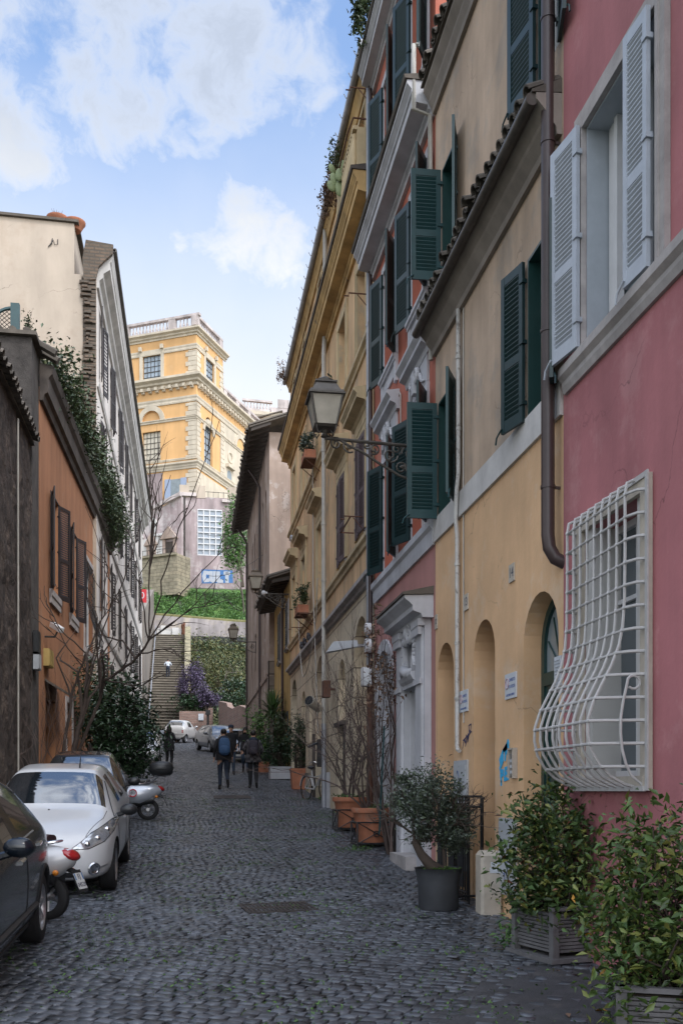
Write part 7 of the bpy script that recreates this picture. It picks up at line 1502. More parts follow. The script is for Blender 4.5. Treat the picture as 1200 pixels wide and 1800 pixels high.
def hatch(L, Wh, Hh, hood=.98, nose=.62, bl=.94, cab=(0, 1), rearrake=.35, front=.5):
    a = -L/2; b = L/2; s = Hh/1.46
    return [(a, .30, Wh*.52, .50*s, .58*s, Wh*.42, None), (a+.05, .22, Wh*.74, .60*s, .67*s, Wh*.62, None), (a+.22, .19, Wh*.91, .68*s, .775*s, Wh*.74, None), (a+.55, .19, Wh*.975, .76*s, .88*s, Wh*.80, None), (a+.88, .19, Wh*.99, .83*s, .955*s, Wh*.82, None), (a+.98, .19, Wh*.99, .86*s, .99*s, Wh*.80, 'ws'),
            (a+1.32, .19, Wh, .89*s, 1.22*s, Wh*.72, 'ws'), (a+1.66, .19, Wh, .91*s, 1.405*s, Wh*.645, None), (a+1.72, .19, Wh, .915*s, 1.42*s, Wh*.64, 'side'), (a+2.22, .19, Wh, .93*s, 1.46*s, Wh*.64, None), (a+2.30, .19, Wh, .935*s, 1.46*s, Wh*.64, 'side'), (b-.95, .19, Wh, .965*s, 1.44*s, Wh*.63, None), (b-.55, .2, Wh*.99, .99*s, 1.39*s, Wh*.60, None), (b-.44, .2, Wh*.98, .99*s, 1.36*s, Wh*.585, 'rear'), (b-.17, .22, Wh*.95, .96*s, 1.05*s, Wh*.68, None), (b-.06, .26, Wh*.88, .84*s, .93*s, Wh*.66, None), (b, .34, Wh*.66, .66*s, .74*s, Wh*.5, None)]
# ---- white hatchback
t, patch, seam, hit, body = car('white hatchback parked facing the camera behind the white scooter', 'car', (-1.74, 13.72), 0, hatch(3.96, .86, 1.53), 'car_white', (-1.22, 1.32), .315)
for sg in (1, -1):
    hl = patch('headlight', 'f', [(sg*x, z) for x, z in [(.37, .60), (.56, .60), (.73, .67), (.81, .76), (.835, .89), (.77, .88), (.66, .81), (.58, .77), (.48, .68)]], 'lens_clear', .008, step=.035)
    seam('rim', 'f', [(sg*x, z) for x, z in [(.37, .60), (.56, .60), (.73, .67), (.81, .76), (.835, .89), (.77, .88), (.66, .81), (.58, .77), (.48, .68), (.37, .60)]], 'trim_black', .009, hl)
    for (x, z) in ((.54, .65), (.65, .71), (.74, .79)):
        h = hit('f', sg*x, z)
        if h: mb = MB(); mb.ball(h[0]+Vector((0, -.004, 0)), (.04, .02, .035), 10, 6); mb.build('lamp', M('chrome'), hl, True, local=True)
    patch('grille', 'f', [(sg*x, z) for x, z in [(.02, .44), (.30, .45), (.38, .55), (.36, .57), (.02, .57)]], 'trim_black', .006, step=.04)
    seam('trim', 'f', [(sg*.02, .57), (sg*.36, .57), (sg*.385, .55), (sg*.31, .445)], 'chrome', .011, off=.004)
    for z in (.47, .50, .53): seam('slat', 'f', [(sg*.03, z), (sg*.33, z)], 'steel', .006, off=.006)
    patch('lower_intake', 'f', [(sg*x, z) for x, z in [(.01, .26), (.38, .26), (.42, .32), (.01, .34)]], 'trim_black', .006)
    h = hit('f', sg*.62, .36); c = h[0] if h else Vector((sg*.62, -1.85, .36)); n_ = h[2]; mb = MB(); Rm = n_.to_track_quat('Z', 'Y').to_matrix().to_4x4(); mb.lathe([(.0, .012), (.05, .014), (.055, .02), (.075, .02), (.082, .0)], c, 18, M=Rm); mb.build('fog_lamp', M('chrome'), t, True, local=True)
    seam('trim', 'f', [(sg*.68, .37), (sg*.76, .385)], 'steel', .012)
    sd = 'R' if sg > 0 else 'L'
    seam('door_seam', sd, [(-.93, .32), (-.95, .85), (-.86, .93)]); seam('door_seam', sd, [(.28, .30), (.33, .6), (.33, .95)]); seam('door_seam', sd, [(-.93, .30), (.28, .28)]); seam('door_seam', sd, [(.33, .35), (.9, .55), (1.1, .9)])
    seam('handle', sd, [(.06, .80), (.22, .81)], 'chrome', .016, off=.008); mirror(t, sg*.86, -.78, .97, 'black_plastic', sg)
    seam('pillar_trim', sd, [(-1.0, .90), (-.3, 1.31)], 'trim_black', .01); seam('sill', sd, [(-.85, .24), (.9, .24)], 'trim_black', .02)
    seam('bonnet_seam', 't', [(sg*.52, -1.84), (sg*.68, -1.3), (sg*.70, -1.02)])
mb = MB(); mb.tube([(-.62, -1.0, .99), (-.3, -1.03, 1.0), (.35, -1.03, 1.0), (.62, -.98, .99)], .018, 6); mb.tube([(-.1, -1.03, 1.0), (.5, -.93, 1.03)], .01, 5); mb.build('wiper', M('trim_black'), t, True, local=True)
h = hit('t', 0, -1.12); mb = MB(); mb.ball(h[0], (.015, .015, .012), 8, 5); mb.build('washer_jet', M('trim_black'), t, True, local=True)
mb = MB(); h = hit('t', .28, -.2); mb.tube([h[0], h[0]+Vector((0, .12, .16))], [.012, .004], 5); mb.build('aerial', M('trim_black'), t, local=True)
# ---- black people carrier in the foreground
st = hatch(4.1, .89, 1.58); t, patch, seam, hit, body = car('glossy black people carrier cut off by the left edge in the foreground', 'car', (-2.20, 7.95), 0, st, 'car_black', (-1.28, 1.33), .325)
for sg in (1, -1):
    sd = 'R' if sg > 0 else 'L'
    seam('door_seam', sd, [(-.95, .35), (-.98, .9), (-.9, 1.0)], 'trim_black', .005); seam('door_seam', sd, [(.32, .33), (.37, .7), (.37, 1.02)], 'trim_black', .005); seam('window_trim', sd, [(-.75, .985), (0, 1.015), (1.0, 1.06)], 'steel', .009, off=.002); seam('window_trim', sd, [(-.95, 1.02), (-.35, 1.4), (.2, 1.52), (.9, 1.5), (1.35, 1.38)], 'steel', .008)
    seam('handle', sd, [(.02, .88), (.2, .89)], 'chrome', .02, off=.012); seam('handle', sd, [(.98, .94), (1.12, .95)], 'chrome', .018, off=.012); mirror(t, sg*.90, -.72, 1.08, 'car_black', sg)
    seam('side_trim', sd, [(-.88, .42), (.9, .42)], 'trim_black', .03); seam('sill', sd, [(-.88, .25), (.92, .25)], 'trim_black', .03)
    patch('headlight', 'f', [(sg*x, z) for x, z in [(.45, .68), (.7, .7), (.84, .85), (.6, .82)]], 'lens_clear')
    patch('tail_light', 'r', [(sg*x, z) for x, z in [(.5, .8), (.8, .8), (.8, .98), (.55, .98)]], 'red_lens'); seam('wheel_arch_trim', sd, [(1.33+.39*math.cos(a), .325+.39*math.sin(a)) for a in [PI*i/14 for i in range(15)]], 'trim_black', .02)
# ---- dark car behind the white one
t, patch, seam, hit, body = car('dark car with bluish windscreen parked behind the white hatchback', 'car', (-1.92, 18.35), R(2), hatch(3.75, .82, 1.56), 'car_dark', (-1.15, 1.25), .3, detail=False)
for sg in (1, -1): patch('headlight', 'f', [(sg*x, z) for x, z in [(.45, .66), (.7, .68), (.78, .84), (.55, .8)]], 'lens_clear'); mirror(t, sg*.82, -.68, 1.05, 'black_plastic', sg)
# ---- cars further up
def small_car(label, loc, rz, dims, paint, wh, front=True, group=None):
    t, patch, seam, hit, body = car(label, 'car', loc, rz, hatch(*dims), paint, wh, .3, detail=False)
    for sg in (1, -1):
        patch('headlight', 'f', [(sg*x*dims[1]/.86, z) for x, z in [(.42, .6), (.72, .64), (.8, .8), (.55, .76)]], 'lens_clear'); mirror(t, sg*dims[1], -dims[0]/2+1.2, 1.0, paint, sg); patch('tail_light', 'r', [(sg*x*dims[1]/.86, z) for x, z in [(.55, .7), (.8, .7), (.78, .92), (.6, .92)]], 'red_lens')
        sd = 'R' if sg > 0 else 'L'; seam('door_seam', sd, [(.2, .3), (.25, .95)]); seam('handle', sd, [(.0, .8), (.16, .81)], 'trim_black', .014)
    patch('grille', 'f', [(-.4, .38), (.4, .38), (.34, .5), (-.34, .5)], 'trim_black'); patch('plate', 'f', [(-.26, .30), (.26, .30), (.26, .37), (-.26, .37)], 'plate_white', .012); patch('plate', 'r', [(-.26, .50), (.26, .50), (.26, .60), (-.26, .60)], 'plate_white', .012)
    return t
small_car('pale silver blue hatchback facing down the street behind the walkers', (2.1, 44.0), R(3), (3.7, .82, 1.45), 'car_silver', (-1.12, 1.2)); small_car('dark grey saloon with glinting windscreen by the brick wall', (1.55, 53.5), R(14), (4.3, .86, 1.45), 'car_grey', (-1.25, 1.35)); small_car('white car half hidden behind the dark evergreen bush', (-2.02, 41.5), 0, (3.8, .84, 1.46), 'car_white', (-1.18, 1.25))
sm = [(-1.3, .3, .5, .62, .72, .4, None), (-1.24, .24, .66, .7, .8, .56, None), (-1.0, .22, .76, .84, .95, .62, None), (-.72, .22, .775, .92, 1.06, .62, 'ws'), (-.3, .22, .78, .95, 1.42, .55, None), (-.24, .22, .78, .955, 1.46, .55, 'side'), (.5, .22, .78, .98, 1.54, .54, None), (.72, .22, .78, 1.0, 1.5, .54, 'rear'), (1.12, .24, .775, 1.0, 1.12, .62, None), (1.2, .28, .74, .96, 1.04, .6, None), (1.26, .36, .62, .8, .86, .5, None)]
t, patch, seam, hit, body = car('tiny pale two seater city car seen from behind at the foot of the stairs', 'car', (-.55, 66.5), R(157), sm, 'car_smart', (-.9, .92), .28, detail=False)
for sg in (1, -1): 
    for z in (.72, .82): patch('tail_light', 'r', [(sg*(.62+.05*math.cos(a)), z+.045*math.sin(a)) for a in [2*PI*i/10 for i in range(10)]], 'red_lens', .012, step=.03)
    mirror(t, sg*.76, -.55, 1.05, 'car_smart', sg); seam('door_seam', 'R' if sg > 0 else 'L', [(.45, .3), (.5, 1.0)], 'trim_black', .006)
patch('plate', 'r', [(-.26, .62), (.26, .62), (.26, .73), (-.26, .73)], 'plate_white', .012); seam('bumper_seam', 'r', [(-.7, .55), (.7, .55)], 'trim_black', .012)
# ================================================================ SCOOTERS
def loft(mb, secs, seg=16, mat_=0, caps=True):
    vs = []
    for (c, rx, rz, pw) in secs:
        for k in range(seg):
            a = 2*PI*k/seg; ca, sa = math.cos(a), math.sin(a); e = 2/pw; vs.append((c[0]+rx*math.copysign(abs(ca)**e, ca), c[1], c[2]+rz*math.copysign(abs(sa)**e, sa)))
    n = len(secs); fs = [(i*seg+k, i*seg+(k+1) % seg, (i+1)*seg+(k+1) % seg, (i+1)*seg+k) for i in range(n-1) for k in range(seg)]
    if caps: fs += [tuple(range(seg-1, -1, -1)), tuple((n-1)*seg+k for k in range(seg))]
    mb.add(vs, fs, mat_)
def scooter(label, loc, rz, paint, seat, wr=.23, seatz=.80, plate=None, topbox=False, sticker=None, screen=False, tail=(.78, .62)):
    t = thing('motor_scooter', label, 'scooter', (loc[0], loc[1], g(loc[1])+.012), rz, 'motor scooters parked between the cars')
    for wy, nm in ((.58, 'wheel'), (-.78, 'wheel')):
        mb = MB(); Mx = Matrix.Translation((0, wy, wr)) @ Matrix.Rotation(R(90), 4, 'Y'); mb.lathe([(wr*.62, -.05), (wr*.85, -.058), (wr, -.03), (wr, .03), (wr*.85, .058), (wr*.62, .05)], (0, 0, 0), 26, M=Mx); o = mb.build('wheel', M('tyre'), t, True, local=True)
        mb = MB(); mb.lathe([(wr*.62, -.05), (wr*.6, 0), (wr*.62, .05)], (0, 0, 0), 22, M=Mx)
        for k in range(5): a = 2*PI*k/5; mb.tube([Mx @ Vector((0, 0, 0)), Mx @ Vector((wr*.62*math.cos(a), wr*.62*math.sin(a), 0))], .018, 5)
        mb.tube([(-.07, wy, wr), (.07, wy, wr)], .04, 8); mb.build('rim', M('steel'), o, True, local=True)
    mb = MB(); loft(mb, [((0, -.30, .52), .10, .16, 2.4), ((0, -.1, .52), .20, .20, 2.4), ((0, .15, .52), .25, .25, 2.3), ((0, .42, .54), .245, .24, 2.2), ((0, .65, .59), .20, .18, 2.2), ((0, .84, .64), .12, .10, 2.2), ((0, .90, .655), .04, .03, 2)])
    mb.build('rear_body', M(paint), t, True, local=True)
    mb = MB(); mb.rbx(-.2, .2, -.62, -.18, .27, .33, .02); loft(mb, [((0, -.26, .36), .16, .08, 3), ((0, .3, .38), .2, .1, 3), ((0, .7, .44), .14, .08, 3)]); mb.build('floorboard', M('black_plastic'), t, True, local=True)
    mb = MB(); hx = [(-.24, -.62, .33), (.24, -.62, .33), (.26, -.66, .6), (.22, -.62, .9), (.1, -.58, 1.0), (-.1, -.58, 1.0), (-.22, -.62, .9), (-.26, -.66, .6)]
    mb.add(hx+[(x*.96, y-.04, z) for x, y, z in hx], [tuple(range(8)), tuple(range(15, 7, -1))]+[(i, (i+1) % 8, 8+(i+1) % 8, 8+i) for i in range(8)]); loft(mb, [((0, -1.0, .40), .06, .05, 2), ((0, -.9, .45), .11, .11, 2), ((0, -.72, .44), .13, .14, 2), ((0, -.56, .36), .1, .08, 2)]); mb.tube([(0, -.62, .95), (0, -.78, wr)], [.05, .035], 8); mb.build('front_shield', M(paint), t, True, local=True)
    mb = MB(); loft(mb, [((0, -.62, 1.02), .09, .07, 2), ((0, -.56, 1.04), .12, .075, 2), ((0, -.46, 1.03), .08, .06, 2)]); mb.tube([(-.34, -.46, 1.04), (-.2, -.54, 1.03), (.2, -.54, 1.03), (.34, -.46, 1.04)], .02, 7)
    hb = mb.build('handlebar', M(paint), t, True, local=True); mb = MB()
    for sg in (1, -1): mb.tube([(sg*.25, -.52, 1.05), (sg*.34, -.5, 1.22)], .008, 5); mb.ball((sg*.36, -.49, 1.26), (.075, .025, .05), 10, 6)
    mb.build('mirror', M('black_plastic'), hb, True, local=True); h = mb
    mb = MB(); loft(mb, [((0, -.2, seatz-.05), .08, .05, 2.4), ((0, -.05, seatz-.02), .14, .065, 2.6), ((0, .2, seatz), .15, .07, 2.6), ((0, .45, seatz+.02), .15, .07, 2.6), ((0, .62, seatz+.03), .1, .05, 2.4)]); mb.build('seat', M(seat), t, True, local=True)
    mb = MB(); mb.tube([(-.14, .35, seatz-.03), (-.13, .62, seatz+.0), (0, .74, seatz+.02), (.13, .62, seatz), (.14, .35, seatz-.03)], .014, 6); mb.build('grab_rail', M('chrome'), t, True, local=True)
    mb = MB(); y, z = tail; mb.ball((0, y+.05, z+.06), (.12, .11, .055), 12, 8, M=Matrix.Rotation(R(-25), 4, 'X')); mb.build('tail_light', M('red_lens'), t, True, local=True)
    mb = MB()
    for sg in (1, -1): mb = MB(); mb.ball((sg*.17, .76, .5), (.03, .035, .03), 8, 6); mb.build('indicator', M('amber_lens'), t, True, local=True)
    mb = MB(); Mp = Matrix.Translation((0, .94, .40)) @ Matrix.Rotation(R(24), 4, 'X'); mb.bx(-.09, .09, -.006, .006, -.11, .13, 0, Mp); mb.tube([(0, .78, .54), Mp @ Vector((0, 0, .1))], .03, 6); mb.build('mudguard', M('black_plastic'), t, local=True)
    if plate:
        mb = MB(); mb.bx(-.0825, .0825, .007, .012, -.08, .095, 0, Mp); pl = mb.build('number_plate', M('plate_white'), t, local=True); mb = MB(); mb.bx(-.0825, -.065, .0121, .0135, .02, .095, 0, Mp); mb.bx(.065, .0825, .0121, .0135, .02, .095, 0, Mp); mb.build('band', M('graffiti_blue'), pl, local=True)
        mb = MB(); Mt = Mp @ Matrix.Translation((0, .0125, 0)) @ Matrix.Rotation(R(90), 4, 'X') @ Matrix.Rotation(PI, 4, 'Y'); text(mb, plate[0], .075, Mt @ Matrix.Translation((0, .055, 0))); text(mb, plate[1], .066, Mt @ Matrix.Translation((0, -.035, 0))); mb.build('lettering', M('ink'), pl, local=True)
    if topbox:
        mb = MB(); loft(mb, [((0, .62, 1.10), .16, .10, 3), ((0, .68, 1.10), .2, .145, 3), ((0, .86, 1.10), .215, .16, 3), ((0, 1.04, 1.10), .2, .145, 3), ((0, 1.10, 1.10), .15, .10, 3)], 20); tb = mb.build('top_box', M('black_plastic'), t, True, local=True); mb = MB(); mb.tube([(.218*math.cos(a), .86+.245*math.sin(a), 1.09) for a in [2*PI*i/24 for i in range(24)]], .012, 5, closed=True); mb.build('lid_seam', M('trim_black'), tb, True, local=True)
        mb = MB()
        for sg in (1, -1): mb.tube([(sg*.1, .62, .78), (sg*.1, .82, .94)], .01, 5); mb.tube([(sg*.12, .45, .78), (sg*.12, .72, .93), (sg*.1, .95, .93)], .01, 5)
        mb.build('rack', M('chrome'), t, True, local=True)
    if sticker:
        for sg in (1, -1):
            mb = MB(); c = (sg*.262, .28, .58); Ms = Matrix.Translation(c) @ Matrix.Rotation(sg*R(90), 4, 'Z') @ Matrix.Rotation(R(90), 4, 'X'); mb.lathe([(0, 0), (.085, 0), (.085, .004)], (0, 0, 0), 22, M=Ms); sk = mb.build('sticker', M('sign_white'), t, local=True); mb = MB(); mb.tube([Ms @ Vector((.075*math.cos(a), .075*math.sin(a), .004)) for a in [2*PI*i/22 for i in range(22)]], .012, 5, closed=True); mb.build('ring', M('sign_red'), sk, local=True); mb = MB(); text(mb, sticker, .09, Ms @ Matrix.Translation((0, 0, .004))); mb.build('lettering', M('ink'), sk, local=True)
    if screen:
        mb = MB(); vs = [(x, -.62-.10*(1-abs(x)/.35)+.12*(z-1.05), z) for z, w in ((1.0, .22), (1.15, .33), (1.4, .34), (1.55, .25), (1.62, .12)) for x in (-w, -w*.5, 0, w*.5, w)]
        mb.add(vs+[(x, y-.006, z) for x, y, z in vs], [(r*5+c+o, r*5+c+1+o, r*5+c+6+o, r*5+c+5+o) for o in (0, 25) for r in range(4) for c in range(4)]); mb.build('windscreen', mat('visor', (.03, .035, .04), .1, spec=.8), t, True, local=True)
    return t
scooter('white scooter with maroon seat and number plate parked behind the black car', (-1.98, 10.55), R(-112), 'car_white', mat('seat_maroon', (.035, .012, .015), .45) and 'seat_maroon', plate=('EJ', '04520'))
scooter('silver grey scooter with black top box and 80 sticker beside the bush', (-1.45, 20.95), R(-90), 'car_silver', 'black_plastic', topbox=True, sticker='80', screen=True)
# ================================================================ PEOPLE
def skin_mesh(nodes, edges, root, level=2):
    names = list(nodes); ix = {n: i for i, n in enumerate(names)}
    me = bpy.data.meshes.new('skin_tmp'); me.from_pydata([nodes[n][0] for n in names], [(ix[a], ix[b]) for a, b in edges], []); ob = bpy.data.objects.new('skin_tmp', me); COL.objects.link(ob)
    ob.modifiers.new('s', 'SKIN'); ob.modifiers['s'].use_smooth_shade = True
    for i, n in enumerate(names):
        r = nodes[n][1]; d = me.skin_vertices[0].data[i]; d.radius = r if isinstance(r, tuple) else (r, r); d.use_root = n == root
    s = ob.modifiers.new('u', 'SUBSURF'); s.levels = s.render_levels = level
    dg = bpy.context.evaluated_depsgraph_get(); ev = ob.evaluated_get(dg).to_mesh(); P = [v.co.copy() for v in ev.vertices]; Fs = [tuple(p.vertices) for p in ev.polygons]; bpy.data.objects.remove(ob); return P, Fs
mat('cloth_black', (.010, .010, .012), .85, var=.2, vs=20); mat('cloth_navy', (.018, .026, .045), .85, var=.2, vs=20); mat('denim', (.035, .055, .085), .85, var=.3, vs=25); mat('cloth_grey', (.05, .048, .05), .85, var=.3, vs=25); mat('backpack_blue', (.03, .075, .16), .75, var=.25, vs=20); mat('backpack_purple', (.025, .02, .03), .75, var=.25, vs=20); mat('shirt_white', (.5, .54, .6), .8); mat('coat_brown', (.13, .05, .025), .85, var=.2, vs=8); mat('bag_red', (.30, .02, .025), .5); mat('hair_dark', (.012, .009, .008), .6); mat('shoe_dark', (.014, .013, .013), .6); mat('shoe_sole', (.45, .42, .4), .7)
def plaid():
    m = mat('cloth_plaid', (.035, .032, .036), .9); nt = m.node_tree; N = nt.nodes; L = nt.links; b = N['Principled BSDF']; tc = N.new('ShaderNodeTexCoord'); ck = N.new('ShaderNodeTexChecker'); ck.inputs['Scale'].default_value = 11; ck.inputs['Color1'].default_value = (.02, .02, .024, 1); ck.inputs['Color2'].default_value = (.085, .078, .082, 1); L.new(tc.outputs['Object'], ck.inputs['Vector']); L.new(ck.outputs[0], b.inputs['Base Color'])
plaid()
def person(label, loc, rz, h, J, top_m, leg_m, hair_m='hair_dark', hair='short', coat=None, sole=True, fat=1.0, hood=None, shoe='shoe_dark'):
    """J: joint positions in metres for a 1.75 m figure, x right, y forward, z up"""
    k = h/1.75; D = dict(pelvis=(0, 0, .95), spine=(0, .0, 1.12), chest=(0, -.0, 1.32), neck=(0, .0, 1.47), jaw=(0, .03, 1.55), head=(0, .015, 1.64), crown=(0, .0, 1.71), sL=(-.18, 0, 1.41), eL=(-.25, -.02, 1.14), wL=(-.25, .08, .90), sR=(.18, 0, 1.41), eR=(.25, -.02, 1.14), wR=(.25, .08, .90), hL=(-.095, 0, .90), kL=(-.10, .03, .50), aL=(-.10, -.02, .09), tL=(-.11, .13, .035), hR=(.095, 0, .90), kR=(.10, .03, .50), aR=(.10, -.02, .09), tR=(.11, .13, .035)); D.update(J)
    f = fat; rad = dict(pelvis=(.15*f, .115*f), spine=(.14*f, .11*f), chest=(.165*f, .12*f), neck=.055, jaw=(.066, .075), head=(.078, .095), crown=(.058, .07), sL=.068*f, eL=.048*f, wL=.03, sR=.068*f, eR=.048*f, wR=.03, hL=.105, kL=.072, aL=.05, tL=.038, hR=.105, kR=.072, aR=.05, tR=.035)
    nodes = {n: (Vector(p), rad[n]) for n, p in D.items()}
    ed = [('pelvis', 'spine'), ('spine', 'chest'), ('chest', 'neck'), ('neck', 'jaw'), ('jaw', 'head'), ('head', 'crown'), ('chest', 'sL'), ('sL', 'eL'), ('eL', 'wL'), ('chest', 'sR'), ('sR', 'eR'), ('eR', 'wR'), ('pelvis', 'hL'), ('hL', 'kL'), ('kL', 'aL'), ('aL', 'tL'), ('pelvis', 'hR'), ('hR', 'kR'), ('kR', 'aR'), ('aR', 'tR')]
    for s_, sg in (('L', -1), ('R', 1)):
        w, e = nodes['w'+s_][0], nodes['e'+s_][0]; d = (w-e).normalized(); fw = Vector((0, 1, 0))-d*d.y; fw = fw.normalized() if fw.length > .1 else Vector((0, 0, 1)); sd = d.cross(fw)
        nodes['pm'+s_] = (w+d*.06, (.030, .022)); ed.append(('w'+s_, 'pm'+s_))
        for q, (off, ln) in enumerate(((-.026, .075), (-.009, .09), (.009, .085), (.026, .068))):
            a = w+d*.085+fw*off; nodes['f%d%s' % (q, s_)] = (a, .0085); nodes['g%d%s' % (q, s_)] = (a+d*ln*.5+sd*sg*.008, .0082); nodes['h%d%s' % (q, s_)] = (a+d*ln*.9+sd*sg*.028, .007); ed += [('pm'+s_, 'f%d%s' % (q, s_)), ('f%d%s' % (q, s_), 'g%d%s' % (q, s_)), ('g%d%s' % (q, s_), 'h%d%s' % (q, s_))]
        nodes['u'+s_] = (w+d*.045+fw*.035, .0095); nodes['v'+s_] = (w+d*.085+fw*.05, .008); ed += [('pm'+s_, 'u'+s_), ('u'+s_, 'v'+s_)]
    P, Fs = skin_mesh(nodes, ed, 'pelvis'); P = [p*k for p in P]
    t = thing('person', label, 'person', loc, rz); cen = lambda fc: sum((P[i] for i in fc), Vector())/len(fc)
    def zone(c):
        c = c/k
        if c.z > D['neck'][2]+.015 and abs(c.x-D['head'][0]) < .14: return 0
        for s_ in 'LR':
            w = Vector(D['w'+s_]); d = (w-Vector(D['e'+s_])).normalized()
            if (c-w).dot(d) > -.01 and (c-w).length < .25 and abs(c.x) > .02: return 0
            a = Vector(D['a'+s_])
            if (c-a).length < .12 and c.z < a.z+.03 or (c-Vector(D['t'+s_])).length < .1: return 3
        return 2 if c.z < D['pelvis'][2]-.01 and not any((c-Vector(D['w'+s_])).length < .2 for s_ in 'LR') else 1
    mb = MB(); mb.v = [tuple(p) for p in P]; mb.f = Fs; mb.m = [zone(cen(f_)) for f_ in Fs]
    b = mb.build('body', [M('skin'), M(top_m), M(leg_m), M(shoe)], t, True, local=True)
    hd = Vector(D['head'])*k
    fc = MB(); fc.ball(hd+Vector((0, .098*k, -.015*k)), (.013*k, .02*k, .022*k), 8, 6); fc.build('nose', M('skin'), t, True, local=True)
    for sg in (-1, 1): fc = MB(); fc.ball(hd+Vector((sg*.085*k, .0, -.01*k)), (.012*k, .022*k, .032*k), 8, 6); fc.build('ear', M('skin'), t, True, local=True)
    fc = MB(); fc.tube([hd+Vector((-.025*k, .086*k, -.062*k)), hd+Vector((0, .094*k, -.06*k)), hd+Vector((.025*k, .086*k, -.062*k))], .006*k, 5); fc.build('mouth', M('skin'), t, True, local=True)
    for sg in (-1, 1): eb_ = MB(); eb_.ball(hd+Vector((sg*.032*k, .084*k, .008*k)), (.012*k, .008*k, .008*k), 8, 5); eb_.build('eye', M('hair_dark'), t, True, local=True)
    if hair:
        hb = MB(); mz = Matrix.Rotation(R(-14), 4, 'X')
        hb.ball(hd+Vector((0, -.018*k, .03*k)), (.092*k, .108*k, .088*k), 14, 9, M=mz)
        if hair == 'long': hb.ball(hd+Vector((0, -.05*k, -.1*k)), (.1*k, .075*k, .17*k), 12, 8); [hb.ball(hd+Vector((sg*.08*k, .0, -.1*k)), (.035*k, .06*k, .15*k), 8, 7) for sg in (-1, 1)]
        if hair == 'beanie': hb.lathe([(.098*k, 0), (.1*k, .03*k), (.085*k, .08*k), (0, .11*k)], hd+Vector((0, 0, .02*k)), 14)
        hb.build('hair' if hair != 'beanie' else 'beanie', M(hair_m), t, True, local=True)
    if coat:
        cm, z0, z1, w0, w1 = coat; mb = MB(); n = 14; pel = Vector(D['pelvis']); ch = Vector(D['chest']); prof = [(z1, w1, ch), (z1-.1, w1*1.04, ch), ((z0+z1)/2, (w0+w1)/2*.97, pel.lerp(ch, .5)), (z0+.12, w0*.98, pel), (z0, w0, pel), (z0+.01, w0*.93, pel)]
        vs = [(c_.x*k+w*k*math.cos(2*PI*i/n), c_.y*k+w*k*.72*math.sin(2*PI*i/n), z*k) for z, w, c_ in prof for i in range(n)]; mb.add(vs, [(j*n+i, j*n+(i+1) % n, (j+1)*n+(i+1) % n, (j+1)*n+i) for j in range(len(prof)-1) for i in range(n)]); mb.build('coat', M(cm), t, True, local=True)
    if hood:
        mb = MB(); nk = Vector(D['neck'])*k; mb.ball(nk+Vector((0, -.075*k, .0)), (.13*k, .09*k, .085*k), 12, 8); mb.tube([nk+Vector((.11*k*math.cos(a), .08*k*math.sin(a), .02*k)) for a in [2*PI*i/14 for i in range(14)]], .03*k, 6, closed=True); mb.build('hood', M(hood), t, True, local=True)
    if sole:
        for s_ in 'LR':
            a = Vector(D['a'+s_])*k; tt = Vector(D['t'+s_])*k; d = (tt-a); fl = Vector((d.x, d.y, d.z)); mb = MB(); up_ = Vector((0, 0, 1)); q0 = a-fl.normalized()*.05*k; q1 = tt+fl.normalized()*.05*k; dn = fl.cross(Vector((1, 0, 0))).normalized(); dn = dn if dn.z < 0 else -dn; mb.tube([q0+dn*.052*k, (q0+q1)/2+dn*.036*k, q1+dn*.022*k], [.03*k, .042*k, .03*k], 8); mb.build('shoe', M('shoe_dark'), t, True, local=True)
    return t
def backpack(label, t, k, m, w=.16, hh=.24, y=-.24, z=1.22, straps=True):
    o = thing('backpack', label, 'backpack', t.location, t.rotation_euler.z); mb = MB(); y *= k; z *= k
    loft(mb, [((0, y-.10*k, z), w*.6*k, hh*.7*k, 3.2), ((0, y-.08*k, z), w*.9*k, hh*.92*k, 3.2), ((0, y, z), w*k, hh*k, 3.2), ((0, y+.1*k, z), w*.96*k, hh*.97*k, 3.2)], 20); mb.build('bag', M(m), o, True, local=True)
    mb = MB(); loft(mb, [((0, y-.15*k, z-.09*k), w*.5*k, hh*.35*k, 3), ((0, y-.13*k, z-.09*k), w*.72*k, hh*.45*k, 3), ((0, y-.07*k, z-.09*k), w*.75*k, hh*.48*k, 3)], 16); mb.build('pocket', M(m), o, True, local=True)
    for sg in (1, -1): mb = MB(); mb.tube([(sg*.10*k, y+.09*k, z+hh*.8*k), (sg*.13*k, -.03*k, 1.49*k), (sg*.14*k, .11*k, 1.40*k), (sg*.16*k, .10*k, 1.2*k), (sg*.15*k, y+.08*k, z-hh*.7*k)], .02*k, 5); mb.build('strap', M('cloth_black'), o, True, local=True)
    return o
def gp_(px, py): c = onG(px, py); return (c.x, c.y, g(c.y)+.012)
walk = dict(kL=(-.10, .07, .50), aL=(-.10, .02, .09), tL=(-.12, .17, .04), kR=(.09, .05, .50), aR=(.09, -.30, .24), tR=(.10, -.27, .09), eL=(-.27, -.08, 1.15), wL=(-.27, .02, .92), eR=(.27, .03, 1.15), wR=(.26, .14, .93))
walk2 = dict(kL=(-.09, .04, .50), aL=(-.09, -.0, .09), tL=(-.11, .15, .04), kR=(.09, .06, .50), aR=(.09, -.22, .17), tR=(.10, -.13, .06), eL=(-.29, -.02, 1.16), wL=(-.22, .16, 1.02), eR=(.29, -.02, 1.16), wR=(.22, .16, 1.02))
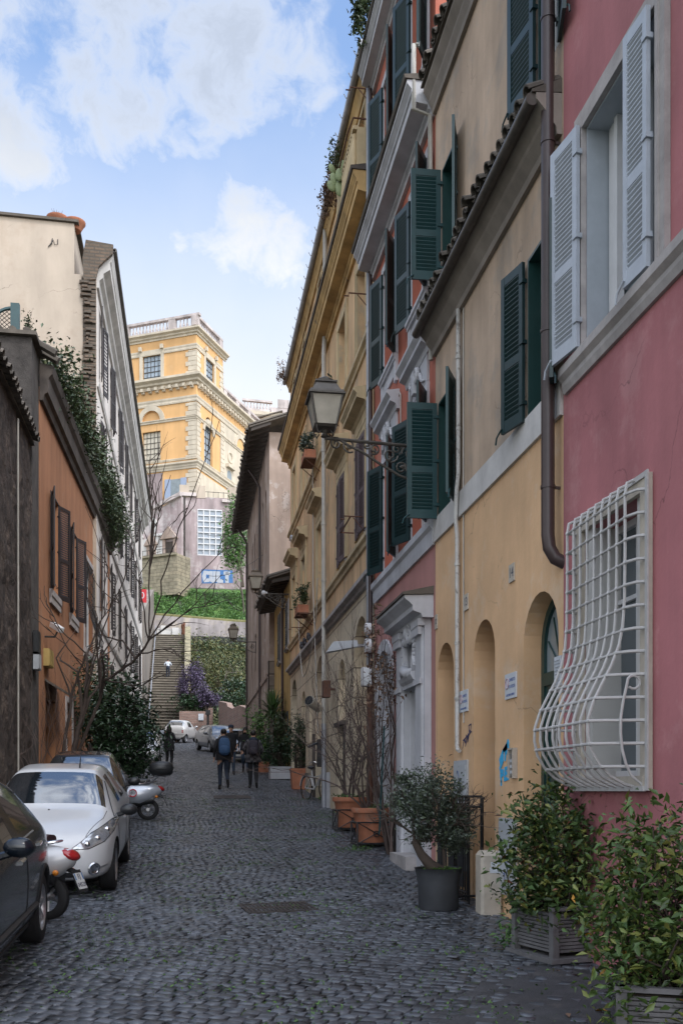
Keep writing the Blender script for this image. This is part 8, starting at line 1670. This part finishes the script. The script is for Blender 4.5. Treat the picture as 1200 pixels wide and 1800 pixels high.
p = person('person in black jacket and jeans walking away with a blue backpack', gp_(393, 1388), R(3), 1.78, walk, 'cloth_black', 'cloth_navy', coat=('cloth_black', .84, 1.40, .235, .20), hood='cloth_navy', sole='pale', fat=1.08); backpack('blue backpack worn by the walker in black jacket', p, 1.78/1.75, 'backpack_blue', .17, .26)
p = person('person in plaid jacket walking away with a dark backpack', gp_(445, 1386), R(-2), 1.72, walk2, 'cloth_plaid', 'cloth_black', coat=('cloth_plaid', .78, 1.40, .24, .205), hood='cloth_navy', sole='pale', fat=1.12); backpack('dark purple backpack worn by the walker in plaid jacket', p, 1.72/1.75, 'backpack_purple', .15, .24)
p = person('person in dark beanie and black jacket walking towards the camera', gp_(406, 1362), R(176), 1.78, walk2, 'cloth_black', 'denim', 'cloth_navy', 'beanie', coat=('cloth_black', .86, 1.40, .22, .19))
p = person('person with long dark hair and sunglasses walking down with a red bag', gp_(431, 1358), R(172), 1.68, dict(eL=(-.25, .02, 1.14), wL=(-.16, .2, 1.05), **{k_: v for k_, v in walk2.items() if k_[0] in 'kat'}), 'cloth_black', 'denim', hair='long', coat=('cloth_black', .84, 1.38, .21, .175))
mb = MB(); hd = Vector((0, .015, 1.64))*(1.68/1.75)
for sg in (-1, 1): mb.ball(hd+Vector((sg*.034, .09, .008)), (.028, .012, .024), 10, 6)
mb.tube([hd+Vector((-.09, .0, .012)), hd+Vector((-.06, .08, .012)), hd+Vector((.06, .08, .012)), hd+Vector((.09, .0, .012))], .006, 4); mb.build('sunglasses', M('hair_dark'), p, True, local=True)
rb = thing('handbag', 'red handbag carried by the woman in sunglasses', 'bag', p.location, p.rotation_euler.z); mb = MB(); mb.rbx(-.34, -.10, .14, .27, .84, 1.02, .03); mb.tube([(-.3, .2, 1.02), (-.2, .16, 1.12), (-.14, .2, 1.02)], .01, 5); mb.build('bag', M('bag_red'), rb, True, local=True)
p = person('person dressed in black standing with a bag by the bush on the left', gp_(297, 1351), R(-30), 1.66, dict(eR=(.29, .0, 1.16), wR=(.17, .22, 1.12), eL=(-.28, -.0, 1.15), wL=(-.2, .2, 1.1), kR=(.11, .05, .5), aR=(.13, -.05, .09)), 'cloth_black', 'cloth_black', hair='long', coat=('cloth_black', .72, 1.38, .25, .2), fat=1.15)
hb = thing('shoulder_bag', 'white shoulder bag on the person in black', 'bag', p.location, p.rotation_euler.z); mb = MB(); mb.rbx(-.34, -.2, -.2, .02, 1.28, 1.48, .04); mb.build('bag', M('shirt_white'), hb, True, local=True)
f_ = (88.5-SY0)/(SY1-SY0); xs = at(295, 1198, 88).x; ys = at(295, 1198, 88).y; i_ = int((ys-SY0)/((SY1-SY0)/N_ST)); zs = SZ0+(SZ1-SZ0)*(i_+1)/N_ST
p = person('person in pale shirt and dark waistcoat climbing the stone staircase', (xs, SY0+(i_+.4)*(SY1-SY0)/N_ST, zs), 0, 1.74, dict(kL=(-.1, .16, .55), aL=(-.1, .02, .09), tL=(-.11, .16, .04), kR=(.1, .05, .5), aR=(.1, -.03, .09), tR=(.11, .12, .04), chest=(0, .08, 1.32), neck=(0, .12, 1.46), jaw=(0, .16, 1.53), head=(0, .16, 1.62), crown=(0, .16, 1.69), sL=(-.19, .07, 1.40), sR=(.19, .07, 1.40), eL=(-.33, .05, 1.2), wL=(-.24, .2, 1.06), eR=(.33, .05, 1.2), wR=(.24, .2, 1.06)), 'shirt_white', 'cloth_navy', coat=('cloth_navy', .9, 1.36, .185, .17))
xs = at(322, 1120, 104.3); p = person('person in long brown coat at the top of the stairs by the parapet', (xs.x, 104.2, 18.09), R(-40), 1.68, dict(chest=(0, .06, 1.32), neck=(0, .12, 1.45), jaw=(0, .17, 1.52), head=(0, .2, 1.58), crown=(0, .22, 1.64)), 'coat_brown', 'coat_brown', hair='long', hair_m='coat_brown', coat=('coat_brown', .25, 1.38, .24, .19))
